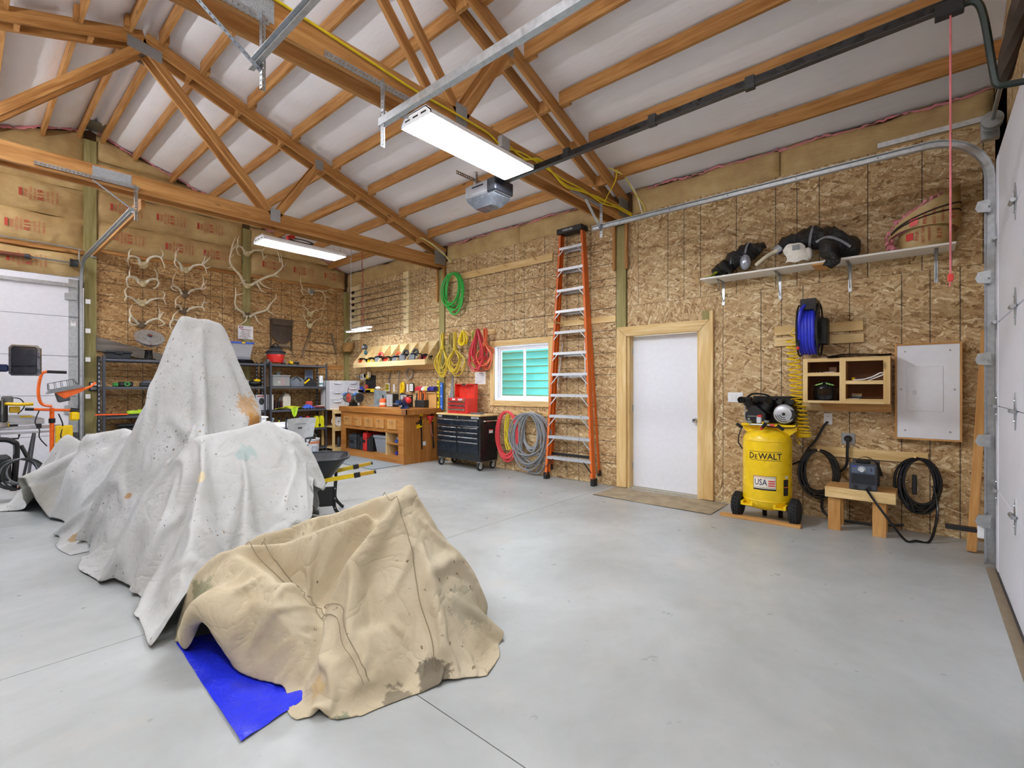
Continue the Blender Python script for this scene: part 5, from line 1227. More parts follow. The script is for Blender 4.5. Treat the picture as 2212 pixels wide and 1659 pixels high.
# bench vise
T = BT_('bench_vise', 'blue bench vise with a red cloth on the bench corner', 'vise', 1.88, fy + .17)
VB = mat('28406E', .35)
M().lathe([(.085, 0), (.085, .015), (.06, .03), (.05, .06)], n=16).o('swivel_base', VB, T, smooth=True); M().prism([(-.05, .06), (.05, .06), (.06, .11), (.045, .15), (-.045, .15), (-.06, .11)], -.09, .03).o('body', VB, T); M().prism([(-.045, .06), (.045, .06), (.055, .11), (.04, .15), (-.04, .15), (-.055, .11)], -.17, -.12).o('moving_jaw', VB, T)
M().box(-.06, .06, -.10, -.09, .12, .165).o('jaw_plate', STEEL, T); M().cyl((0, -.17, .09), (0, -.22, .09), .015, n=10).o('screw', STEEL, T); M().cyl((-.08, -.21, .09), (.08, -.21, .09), .007, n=8).o('handle', STEEL, T)
M().ball((.02, .02, .17), (.10, .05, .05), 12, 8).o('rag', mat('7A2430', .9), T, smooth=True); M().ball((.10, .0, .15), (.06, .05, .06), 10, 7).o('red_bag', RED, T, smooth=True); M().grid(lambda u, v: (-.05 + .2 * u, -.02 + .05 * v, .21 + .015 * math.sin(9 * u)), 8, 2).o('tan_cloth', mat('C9B07A', .9), T, smooth=True)
T = BT_('screwdriver_rack', 'rack of orange-handled screwdrivers at the back of the bench', 'rack', 1.72, -.16); M().box(-.14, .14, -.06, .06, .0, .14, .004).o('block', mat('2A2A2A', .5), T)
for k in range(9): a = -.12 + .03 * k; M().cyl((a, -.03 + .03 * (k % 2), .14), (a + .01, -.03 + .03 * (k % 2), .26 + .03 * (k % 3)), .013, .011, n=8).o('screwdriver', ORANGE if k % 3 else BLACK, T, smooth=True)
T = BT_('wood_board', 'blank tan plywood board at the right back of the bench', 'board', 1.92, -.10); M().box(-.17, .15, -.01, .008, 0, .27, .002).o('panel', mat('D9A763', .6), T); M().box(-.17, .15, -.04, .01, .27, .285).o('ledge', PINE['x'], T)
for k, (lab, x, w_, h, c) in enumerate((('white-framed yellow print standing behind the grey metal panel', .43, .15, .13, 'B9A91E'), ('black-framed drawing standing behind the vise', 1.24, .14, .13, 'E8E8E6'))):
    T = BT_('picture_frame', lab, 'picture', x, -.03, HB + .29); M().box(-w_ / 2, w_ / 2, -.012, 0, 0, h + .04, .003).o('frame', WHITE if k == 0 else BLACK, T); M().box(-w_ / 2 + .014, w_ / 2 - .014, -.014, -.012, .014, h + .026).o('print', mat(c, .5), T)
    (text('YOUR', T, (0, -.0145, .115), .05, INK, bold=.02), text('CREW', T, (0, -.0145, .062), .05, INK, bold=.02)) if k == 0 else M().tube(arc((0, -.0145, .085), .03, 0, 360, 12)[:-1], .002, 4, True).o('sketch', GREY, T)
for k, (lab, x) in enumerate((('blank white card right of the yellow print', .62), ('blank white card left of the framed drawing', 1.07))): o = M().box(-.03, .03, -.01, -.005, 0, .15).o('paper_card', WHITE, None, loc=(XW, BY - x, HB + .29), rz=RW); tag(o, lab, 'card')
# drill (yellow) and saws on the wall
T = BT_('reciprocating_saw', 'yellow reciprocating saw hanging on the wall above the bench', 'saw', .90, -.05, 1.22)
M().tube(spline([(.02, 0, .0), (.03, 0, .10), (.05, -.01, .18), (.10, -.01, .20), (.12, -.01, .12), (.09, -.01, .02)], 5), [.03] * 26, 8).o('body', YELLOW, T, smooth=True); M().box(.0, .05, -.02, .02, -.12, .02, .008).o('gearbox', DGREY, T); M().beam((.02, 0, -.12), (.0, 0, -.26), .003, .016).o('blade', STEEL, T)
T = BT_('hand_saw', 'old hand saw with a looped wooden handle on the wall', 'saw', .50, -.012, 1.72)
M().tube([(q.x, 0, q.z) for q in arc((.0, 0, .0), .035, 0, 360, 14, 'xz', .06)][:-1], .011, 6, True).o('handle', mat('C9923F', .5), T, smooth=True); M().prism([(-.02, -.05), (.02, -.05), (-.05, -.36), (-.07, -.36)], -.002, .002).o('blade', STEEL, T)
T = BT_('steel_rule', 'long steel blade leaning on the wall by the yellow saw', 'blade', .76, -.02, 1.20); stick(T, 'blade', (0, 0, 0), (.06, 0, .50), .003, .035, ALU, (0, 1, 0))
T = BT_('tape_roll', 'large grey tape roll hung on the wall under the tool shelf', 'tape', 1.16, -.02, 1.61)
M().lathe([(.085, -.02), (.115, -.02), (.115, .02), (.085, .02), (.085, -.02)], (0, 0, 0), 26, 'y', False).o('roll', mat('A79C8C', .7), T, smooth=True)
# pegboard with coloured bins (left) and bin row (right)
T = BT_('louvred_rack', 'black louvred panel with rows of red, blue and yellow bins', 'bin rack', -.40, -.005, 1.24)
M().box(-.02, .36, -.012, 0, -.02, .36).o('panel', BLACK, T)
for k in range(12):
    for j in range(4): M().box(.0 + .03 * k, .018 + .03 * k, -.016, -.012, .10 + .04 * j, .112 + .04 * j).o('louvre', mat('3A3A3C', .5), T)
def bin_(parent, x, z, w_, c, d=.11, h=.07):
    m = M(); m.prism([(-d, 0), (0, 0), (0, h), (-d * .55, h), (-d, h * .6)], x, x + w_, 'x'); return m.o('bin', mat(c, .35), parent)
for x, z, w_, c in ((-.24, .24, .16, 'D8302C'), (-.08, .24, .16, '2F43D0'), (.10, .24, .24, 'F0D820'), (-.25, -.02, .13, 'E04030'), (-.12, -.02, .12, 'F0D820'), (.0, -.02, .14, '3355D8'), (.15, -.02, .2, 'F0D820')): b_ = bin_(T, x, z, w_, c); b_.location = (0, -.012, 0); 
for o_ in list(T.children):
    pass
for i, (x, z, w_, c) in enumerate((('-', 0, 0, 0),)): pass
for k in range(5): M().box(-.22 + .1 * k, -.16 + .1 * k, -.10, -.04, .31 - .26 * (k % 2), .36 - .26 * (k % 2) + .02 * k, .006).o('bin_contents', mat(('9A9A9A', '3A50C0', 'D8D8D8', 'B94A40', 'E8E0C0')[k], .5), T)
T = BT_('spray_can_box', 'white box standing in the coloured bins', 'box', -.44, -.07, 1.50); M().box(-.05, .08, -.03, .03, .0, .13, .003).o('carton', mat('D9D9D6', .5), T); M().ball((.01, -.031, .07), (.035, .003, .04), 10, 6).o('printed_oval', mat('6A6A6A', .5), T)
T = BT_('spray_can_box', 'small yellow carton standing in the coloured bins', 'box', -.24, -.07, 1.52); M().box(-.03, .03, -.03, .03, 0, .09, .003).o('carton', YELLOW, T)
T = BT_('bin_row', 'row of red, white and navy parts bins on the wall', 'bin rack', 1.45, -.005, 1.28)
M().box(0, .56, -.01, 0, .0, .06).o('rail', STEEL, T)
for k, c in enumerate(('D02A3A', 'C8344A', 'E8E8E4', 'E8DC7A', '2C2F8A', '3A3F98')): b_ = bin_(T, .0 + .092 * k, 0, .088, c, .10, .08); b_.location = (0, -.01, 0)
T = BT_('glove_liner', 'pale sock-like liner lying on the grey metal panel', 'liner', .45, -.28, HB + .325); M().ball((0, 0, .035), (.09, .03, .035), 12, 7).o('liner', mat('D9DAD8', .8), T, smooth=True)
# spirit levels against the post
for k, (lab, c, x, w_) in enumerate((('yellow and black spirit level standing against the post', 'F0D820', 2.075, .05), ('blue spirit level standing against the post', '3A72D8', 2.14, .06))):
    T = BT_('spirit_level', lab, 'level', x, -.055 if k else -.07, HB if k == 0 else .93); M().box(0, w_, -.02, .01, 0, .50, .003).o('beam', mat(c, .4), T)
    for z in (.06, .25, .44): M().cyl((w_ / 2, -.021, z), (w_ / 2, -.019, z), .015, n=12).o('vial', BLACK if k == 0 else mat('D8E4F0', .3), T)
    if k == 0: M().box(.008, w_ - .008, -.022, -.02, .12, .20).o('grip', BLACK, T); M().box(.008, w_ - .008, -.022, -.02, .30, .39).o('grip', BLACK, T)
# clamps and funnel on the bench side
for k, (y, z, L) in enumerate(((-.48, .86, .62), (-.22, .95, .72))):
    T = thing('bar_clamp', ('black and yellow bar clamp hung on the bench side', 'second black and yellow bar clamp behind the red funnel')[k], 'clamp', (XW + y, BY - bx1 - .02, z), 0)
    M().beam((0, 0, 0), (.03, 0, -L), .008, .022, (1, 0, 0)).o('bar', BLACK, T); M().prism([(-.09, -.20), (.03, -.13), (.05, -.10), (.02, -.22), (-.08, -.245)], -.015, .015).o('jaw', YELLOW, T); M().box(-.03, .025, -.02, .02, -.20, -.10, .006).o('trigger_body', BLACK, T); M().box(-.02, .05, -.014, .014, -.03, .01, .004).o('top_jaw', YELLOW, T); M().cyl((-.10, 0, -.15), (-.04, 0, -.15), .012, n=8).o('handle', BLACK, T)
T = thing('funnel', 'red long-neck funnel hung on the bench side', 'funnel', (XW - .31, BY - bx1 - .08, .82), 0); M().lathe([(.012, -.14), (.018, -.10), (.075, .0), (.078, .01), (.07, .0), (.014, -.09)], n=20, cap=False).o('cone', RED, T, smooth=True); M().tube(spline([(0, 0, -.13), (.02, 0, -.25), (.05, 0, -.36)], 5), .010, 6).o('spout', mat('B9736E', .5), T, smooth=True); M().tube(spline([(.05, 0, -.36), (.07, 0, -.45), (.09, 0, -.56)], 5), .012, 6).o('tip', BLACK, T, smooth=True)
# ---- tool shelf with slanted dividers
T = RT('tool_rack', 'long pale plywood wall rack with slanted dividers', 'rack', 9.30, 1.76)
LR = 2.44; PP = wood('E8D3A2', 'D2B37A', 'x', .5, 9, False)
M().box(0, LR, -.012, 0, .02, .46).o('back_panel', PP, T); M().box(0, LR, -.31, 0, .02, .035).o('floor_panel', PP, T); M().box(0, LR - .02, -.322, -.31, .0, .10).o('front_lip', PP, T); M().box(.25, LR, -.03, 0, -.07, .02).o('ledger', PINE['x'], T)
for k in range(9): x = .0 + (LR - .012) * k / 8; M().prism([(-.31, .035), (-.012, .035), (-.012, .455), (-.03, .455), (-.31, .11)], x, x + .012, 'x').o('divider', PP, T)
def power_tool(lab, x, z, c1, c2, kind, seed):
    T = RT('power_tool', lab, 'power tool', 9.26 - x, 1.80 + z, .19); rnd = random.Random(seed); T.scale = (1.25, 1.15, 1.35)
    if kind == 0: M().ball((0, 0, .07), (.10, .06, .06), 12, 8).o('motor_body', mat(c1, .45), T, smooth=True); M().tube(spline([(-.05, 0, .10), (-.02, 0, .16), (.05, 0, .16), (.08, 0, .09)], 5), .02, 7).o('handle', mat(c2, .5), T, smooth=True); M().cyl((.0, -.07, .06), (.0, -.05, .06), .07, n=16).o('blade_guard', GREY, T)
    else: M().cyl((-.10, 0, .06), (.08, 0, .08), .045, .04, n=12).o('motor_body', mat(c1, .45), T, smooth=True); M().cyl((.08, 0, .08), (.14, 0, .085), .025, .015, n=10).o('chuck', BLACK, T); M().tube([(-.08, 0, .04), (-.09, -.05, .0), (-.08, -.08, .01)], .022, 8).o('handle', mat(c2, .5), T, smooth=True)
    for L in coil((.02, -.02, .09), .11, .06, 4, .45, seed, depth=.06): M().tube([(a * .9, b * .6 - (c - .09) * .9, max(.10 + b * .8 + (c - .09) * .55, .012)) for a, b, c in L], .007, 5, True).o('cord_loop', BLACKG, T, smooth=True)
for i, (x, z, c1, c2, kd, lab) in enumerate(((.16, 0, 'E05A2A', '1C1C1C', 1, 'orange corded drill in the rack bay nearest the corner'), (.50, 0, 'E0C020', '202020', 1, 'yellow and black corded tool in the rack'), (.78, 0.02, '2A2A2C', 'C03A30', 0, 'black corded saw with a red handle in the rack'), (1.08, 0, 'C03828', '242424', 1, 'red corded drill in the rack'), (1.38, .0, '9A9CA0', 'D85A28', 0, 'grey sander with an orange handle in the rack'), (1.62, .03, '6A6C70', '2A2A2A', 0, 'dark grey circular saw in the rack'), (1.92, .03, 'B8BCC0', '303030', 0, 'silver circular saw with a coiled cord in the rack'), (2.25, 0, '8A1C24', '2A2A2A', 1, 'small maroon tool in the last rack bay'))): power_tool(lab, x, z, c1, c2, kd, 60 + i)
# ---- rod racks
for k, (y0, z0, z1, lab) in enumerate(((9.88, 2.40, 3.62, 'tall pine rod-rack board near the corner post with reels'), (7.93, 2.42, 3.655, 'tall pine rod-rack board with hooks beside the lamp'))):
    T = RT('rod_rack_board', lab, 'rod rack', y0, 0); w_ = .34 if k == 0 else .21; PB = wood('F2E4BC', 'DFC68E', 'z', .5, 9, False); M().box(0, w_, -.025, 0, z0, z1, .003).o('board', PB, T); M().box(w_ - .015, w_ + .005, -.06, 0, z0, z1, .002).o('edge_strip', PB, T)
    for j in range(8): z = z1 - .17 - .135 * j; M().tube([(.09, -.02, z), (.09, -.06, z - .01), (.09, -.08, z + .015)], .006, 6).o('hook', BROWN, T)
for j in range(8):
    z = 3.48 - .135 * j; o = M().tube([(0, 0, 0), (.9, -.0, .006), (1.8, 0, .012), (2.6 - .12 * (j % 3), 0, .02)], [.008, .006, .004, .002], 6).o('fishing_rod', mat(('1C1C1E', '20180E', '2A1414', '14161E')[j % 4], .35), None, smooth=True, loc=(XW - .075, 9.86, z), rz=RW); tag(o, 'dark fishing rod resting on the %s hook of the rod racks' % ('topmost', 'second', 'third', 'fourth', 'fifth', 'sixth', 'seventh', 'lowest')[j], 'fishing rod', 'fishing rods on the wall')
    if j < 5:
        r_ = M().lathe([(.028, -.02), (.035, -.015), (.02, -.01), (.02, .01), (.035, .015), (.028, .02)], (.22, -.05, -.03), 12, 'y').o('reel', BLACKG if j != 4 else STEEL, o, smooth=True); M().tube([(.22, -.075, -.03), (.26, -.08, -.01), (.27, -.10, -.01)], .006, 6).o('crank', BLACK if j != 2 else RED, o)
# hanging basket and mask by the corner
T = thing('woven_basket', 'small woven wicker basket hung on the corner post', 'basket', (XW - .17, YB - .28, 2.14)); bk_ = M().lathe([(.10, 0), (.125, .06), (.135, .14), (.12, .20), (.115, .20), (.10, .02)], n=20); bk_.xf(lambda p: Vector((p.x * .9 + p.z * .25, p.y, p.z))); bk_.o('basket', mat('A47C46', .8, var=.35, scale=60, bump=1.), T, smooth=True)
M().tube(spline([(-.06, 0, .19), (.06, 0, .33), (.12, 0, .22)], 5), .006, 5).o('strap', mat('D8D4C8', .7), T, smooth=True)
T = RT('respirator', 'grey dust mask hung left of the tool rack', 'mask', 9.32, 2.22, .03); M().ball((0, 0, 0), (.09, .05, .07), 12, 8).o('facepiece', mat('4A4E54', .5), T, smooth=True); M().box(-.05, .05, -.052, -.045, -.02, .03, .004).o('badge', mat('B9BDC4', .4), T); M().ball((.02, -.0, -.12), (.07, .04, .05), 12, 8).o('goggles', mat('3F7480', .3), T, smooth=True)
T = RT('paint_stick', 'slim brown stick hung under the rod-rack board', 'stick', 9.50, 1.85, .01); stick(T, 'stick', (0, 0, 0), (0, 0, .55), .012, .02, FIR['x'], (0, 1, 0))
# ---- roller tool chest
T = RT('tool_chest', 'black rolling tool chest with a wooden top', 'tool chest', 5.9, 0, .22)
W5, D5 = 1.06, .40
M().box(-W5 / 2, W5 / 2, -D5 / 2, D5 / 2, .15, .875, .006).o('cabinet', mat('15171A', .3), T); M().box(-W5 / 2 - .005, W5 / 2 + .005, -D5 / 2 - .012, D5 / 2, .876, .905, .004).o('wood_top', PINE['x'], T)
fy5 = -D5 / 2
def drawer(x0, x1, z0, z1):
    d = M().box(x0 + .006, x1 - .006, fy5 - .012, fy5, z0 + .005, z1 - .005, .003).o('drawer', mat('121B28', .25), T); M().prism([(fy5 - .012, z1 - .035), (fy5 - .026, z1 - .022), (fy5 - .024, z1 - .008), (fy5 - .012, z1 - .006)], x0 + .012, x1 - .012, 'x').o('pull', CHROME, d)
a5, b5 = -W5 / 2 + .035, W5 / 2 - .035
drawer(a5, b5, .70, .825); zz = [.26, .46, .54, .62, .70]
for j in range(4): drawer(a5, -.005, zz[j], zz[j + 1]); drawer(.005, b5, zz[j], zz[j + 1])
M().box(a5 - .01, b5 + .01, fy5 - .014, fy5, .705, .715).o('trim_strip', CHROME, T)
M().box(a5, a5 + .10, fy5 - .004, fy5, .838, .866).o('badge', mat('C9CCD0', .3, .5), T); bd = M().box(b5 - .17, b5, fy5 - .004, fy5, .836, .868).o('badge', mat('C9CCD0', .3, .5), T); text('HUSKY', bd, (b5 - .085, fy5 - .0045, .852), .026, INK, bold=.01, sx=1.4)
M().cyl((0, fy5, .85), (0, fy5 - .006, .85), .012, n=10).o('lock', CHROME, T)
M().tube([(W5 / 2, -.14, .80), (W5 / 2 + .035, -.14, .80), (W5 / 2 + .035, .14, .80), (W5 / 2, .14, .80)], .011, 8).o('push_handle', CHROME, T, smooth=True)
M().box(W5 / 2, W5 / 2 + .001, .0, .09, .60, .66).o('label', WHITE, T); M().box(W5 / 2 + .001, W5 / 2 + .0018, .0, .09, .645, .66).o('label_band', RED, T)
for x in (-W5 / 2 + .06, W5 / 2 - .06):
    for y in (-D5 / 2 + .05, D5 / 2 - .05):
        c_ = M(); c_.box(x - .03, x + .03, y - .03, y + .03, .135, .15); c_.box(x - .026, x - .02, y - .025, y + .025, .05, .14); c_.box(x + .02, x + .026, y - .025, y + .025, .05, .14); cs = c_.o('caster_fork', mat('B9BBBC', .4, .5), T)
        M().lathe([(.035, -.016), (.062, -.016), (.065, 0), (.062, .016), (.035, .016)], (x, y, .065), 20, 'x').o('caster_wheel', RUBBER, cs, smooth=True); M().lathe([(.006, -.018), (.037, -.017), (.037, .017), (.006, .018)], (x, y, .065), 16, 'x').o('caster_hub', mat('C9C9C6', .4), cs, smooth=True)
# red top box
T = RT('toolbox', 'red steel toolbox with its lid open on the black chest', 'toolbox', 5.97, .9055, .22)
M().box(-.24, .24, -.15, .10, 0, .26, .006).o('body', RED, T)
for k in range(3): d = M().box(-.215, .20, -.158, -.15, .03 + .065 * k, .088 + .065 * k, .003).o('drawer', mat('B92A26', .35), T); M().box(-.21, .195, -.17, -.158, .055 + .065 * k, .08 + .065 * k, .005).o('drawer_pull', CHROME, d)
M().box(-.12, -.05, -.1515, -.15, .225, .25).o('badge', WHITE, T); bd = M().box(.02, .13, -.1515, -.15, .22, .25).o('badge', mat('C9CCD0', .4), T)
for x in (-.19, .18): M().box(x - .015, x + .015, -.155, -.15, .21, .255, .002).o('latch', CHROME, T)
ld = M(); ld.box(-.24, .24, .10, .112, .25, .50, .004); ld.box(-.24, -.228, .02, .10, .27, .50); ld.box(.228, .24, .02, .10, .27, .50); ld.box(-.24, .24, .02, .10, .488, .50); ld.o('lid', mat('E23A28', .4), T); M().box(-.05, .05, .0, .02, .47, .505, .006).o('lid_catch', CHROME, T)
for z in (.33, .42): M().cyl((.0, .10, z), (0, .095, z), .008, n=8).o('rivet', STEEL, T)
T = RT('folded_cloth', 'folded grey rag on the black chest beside the red toolbox', 'rag', 5.58, .9055, .28); M().grid(lambda u, v: (-.12 + .24 * u, -.06 + .12 * v, .018 + .006 * math.sin(20 * u) * math.sin(9 * v)), 16, 8).o('fold', mat('7E8088', .9), T, smooth=True); M().box(-.115, .115, -.055, .055, 0, .014, .004).o('fold', mat('6E7078', .9), T)
T = RT('paper_notice', 'handwritten paper notice below the cord rail', 'notice', 5.78, 1.40); M().box(-.135, .135, -.006, 0, -.01, .215, .002).o('backing_board', PINE['z'], T); M().box(-.125, .125, -.008, -.006, .0, .205).o('paper', WHITE, T)
for k, s in enumerate(('DAILY', 'CHECK LIST', 'AIR AND OIL', 'DAILY WEIGHT', 'SHUT IT ALL OFF')): pass
for k in range(6): M().tube([(-.10 + .2 * j / 14 * (1 - .1 * (k % 3)), -.0085, .18 - .03 * k + .004 * math.sin(j * 2.3 + k)) for j in range(15)], .0022, 4).o('handwriting', mat('4A4A4C', .6), T)
T = RT('umbrella', 'folded grey and white striped umbrella behind the toolbox', 'umbrella', 6.42, .91, .06)
for k in range(6): M().prism([(-.12 + .028 * k, .0), (-.095 + .028 * k, .0), (.028 + .002 * k, .72), (.026 + .002 * k, .72)], -.02 - .004 * (k % 2), -.012 - .004 * (k % 2)).o('pleat', mat(('B9BCC2', '6A6E76')[k % 2], .6), T)
o = M().box(0, 1.05, 0, .62, .002, .014, .003).o('floor_mat', mat('8C9498', .85, bump=.6), None, loc=(4.40, 6.82, 0)); tag(o, 'grey foam mat tile in front of the workbench, near half', 'mat'); o.scale = (.58, 1, 1)
M().box(0, 1.05, .62, 1.9, .002, .014, .003).o('mat_tile', mat('8A9296', .85, bump=.6), o)
# ================================================================ back wall: antlers
def antlers(lab, ox, oy, sc_, skull, beams, tines, r=.019, sk='bone', depth=.10):
    """traced on the wall plane, beams standing off the wall and bulging toward the room"""
    def w(p, lift): q = at(ox + p[0] / sc_, oy + p[1] / sc_, Y=YB - .06); return Vector((q.x, YB - .035 - lift, q.z))
    s0 = w(skull, 0); T = thing('antler_mount', lab, 'antlers', s0, group=None)
    BN = mat(('D9CFB4', 'CFC2A0', 'DDD5C0')[int(abs(s0.x * 10)) % 3], .55, var=.22, scale=14)
    kb = M(); kb.ball((0, -.02, .0), (.07, .03, .05), 12, 8); kb.ball((0, -.03, -.035), (.05, .025, .035), 10, 6); kb.cyl((-.045, -.03, .03), (-.055, -.04, .05), .022, n=8); kb.cyl((.045, -.03, .03), (.055, -.04, .05), .022, n=8); kb.o('skull_plate', mat({'bone': 'CDBE93', 'dark': '6A5A46', 'white': 'E6E4DE'}[sk], .6, var=.3), T, smooth=True)
    if sk == 'white':
        for k in range(4): M().tube([(-.05 + .03 * k, -.05, -.05), (-.04 + .03 * k, -.055, .0), (-.055 + .03 * k, -.05, .05)], .007, 5).o('stripe', BLACK, T)
    for P in beams:
        n = len(P); L = [w(p, .03 + depth * math.sin(math.pi * .62 * i / (n - 1))) - s0 for i, p in enumerate(P)]; L = [Vector((0, -.03, .0)) * .3 + L[0] * .3] + L; Q = spline(L, 5); m = len(Q)
        M().tube(Q, [r * (1.1 - .85 * (i / (m - 1)) ** 1.5) for i in range(m)], 7).o('beam', BN, T, smooth=True)
    for P in tines:
        L = [w(p, .03 + depth * .85) - s0 for p in P]
        if len(L) == 2: L = [L[0], (L[0] + L[1]) / 2 + Vector((0, -.02, -.008)), L[1]]
        Q = spline(L, 5); m = len(Q); M().tube(Q, [r * (.72 - .62 * i / (m - 1)) for i in range(m)], 6).o('tine', BN, T, smooth=True)
c2 = (250, 500, 4.33); c3 = (470, 490, 4.14)
antlers('antlers with broad tan skull plate, topmost beside the gable post', *c2, (255, 310), [[(225, 290), (205, 255), (160, 240), (115, 245), (100, 280), (110, 330)], [(290, 290), (305, 260), (350, 240), (400, 250), (425, 290), (445, 355)]], [[(115, 245), (112, 205), (140, 165)], [(100, 285), (75, 278)], [(412, 252), (432, 220), (405, 170)]], .022)
antlers('antlers on a pale plate, second from the top beside the gable post', *c2, (252, 480), [[(215, 480), (190, 445), (140, 430), (100, 440), (90, 470), (100, 520), (120, 528)], [(290, 475), (310, 455), (350, 448), (380, 460), (385, 490), (370, 525), (335, 540)]], [[(120, 430), (118, 380), (130, 340)], [(375, 455), (372, 400), (345, 350)], [(385, 490), (405, 485)]], .022)
antlers('dark-based antlers, third from the top beside the gable post', *c2, (245, 665), [[(205, 665), (160, 635), (100, 615), (75, 640), (72, 660)], [(290, 670), (320, 645), (390, 630), (430, 640), (455, 690)]], [[(90, 615), (75, 560), (110, 522)], [(430, 635), (445, 590), (405, 558)]], .02)
antlers('antlers with a dark skull plate just above the dish heater', *c2, (240, 868), [[(210, 860), (170, 830), (130, 800), (118, 850), (150, 875), (195, 875)], [(280, 860), (320, 835), (380, 820), (420, 845), (440, 870), (390, 888)]], [[(130, 800), (120, 740), (145, 685)], [(390, 818), (400, 770), (388, 712)], [(395, 815), (420, 775), (445, 760)]], .021, 'dark')
antlers('pale many-tined antlers touching the kraft insulation', *c2, (655, 355), [[(620, 360), (600, 315), (560, 280), (535, 290), (545, 330), (575, 350)], [(685, 360), (720, 325), (790, 320), (820, 350), (835, 400)]], [[(545, 280), (548, 215), (585, 155)], [(550, 240), (545, 190)], [(790, 318), (815, 270), (825, 205)], [(800, 318), (850, 270), (872, 245)], [(820, 350), (875, 335)]], .021)
antlers('antlers with a brown and white skull plate above the cloth peak', *c2, (648, 585), [[(615, 580), (590, 545), (545, 520), (505, 520), (520, 550), (565, 565)], [(675, 580), (700, 555), (760, 540), (800, 545), (825, 530), (815, 525)]], [[(525, 518), (520, 460), (555, 380)], [(785, 543), (805, 480), (800, 410)], [(800, 510), (838, 465)]], .02, 'dark')
antlers('antlers half hidden right behind the cloth peak', *c2, (635, 740), [[(615, 735), (590, 700), (550, 690), (540, 725)], [(665, 745), (700, 720), (760, 710), (800, 720), (810, 755)]], [[(548, 690), (550, 640), (610, 585)], [(790, 712), (810, 660), (818, 615)], [(810, 670), (855, 665)]], .019, 'dark')
antlers('lowest antlers mostly hidden by the tall cloth', *c2, (625, 860), [[(600, 850), (570, 835), (530, 830), (495, 860), (495, 900), (520, 930)], [(650, 850), (690, 835), (730, 830), (760, 860), (765, 900)]], [[(515, 832), (535, 780), (590, 730)], [(735, 832), (720, 780)]], .019)
antlers('small antlers high on the second post by the shop light', *c3, (262, 235), [[(245, 235), (215, 195), (180, 180), (155, 200), (165, 250), (195, 265)], [(285, 235), (320, 215), (370, 220), (385, 260), (395, 300)]], [[(168, 185), (165, 120), (185, 88)], [(375, 222), (410, 190)], [(395, 285), (425, 255)]], .02)
antlers('largest wide elk antlers on the second post', *c3, (270, 525), [[(240, 510), (190, 440), (130, 390), (85, 340), (75, 290), (95, 230), (150, 160)], [(305, 520), (350, 490), (420, 455), (480, 435), (540, 375), (535, 320), (530, 255)]], [[(90, 240), (110, 160), (132, 105)], [(80, 290), (118, 255)], [(105, 370), (65, 378)], [(215, 490), (150, 525)], [(540, 375), (585, 335)], [(528, 330), (495, 210)], [(475, 440), (520, 465)], [(340, 500), (400, 550), (470, 565)], [(320, 515), (360, 580), (405, 598)]], .026, 'bone', .2)
antlers('elk antlers on the second post just above the white sign', *c3, (258, 790), [[(240, 800), (215, 770), (150, 735), (125, 690), (130, 620), (130, 555)], [(290, 800), (330, 775), (410, 750), (440, 700), (485, 650), (490, 610)]], [[(133, 620), (205, 600)], [(145, 730), (120, 750)], [(235, 800), (220, 850), (170, 880)], [(485, 655), (498, 645)], [(420, 755), (480, 800)], [(305, 800), (335, 855), (378, 878)]], .025, 'dark', .18)
antlers('antlers with a striped black and white wrapped skull plate', *c3, (838, 580), [[(800, 575), (750, 560), (735, 580), (750, 610), (800, 605)], [(885, 570), (930, 590), (940, 640), (938, 695)]], [[(745, 562), (725, 500), (728, 430)], [(915, 580), (990, 565), (1050, 515)], [(990, 568), (1053, 580)], [(940, 632), (1015, 632)]], .018, 'white')
antlers('small deer antlers above another small pair near the corner', *c3, (830, 775), [[(815, 770), (790, 735), (755, 710), (750, 680), (768, 650)], [(845, 770), (870, 745), (920, 740), (945, 745)]], [[(757, 710), (778, 675)], [(798, 738), (822, 700)], [(866, 748), (862, 708)], [(912, 740), (935, 715), (940, 680)], [(935, 742), (952, 715)]], .013, 'bone', .06)
antlers('small deer antlers below another small pair near the corner', *c3, (825, 882), [[(810, 880), (795, 845), (765, 815), (755, 770), (770, 740)], [(840, 880), (860, 845), (905, 825), (945, 850)]], [[(770, 815), (760, 780)], [(800, 850), (820, 825)], [(902, 826), (925, 775)], [(930, 838), (942, 790)]], .013, 'bone', .06)
# ---- sign, pack, bucksaw, weathered board
T = thing('warning_sign', 'white no-trespassing sign with red lettering on the post', 'sign', (3.666, YB - .036, 2.28)); M().box(-.14, .14, -.004, 0, 0, .265, .002).o('plate', mat('EDEDEF', .4), T)
M().prism([(-.132, .008), (.132, .008), (.132, .011), (-.132, .011)], -.005, -.004).o('border', GREY, T); M().prism([(-.132, .254), (.132, .254), (.132, .257), (-.132, .257)], -.005, -.004).o('border', GREY, T)
M().box(-.12, -.045, -.0052, -.004, .213, .247).o('red_block', mat('8E2A2E', .5), T); text('NO', T, (-.082, -.0056, .23), .034, WHITE, bold=.02); text('TRESPASSING', T, (0.0, -.005, .187), .036, mat('8E2A2E', .5), bold=.02, sx=.92)
for k, s in enumerate(('VIOLATORS', 'WILL BE SHOT', 'SURVIVORS', 'WILL BE SHOT', 'AGAIN')): text(s, T, (0, -.005, .150 - .031 * k), .028, mat('5A2A30', .5), bold=.012, sx=1.05)
T = thing('canvas_pack', 'old brown canvas pack on a frame hung on the back wall', 'pack', (4.355, YB - .012, 2.13))
def pk(u, v):
    x = -.205 + .41 * u; b = .10 + .17 * (2 * u - 1) ** 2 * 1.0; z = b + (.60 - b) * v; return (x, -.05 - .05 * math.sin(math.pi * u) * (1 - .6 * v) + .006 * math.sin(17 * x + 9 * z), z)
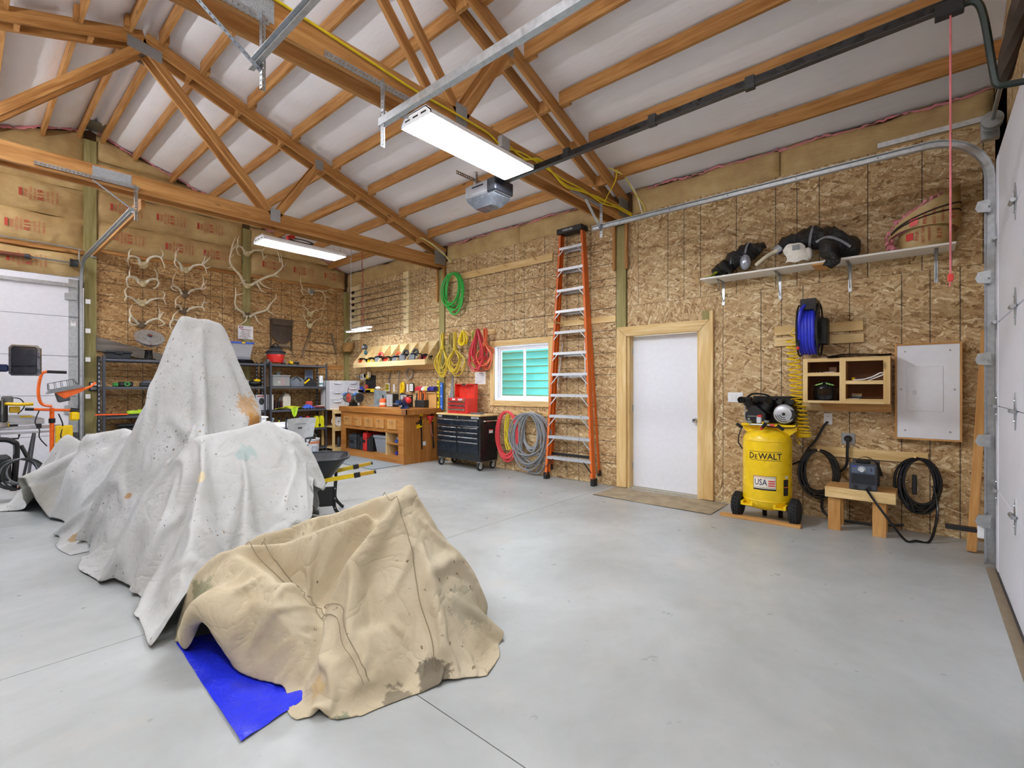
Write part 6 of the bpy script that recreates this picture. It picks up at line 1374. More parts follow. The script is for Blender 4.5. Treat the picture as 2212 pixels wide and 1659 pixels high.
M().grid(pk, 16, 14).o('bag', mat('4C4036', .85, var=.25, bump=.6), T, smooth=True); M().grid(lambda u, v: (-.21 + .42 * u, -.085 - .02 * math.sin(math.pi * u) - .012 * (1 - v), .50 + .11 * v - .02 * math.sin(math.pi * u) * (1 - v)), 12, 4).o('flap', mat('55483C', .85, var=.25), T, smooth=True)
for x in (-.21, .21): M().box(x - .012, x + .012, -.04, 0, -.02, .62).o('frame_rail', BROWN, T)
M().tube(spline([(-.25, -.03, .62), (-.1, -.05, .61), (.1, -.05, .60), (.26, -.03, .59)], 6), .014, 6).o('frame_bar', mat('8A7A66', .7), T, smooth=True); M().box(-.16, .16, -.05, -.02, .03, .08).o('leather_strap', mat('6A5038', .7), T)
for k in range(5): M().tube(spline([(-.18 + .07 * k, -.06, .10), (-.12 + .07 * k, -.07, .06), (-.06 + .05 * k, -.06, .09)], 4), .006, 5).o('lacing', mat('B9AE98', .7), T)
M().tube(spline([(.2, -.03, .0), (.24, -.03, -.06), (.22, -.03, -.10), (.30, -.03, -.16)], 5), .007, 5).o('hanging_strap', BLACK, T)
T = thing('buck_saw', 'weathered wooden buck saw frame hung near the corner', 'saw', (5.18, YB - .03, 2.0))
WG = wood('8E7A62', '6A563F', 'x', .8)
stick(T, 'side_arm', (-.40, 0, -.02), (-.19, 0, .60), .03, .045, WG, (0, 1, 0)); stick(T, 'side_arm', (.40, 0, .08), (.28, 0, .55), .03, .04, WG, (0, 1, 0)); stick(T, 'stretcher', (-.27, 0, .33), (.33, 0, .31), .02, .035, WG, (0, 1, 0)); stick(T, 'blade', (-.36, -.005, .13), (.40, -.005, .10), .004, .045, mat('6A4030', .6, .4), (0, 1, 0)); M().tube([(-.2, 0, .55), (.28, 0, .52)], .004, 5).o('tension_wire', DGREY, T)
T = thing('barn_board', 'grey weathered board leaning behind the black shelving', 'board', (1.43, YB - .035, 1.86)); o = M().prism([(0, .08), (0, .30), (1.06, .02), (1.06, -.10)], -.015, .015).o('board', wood('8E8880', '6C655E', 'x', .8), T)
# ================================================================ shelving
RK = mat('4A4E57', .4, .3); SH = mat('2A2A2C', .6)
LV = [1.80, 1.36, .90, .50, .10]
def rack(lab, x0, x1, y0=9.58, y1=10.02, h=1.84):
    T = thing('shelving_rack', lab, 'shelving', (x0, y0, 0)); W_, D = x1 - x0, y1 - y0
    for x in (0, W_ - .04):
        for y in (0, D - .04):
            p = M(); p.box(x, x + .04, y, y + .004, 0, h); p.box(x if x == 0 else x + .036, x + .004 if x == 0 else x + .04, y, y + .04, 0, h); po = p.o('post', RK, T)
            if y > 0:
                for k in range(24): M().box(x + .012, x + .028, y - .001, y, .1 + .07 * k, .13 + .07 * k).o('slot', mat('C9CCD4', .4), po)
    for z in LV:
        s = M().box(.01, W_ - .01, .01, D - .01, z - .012, z, .0).o('shelf_deck', SH, T)
        for y in (0, D - .02): M().box(.04, W_ - .04, y, y + .02, z - .045, z - .004, .004).o('beam', RK, s); M().box(.04, W_ - .04, y - .004, y, z - .024, z - .018).o('beam_groove', mat('8A8E98', .35, .5), s) if y == 0 else None
        for x in (0.004, W_ - .024): M().box(x, x + .02, .04, D - .04, z - .045, z - .004).o('side_beam', RK, s)
    return T
rack('long black steel shelving behind the tall tented cloth', 1.44, 3.86); rack('short black steel shelving beside the plastic drawers', 3.925, 5.10)
def on(name, lab, cat, x, lv, y=9.75, group=None, rz=0): return thing(name, lab, cat, (x, y, LV[lv] + .0008), rz, group)
# top shelf
T = on('dish_heater', 'round chrome dish heater on a black stand', 'heater', 2.05, 0, 9.72)
M().lathe([(.10, 0), (.10, .015), (.06, .03), (.05, .14), (.06, .16)], n=20).o('stand', BLACKG, T, smooth=True)
DT = bpy.data.objects.new('dish_head', None); COL.objects.link(DT); DT.parent = T; DT.location = (0, -.03, .33); DT.rotation_euler = (-.85, 0, 0)
M().lathe([(.205, -.05), (.19, -.01), (.15, .03), (.09, .06), (.02, .07)], (0, 0, 0), 32, 'y').o('reflector', mat('DADCDF', .32, .8), DT, smooth=True)
gr = M()
for r in (.05, .10, .15, .205): gr.tube(arc((0, -.055 - .03 * (1 - r / .205), 0), r, 0, 360, 32)[:-1], .0016, 4, True)
for k in range(28): a = 2 * math.pi * k / 28; gr.tube([(.03 * math.cos(a), -.086, .03 * math.sin(a)), (.12 * math.cos(a), -.07, .12 * math.sin(a)), (.205 * math.cos(a), -.052, .205 * math.sin(a))], .0011, 4)
gr.o('wire_guard', mat('9A9CA0', .3, .8), DT); M().cyl((0, -.09, 0), (0, -.082, 0), .032, n=16).o('badge', mat('2A2A2A', .4), DT); M().box(-.018, .018, -.093, -.09, -.008, .008, .003).o('badge_mark', RED, DT); M().lathe([(.035, -.08), (.03, .0), (.02, .06)], (0, 0, 0), 16, 'y').o('element', STEEL, DT, smooth=True)
T = on('tool_box', 'flat black plastic toolbox on the top shelf beside the heater', 'toolbox', 1.66, 0, 9.78); M().box(-.15, .15, -.10, .10, 0, .09, .01).o('body', mat('24282E', .5), T); M().box(-.17, .17, -.115, .115, .09, .125, .01).o('lid', mat('2E333A', .5), T); M().box(-.05, .05, -.13, -.115, .07, .12, .004).o('latch', BLACK, T)
T = on('plastic_bin', 'clear plastic bin with a blue lid under the white sign', 'bin', 3.47, 0, 9.80); M().lathe([(.17, .06), (.235, .36)], n=4).xf(lambda p: Vector(((p.x - p.y) * .78, (p.x + p.y) * .60, p.z))).o('tub', glass('C9CDD6', .55, .25), T); M().box(-.205, .205, -.155, .155, .36, .395, .008).o('lid', mat('3A62C8', .35), T); M().box(-.02, .04, -.16, -.153, .365, .39).o('tag', YELLOW, T)
M().box(-.15, .15, -.11, .11, .065, .20, .02).o('contents', mat('8A8E98', .8), T)
T = on('hose_coil', 'black cable coil lying on the top shelf in front of the clear bin', 'cable', 3.50, 0, 9.72)
for k in range(5): M().tube([(.19 * math.cos(2 * math.pi * j / 22) * (1 - .05 * k), .085 * math.sin(2 * math.pi * j / 22) * (1 + .04 * (k % 2)), .012 + .011 * k) for j in range(22)], .011, 6, True).o('loop', BLACKG, T, smooth=True)
T = on('shop_vacuum', 'small red shop vacuum with a grey motor lid', 'vacuum', 4.10, 0, 9.74)
M().lathe([(.135, .03), (.145, .05), (.16, .18), (.162, .19)], n=28).o('drum', mat('D8302A', .35), T, smooth=True); M().lathe([(.165, .19), (.17, .20), (.185, .225), (.18, .245), (.14, .27), (.10, .31), (.07, .32)], n=28).o('lid', mat('4A5058', .45), T, smooth=True); M().lathe([(.187, .225), (.192, .235), (.187, .245)], n=28, cap=False).o('lid_rim', BLACK, T, smooth=True); M().lathe([(.07, .315), (.10, .325), (.10, .345), (.06, .36)], n=18).o('motor_cap', BLACK, T, smooth=True); M().tube(arc((0, 0, .345), .06, 0, 180, 10), .012, 6).o('handle', BLACK, T, smooth=True); M().box(-.03, .03, -.165, -.15, .15, .20, .005).o('latch', mat('E0564A', .4), T)
for x in (-.15, .15): M().box(x - .025, x + .025, -.06, .06, 0, .09, .012).o('foot', GREY, T); M().lathe([(.022, -.012), (.022, .012)], (x, -.05, .022), 12, 'x').o('caster', BLACK, T)
T = on('cordless_drill', 'yellow and black flashlight drill lying on the top shelf', 'drill', 4.42, 0, 9.70); M().cyl((-.07, 0, .04), (.0, 0, .04), .038, .03, n=12).o('body', YELLOW, T, smooth=True); M().cyl((.0, 0, .04), (.11, 0, .035), .024, .02, n=10).o('grip', BLACK, T, smooth=True); M().box(.09, .13, -.025, .025, .005, .06, .005).o('battery', BLACK, T); M().box(-.08, -.05, -.03, .03, 0, .02).o('base', BLACK, T)
# second shelf, left rack
T = on('battery_charger', 'black and lime battery charger on the second shelf', 'charger', 1.74, 1, 9.68); M().box(-.09, .09, -.06, .06, 0, .075, .015).o('body', mat('1C1E1E', .45), T); M().tube(arc((0.01, -.062, .04), .032, 0, 360, 6)[:-1], .007, 5, True).o('hexagon_trim', mat('4FC85A', .4), T); M().box(-.16, -.09, -.04, .04, 0, .06, .01).o('battery', mat('2E8A3A', .4), T)
T = on('battery_charger', 'grey domed battery charger on the second shelf', 'charger', 2.04, 1, 9.68); M().box(-.115, .115, -.07, .07, 0, .06, .012).o('body', mat('2A2E34', .4), T); M().lathe([(.105, .06), (.09, .09), (.05, .105)], n=14).xf(lambda p: Vector((p.x, p.y * .6, p.z))).o('dock', mat('4A4E56', .4), T, smooth=True)
T = on('pliers', 'small pair of pliers beside the grey charger', 'pliers', 2.42, 1, 9.66); M().tube(spline([(-.10, 0, .01), (0, .01, .012), (.08, .03, .012)], 5), .009, 6).o('handle', STEEL, T, smooth=True); M().tube(spline([(-.10, .02, .01), (0, .01, .02), (.08, -.02, .014)], 5), .009, 6).o('handle', BLACK, T, smooth=True)
# third shelf, left rack
T = on('battery_charger', 'lime green battery charger on the third shelf', 'charger', 1.86, 2, 9.68); M().box(-.10, .10, -.06, .06, .01, .07, .014).o('body', LIME, T); M().box(-.11, .11, -.065, .065, 0, .015).o('base', BLACK, T); M().box(.04, .10, -.03, .03, .07, .085, .004).o('dock', LIME, T)
T = on('battery_charger', 'dark grey round charger with orange tabs on the third shelf', 'charger', 2.26, 2, 9.68); M().lathe([(.06, 0), (.065, .04), (.05, .08), (.02, .085)], n=14).o('body', mat('4A4E54', .45), T, smooth=True); M().box(-.10, -.06, -.02, .02, .01, .03).o('tab', ORANGE, T); M().box(.06, .10, -.02, .02, .01, .03).o('tab', ORANGE, T)
T = on('trimmer_shaft', 'orange trimmer guard sticking out of the third shelf', 'tool', 1.56, 2, 9.53); M().beam((-.21, 0, .03), (.19, .05, .02), .05, .02).o('guard', mat('F0601E', .4), T)
T = thing('wall_outlet', 'white outlet on the back wall behind the long shelving', 'outlet', (2.42, YB - .002, 1.18)); M().box(-.04, .04, -.008, 0, -.06, .06, .002).o('cover_plate', WHITE, T); M().box(-.012, .012, -.025, -.008, -.035, -.01, .003).o('plug', BLACK, T); M().tube(spline([(0, -.02, -.03), (.01, -.03, -.15), (-.02, -.05, -.27)], 5), .005, 5).o('cord', BLACK, T)
o = M().tube(spline([(2.02, 10.03, 1.34), (2.06, 10.05, 1.2), (2.03, 10.05, 1.08), (2.14, 10.0, .93)], 6), .005, 5).o('charger_wire', BLACK, None, smooth=True); tag(o, 'thin black charger wire hanging behind the shelving', 'wire')
T = thing('door_control', 'black wall control box with a white screen on the gable post', 'control', (1.40, YB - .052, 1.36)); M().box(-.055, .055, -.03, 0, -.07, .07, .006).o('box', BLACK, T); M().box(-.035, .035, -.032, -.03, .015, .055).o('screen', WHITE, T); M().box(-.035, .035, -.032, -.03, -.05, -.01).o('keypad', GREY, T)
# right part of the racks
T = on('parts_case', 'flat clear parts case with a yellow strip on the second shelf', 'case', 3.42, 1, 9.70); M().box(-.14, .14, -.09, .09, .045, .12, .006).o('case', glass('B9BDC0', .7, .2), T); M().box(-.10, -.02, -.092, -.088, .07, .10).o('label', YELLOW, T); M().box(-.15, .10, -.08, .08, 0, .045, .004).o('tray', BROWN, T)
T = on('drill_bag', 'black and yellow tool bag slumped on the second shelf', 'bag', 3.70, 1, 9.70); M().ball((0, 0, .06), (.13, .08, .06), 14, 8).o('bag', BLACK, T, smooth=True); M().ball((.03, -.03, .11), (.07, .05, .03), 10, 6).o('top_panel', YELLOW, T, smooth=True)
T = on('plastic_bin', 'clear box of green and white cards on the second shelf', 'bin', 4.16, 1, 9.72); M().box(-.17, .17, -.11, .11, 0, .20, .012).o('tub', glass('C3C8CA', .45, .2), T); M().box(-.18, .18, -.12, .12, .20, .22, .006).o('lid', mat('9EA3A6', .4), T)
for k, c in enumerate(('2F8A4A', 'D8D8D4', 'C84A44', '3A9A5A')): M().box(-.12 + .06 * k, -.05 + .06 * k, -.08, -.06, .02 + .03 * (k % 2), .07 + .04 * (k % 3)).o('card', mat(c, .6), T)
T = thing('spool', 'clear spool standing on the box of cards', 'spool', (4.14, 9.72, LV[1] + .221)); M().lathe([(.07, 0), (.07, .01), (.04, .015), (.04, .05), (.07, .055), (.07, .065)], n=16).o('spool_body', mat('6A6E72', .3), T, smooth=True)
T = on('duffel_bag', 'grey canvas tool bag with a dark strap on the second shelf', 'bag', 4.50, 1, 9.70); M().lathe([(.13, 0), (.14, .08), (.10, .16), (.03, .20)], n=16).xf(lambda p: Vector((p.x * 1.25, p.y * .8, p.z))).o('bag', mat('6A727A', .8, bump=.5), T, smooth=True); M().tube(spline([(-.10, -.06, .12), (-.03, -.07, .19), (.04, -.11, .10)], 5), .012, 6).o('strap', BLACK, T, smooth=True)
T = on('duffel_bag', 'black wedge-shaped bag with a yellow strap on the second shelf', 'bag', 4.76, 1, 9.70); M().prism([(-.14, 0), (.14, 0), (.08, .13), (.0, .18), (-.05, .12)], -.08, .08).o('bag', mat('1E2126', .75), T); M().beam((-.14, -.085, .06), (-.03, -.085, .15), .012, .03).o('strap', YELLOW, T)
T = on('display_panel', 'upright grey and blue plastic panel at the back of the second shelf', 'panel', 4.86, 1, 9.92); M().box(-.09, .09, -.02, .02, 0, .36, .006).o('frame', mat('8E949A', .4), T); M().box(-.06, .06, -.024, -.02, .08, .32).o('face', mat('6C7FA8', .4), T)
T = on('caulk_canister', 'white canister with teal print on the second shelf', 'canister', 5.0, 1, 9.66); M().lathe([(.045, 0), (.045, .21), (.04, .225)], n=16).o('can', mat('E6E8EA', .35), T, smooth=True); M().lathe([(.0455, .04), (.0455, .07)], n=16, cap=False).o('band', TEAL, T); text('THAT', T, (0, -.0465, .14), .035, TEAL, rot=math.pi / 2)
# third shelf right
T = on('cardboard_box', 'white product box with a dark picture on the third shelf', 'box', 3.82, 2, 9.76); M().box(-.10, .10, -.06, .06, 0, .30, .002).o('carton', mat('C9CCD6', .5), T); M().ball((0, -.061, .17), (.05, .002, .07), 12, 6).o('printed_oval', mat('34363A', .5), T); M().box(-.08, .08, -.0625, -.0605, .26, .28).o('print_line', REDINK, T)
T = on('rag_pile', 'heap of rags and a patterned ball on the third shelf', 'rags', 3.58, 2, 9.70); M().ball((0, 0, .04), (.09, .06, .04), 12, 7).o('rag', mat('D8D4CC', .8), T, smooth=True); M().ball((.03, .02, .14), (.06, .05, .05), 10, 7).o('rag', mat('3A6EA8', .8), T, smooth=True); M().ball((-.05, .02, .10), (.06, .05, .05), 10, 7).o('rag', mat('B03A34', .8), T, smooth=True); M().ball((.07, .0, .09), (.07, .05, .05), 10, 7).o('rag', mat('2E2E30', .8), T, smooth=True)
T = on('cardboard_box', 'narrow white carton with red script on the third shelf', 'box', 4.02, 2, 9.80); M().box(-.045, .045, -.05, .05, 0, .30, .002).o('carton', mat('DADBDF', .5), T); M().box(-.02, .0, -.0515, -.05, .2, .28).o('red_print', RED, T)
T = on('oil_jug', 'tall cream oil jug with a handle on the third shelf', 'jug', 4.36, 2, 9.84); M().prism([(-.09, 0), (.06, 0), (.06, .24), (.02, .31), (-.05, .31), (-.09, .24)], -.05, .05).o('jug', mat('DCD8CC', .5), T); M().cyl((-.03, 0, .31), (-.03, 0, .34), .022, n=12).o('cap', mat('8E8C84', .5), T); M().tube([(-.12, 0, .10), (-.14, 0, .20), (-.10, 0, .27)], .012, 6).o('handle', GREY, T)
T = on('book_stack', 'row of small dark bottles with red labels on the third shelf', 'bottles', 4.16, 2, 9.84)
for k in range(4): M().box(-.10 + .055 * k, -.055 + .055 * k, -.03, .03, 0, .15 + .02 * (k % 2), .006).o('bottle', mat(('241C1C', '3A2422', '1E1E22', '4A1E1E')[k], .4), T)
YC = mat('C9CC2E', .85, bump=.5)
T = on('microfibre_cloth', 'lime yellow cloth heap with a corner hanging over the shelf edge', 'cloth', 4.36, 2, 9.66)
M().grid(lambda u, v: (-.30 + .56 * u, -.06 + .14 * v, .012 + .05 * math.sin(math.pi * u) * (.6 + .4 * math.sin(9 * u + 4 * v)) + .01 * math.sin(23 * u + 11 * v)), 26, 8).o('cloth', YC, T, smooth=True); M().grid(lambda u, v: (-.04 + .15 * u + (.04 * (v) * (1 - 2 * u)), -.095 - .012 * math.sin(7 * u), .03 - .20 * v * (1 - .25 * abs(2 * u - 1))), 10, 8).o('hanging_corner', LIME, T, smooth=True)
T = on('cloth_heap', 'crumpled blue and red cloths on the third shelf', 'cloth', 4.74, 2, 9.70); M().grid(lambda u, v: (-.14 + .26 * u, -.07 + .14 * v, .012 + .07 * math.sin(math.pi * u) * math.sin(math.pi * v) + .012 * math.sin(25 * u + 13 * v)), 18, 10).o('cloth', mat('3F62C8', .85), T, smooth=True); M().box(-.02, .12, .03, .09, .0, .15, .02).o('red_block', mat('C8504A', .7), T); M().ball((.20, -.02, .03), (.10, .06, .03), 12, 7).o('cloth', mat('8A4A52', .85), T, smooth=True)
T = on('soap_tray', 'dark red tray with a cream pad at the shelf end', 'tray', 5.0, 2, 9.68); M().box(-.075, .075, -.05, .05, 0, .04, .008).o('tray', mat('6A2A2C', .5), T); M().box(-.065, .065, -.045, .045, .04, .06, .006).o('pad', mat('C9C8AE', .7), T)
# bottom shelf spray bottles
for k, (x, c1, c2, lab) in enumerate(((4.00, 'B9CCD0', '9AB0B4', 'pale blue spray bottle on the lower shelf'), (4.14, 'D0DC2E', '1C1C1C', 'lime spray bottle with a black trigger'), (4.28, '4A5880', '18181A', 'slate blue spray bottle with a black trigger'), (4.42, '2A2A2E', '141414', 'black spray bottle on the lower shelf'), (4.55, '5A6290', '2F3AB8', 'violet-grey spray bottle with a blue trigger'), (4.70, 'C8283A', 'D82A3A', 'all red spray bottle on the lower shelf'))):
    T = on('spray_bottle', lab, 'bottle', x, 3, 9.66); M().lathe([(.04, 0), (.042, .01), (.04, .13), (.014, .18), (.014, .20)], n=14).o('bottle', mat(c1, .35), T, smooth=True); M().box(-.016, .03, -.035, .02, .20, .245, .006).o('trigger_head', mat(c2, .4), T); M().beam((0, -.03, .21), (0, -.045, .16), .01, .012).o('trigger', mat(c2, .4), T)
T = on('knee_pads', 'pair of bright yellow knee pads standing on the lower shelf', 'knee pads', 4.96, 3, 9.68)
for x in (-.055, .055): M().prism([(x - .045, 0), (x + .045, 0), (x + .045, .18), (x + .02, .24), (x - .02, .24), (x - .045, .18)], -.04, .04).o('pad', mat('E8E22A', .4), T)
M().cyl((0, -.05, .05), (0, -.035, .05), .025, n=12).o('buckle', BLACK, T)
T = on('cooler_box', 'black storage box on the bottom shelf of the long rack', 'box', 2.1, 3, 9.74); M().box(-.45, .45, -.12, .12, 0, .22, .02).o('body', mat('17181B', .5), T); M().box(-.46, .46, -.13, .13, .22, .26, .01).o('lid', mat('1E2023', .45), T); M().box(-.1, .1, -.135, -.13, .225, .25).o('strip', mat('C9C2A0', .6), T)
# ---- wooden shelf cart with clear drawers, bottles
T = thing('wood_shelf', 'open pine shelf unit between the black rack and the workbench', 'shelf', (5.08, 9.30, 0))
for z in (.08, .52, .88): M().box(0, .72, 0, .5, z - .02, z, .002).o('shelf', PINE['x'], T); M().box(0, .72, -.02, 0, z - .09, z, .002).o('edge_board', PINE['x'], T)
for x in (0, .68): M().box(x, x + .04, 0, .04, .0, .86).o('leg', PINE['z'], T); M().box(x, x + .04, .46, .5, .0, .86).o('leg', PINE['z'], T)
M().box(0, .72, .5, .51, 0, .9).o('back', mat('6A4424', .7), T)
def drawers(lab, x, n, cont):
    T = thing('drawer_tower', lab, 'drawers', (x, 9.42, .8815)); hh = .60
    M().box(0, .34, 0, .38, 0, .012).o('base', WHITE, T); M().box(0, .34, 0, .38, hh - .012, hh).o('top', WHITE, T); [M().box(a, a + .012, 0, .38, .012, hh - .012).o('side', glass('F2F4FA', .75, .3), T) for a in (0, .328)]
    for k, (z0, z1) in enumerate(zip(n, n[1:])):
        d = M().box(.014, .326, 0, .36, z0 + .006, z1 - .006, .006).o('drawer', glass('EDF0F8', .62, .25), T); M().tube([(.09, -.012, z1 - .03), (.11, -.02, z1 - .045), (.23, -.02, z1 - .045), (.25, -.012, z1 - .03)], .009, 6).o('pull', mat('E6E9F2', .3), d); M().box(.012, .328, -.004, .004, z0 - .006, z0 + .006).o('rail', WHITE, d)
        if cont[k]: M().box(.06, .20 + .05 * (k % 2), .02, .15, z0 + .015, z0 + .07, .01).o('contents', mat(cont[k], .6), d)
drawers('left translucent plastic drawer unit with an orange tag', 5.07, [.012, .20, .39, .588], ['D8922A', 'D8D8D4', '5A5E6A']); drawers('right translucent plastic drawer unit with a pink packet', 5.425, [.012, .20, .35, .47, .588], ['9EA3B0', 'C3C6CC', 'E04A7A', '8A8E98'])
for k, (x, z, c1, c2, lab) in enumerate(((5.36, .52, '2A4CC0', '3A6AD8', 'blue spray bottle on the pine shelf'), (5.52, .52, 'E8E8E6', 'D83A34', 'white spray can with a red cap on the pine shelf'), (5.26, .08, '3A3C40', '1C1C1C', 'dark oil bottle on the bottom pine shelf'), (5.38, .08, '8E9296', '2A2A2A', 'grey oil bottle on the bottom pine shelf'))):
    o = M().lathe([(.038, 0), (.04, .01), (.04, .16), (.016, .20), (.016, .22)], n=14).o('spray_can', mat(c1, .35), None, smooth=True, loc=(x, 9.40, z + .001)); tag(o, lab, 'bottle'); M().lathe([(.018, .215), (.02, .22), (.02, .25), (.01, .255)], n=12).o('cap', mat(c2, .4), o, smooth=True)
o = M().lathe([(.05, 0), (.06, .07), (.064, .075), (.06, .08)], n=16).o('small_tub', WHITE, None, smooth=True, loc=(5.55, 9.40, .081)); tag(o, 'small white tub on the bottom pine shelf', 'tub')
o = M().lathe([(.02, -.07), (.10, -.07), (.10, .07), (.02, .07), (.02, -.07)], (0, 0, .10), 24, 'y', False).o('paper_roll', mat('E8E6E2', .8), None, smooth=True, loc=(5.24, 9.42, .521)); tag(o, 'white paper towel roll lying on the pine shelf', 'roll')
# ================================================================ chair, table, bucket, wheelbarrow
T = thing('folding_table', 'white plastic folding table behind the grey chair', 'table', (3.25, 8.05, 0)); M().box(-.65, .65, -.33, .40, .70, .745, .012).o('table_top', mat('E9EAEE', .4), T)
for x in (-.5, .5):
    for y in (-.25, .30): M().tube([(x, y, .70), (x * 1.04, y * 1.08, .35), (x * 1.06, y * 1.12, .0)], .014, 8).o('leg', mat('6A6E74', .4, .5), T, smooth=True)
    M().beam((x, -.27, .10), (x, .32, .10), .02, .02).o('leg_brace', mat('6A6E74', .4, .5), T)
T = thing('plastic_tray', 'white plastic tub on the folding table', 'tub', (2.95, 8.0, .7455)); M().box(-.22, .22, -.17, .17, 0, .14, .03).o('tub', mat('EDEEF2', .4), T); M().box(-.235, .235, -.185, .185, .12, .145, .01).o('rim', mat('EDEEF2', .4), T)
T = thing('plastic_bag', 'crumpled clear plastic bag on the folding table corner', 'bag', (3.74, 7.95, .7455)); M().grid(lambda u, v: (-.12 + .24 * u, -.10 + .2 * v, .005 + .07 * math.sin(math.pi * u) * math.sin(math.pi * v) * (1 + .3 * math.sin(21 * u + 17 * v))), 14, 12).o('bag', glass('C9CFD2', .6, .2), T, smooth=True)
T = thing('folding_chair', 'light grey plastic folding chair with dark steel legs', 'chair', (3.42, 7.28, 0), .12)
def bk(u, v):
    x = -.235 + .47 * u; tap = 1 - .14 * (1 - v); return (x * tap, .05 * (2 * u - 1) ** 2 * -1 + .03 * v * -1 - .0, .58 + .29 * v - .02 * (1 - (2 * u - 1) ** 2) * (1 if v < .5 else -.5))
b_ = M().grid(bk, 16, 8); b_.grid(lambda u, v: Vector(bk(u, v)) + Vector((0, .016, 0)), 16, 8); bo = b_.o('backrest', mat('C3C6C9', .45), T, smooth=True); M().box(-.09, .09, -.038, -.028, .785, .80, .003).o('grip_slot', mat('8E9194', .5), bo); M().box(-.035, .035, -.026, -.018, .715, .735, .002).o('badge', mat('3A3C40', .4), bo)
M().box(-.21, .21, .06, .46, .44, .47, .012).o('seat', mat('C3C6C9', .45), T)
for s in (-1, 1):
    M().tube([(s * .225, -.02, .86), (s * .225, -.01, .60), (s * .225, .12, .44), (s * .225, .46, .0)], .012, 8).o('front_leg', mat('4A4C50', .4, .5), T, smooth=True); M().tube([(s * .20, .30, .44), (s * .20, .05, .10), (s * .20, -.02, .0)], .012, 8).o('rear_leg', mat('4A4C50', .4, .5), T, smooth=True)
M().cyl((-.2, .03, .07), (.2, .03, .07), .008, n=8).o('crossbar', mat('4A4C50', .4, .5), T)
T = thing('bucket', 'white plastic bucket with an orange band and a blue print', 'bucket', (4.30, 8.75, 0)); M().lathe([(.15, 0), (.152, .01), (.18, .36), (.188, .365), (.188, .385), (.175, .385), (.145, .02)], n=28, cap=False).o('pail', mat('E6E6EA', .4), T, smooth=True); M().lathe([(.1795, .30), (.1825, .335)], n=28, cap=False).o('orange_band', mat('E08A5A', .5), T, smooth=True)
pm_ = M(); pm_.tube([(.02 - .05, -.172, .15), (.02 + .04, -.172, .15), (.02 + .04, -.178, .25), (.02 - .05, -.178, .25)], .005, 5, True); pm_.o('blue_print', mat('6A9AC8', .5), T); M().ball((.02, 0, .37), (.10, .09, .06), 12, 8).o('contents', BLACK, T, smooth=True); M().tube(arc((0.02, 0, .38), .12, 10, 170, 12), .006, 6).o('bail', STEEL, T, smooth=True)
T = thing('wheelbarrow', 'black tub wheelbarrow with yellow handles beside the white cloth', 'wheelbarrow', (2.40, 4.92, 0), math.radians(-29.4))
def tubf(o, zb, zr):
    prof = []
    def fn(u, v):
        a = 2 * math.pi * u; c_, s_ = math.cos(a), math.sin(a); k = v
        sx = (abs(c_) ** .45) * (1 if c_ >= 0 else -1); sy = (abs(s_) ** .45) * (1 if s_ >= 0 else -1)
        hx = (.20 + .22 * k) if c_ > 0 else (.12 + .24 * k); hy = .19 + .13 * k
        return (sx * (hx - o) - .02, sy * (hy - o), zb + (zr - zb) * k)
    return fn
tb = M().grid(tubf(0, .33, .62), 40, 6); tb.grid(tubf(.012, .345, .62), 40, 6)
tb.grid(lambda u, v: Vector(tubf(.0, .33, .62)(u, 0)) * (1 - v) + Vector((0, 0, .33)) * v, 40, 1); tb.grid(lambda u, v: Vector(tubf(.012, .345, .62)(u, 0)) * (1 - v) + Vector((0, 0, .345)) * v, 40, 1)
to = tb.o('tub', mat('23262C', .4, var=.35, scale=9), T, smooth=True); M().tube([Vector(tubf(-.008, .33, .62)(k / 40, 1)) for k in range(40)], .013, 6, True).o('tub_rim', mat('23262C', .4), to, smooth=True)
for s in (-1, 1):
    stick(T, 'handle_rail', (-.50, s * .12, .30), (.50, s * .27, .45), .032, .04, mat('D8B91C', .4)); stick(T, 'handle_collar', (.46, s * .264, .444), (.52, s * .273, .453), .042, .05, BLACK); stick(T, 'handle_grip', (.50, s * .27, .45), (.66, s * .294, .474), .03, .036, mat('B8901C', .5)); M().cyl((.655, s * .293, .473), (.675, s * .296, .476), .019, n=10).o('handle_cap', BLACK, T)
    lg = M(); lg.tube(spline([(.28, s * .235, .41), (.27, s * .24, .25), (.27, s * .24, .12), (.33, s * .24, .03), (.36, s * .24, .012)], 5), .018, 6); lg.o('leg', mat('1A1B1E', .45), T, smooth=True)
    for z in (.32, .22, .12): M().cyl((.272, s * .24 - .02, z), (.272, s * .24 + .02, z), .008, n=8).o('bolt', STEEL, T)
M().box(.0, .26, -.25, -.235, .14, .34, .006).o('leg_brace_plate', mat('1A1B1E', .5), T); M().cyl((.08, -.27, .34), (.08, -.31, .34), .02, n=10).o('bolt_cap', BLACK, T)
tyre(T, (0, 0, 0), .17, .08, 'y', RUBBER, False).location = (-.62, 0, .18)
for s in (-1, 1): M().beam((-.50, s * .12, .30), (-.62, s * .06, .18), .02, .03).o('fork', mat('1A1B1E', .45), T)
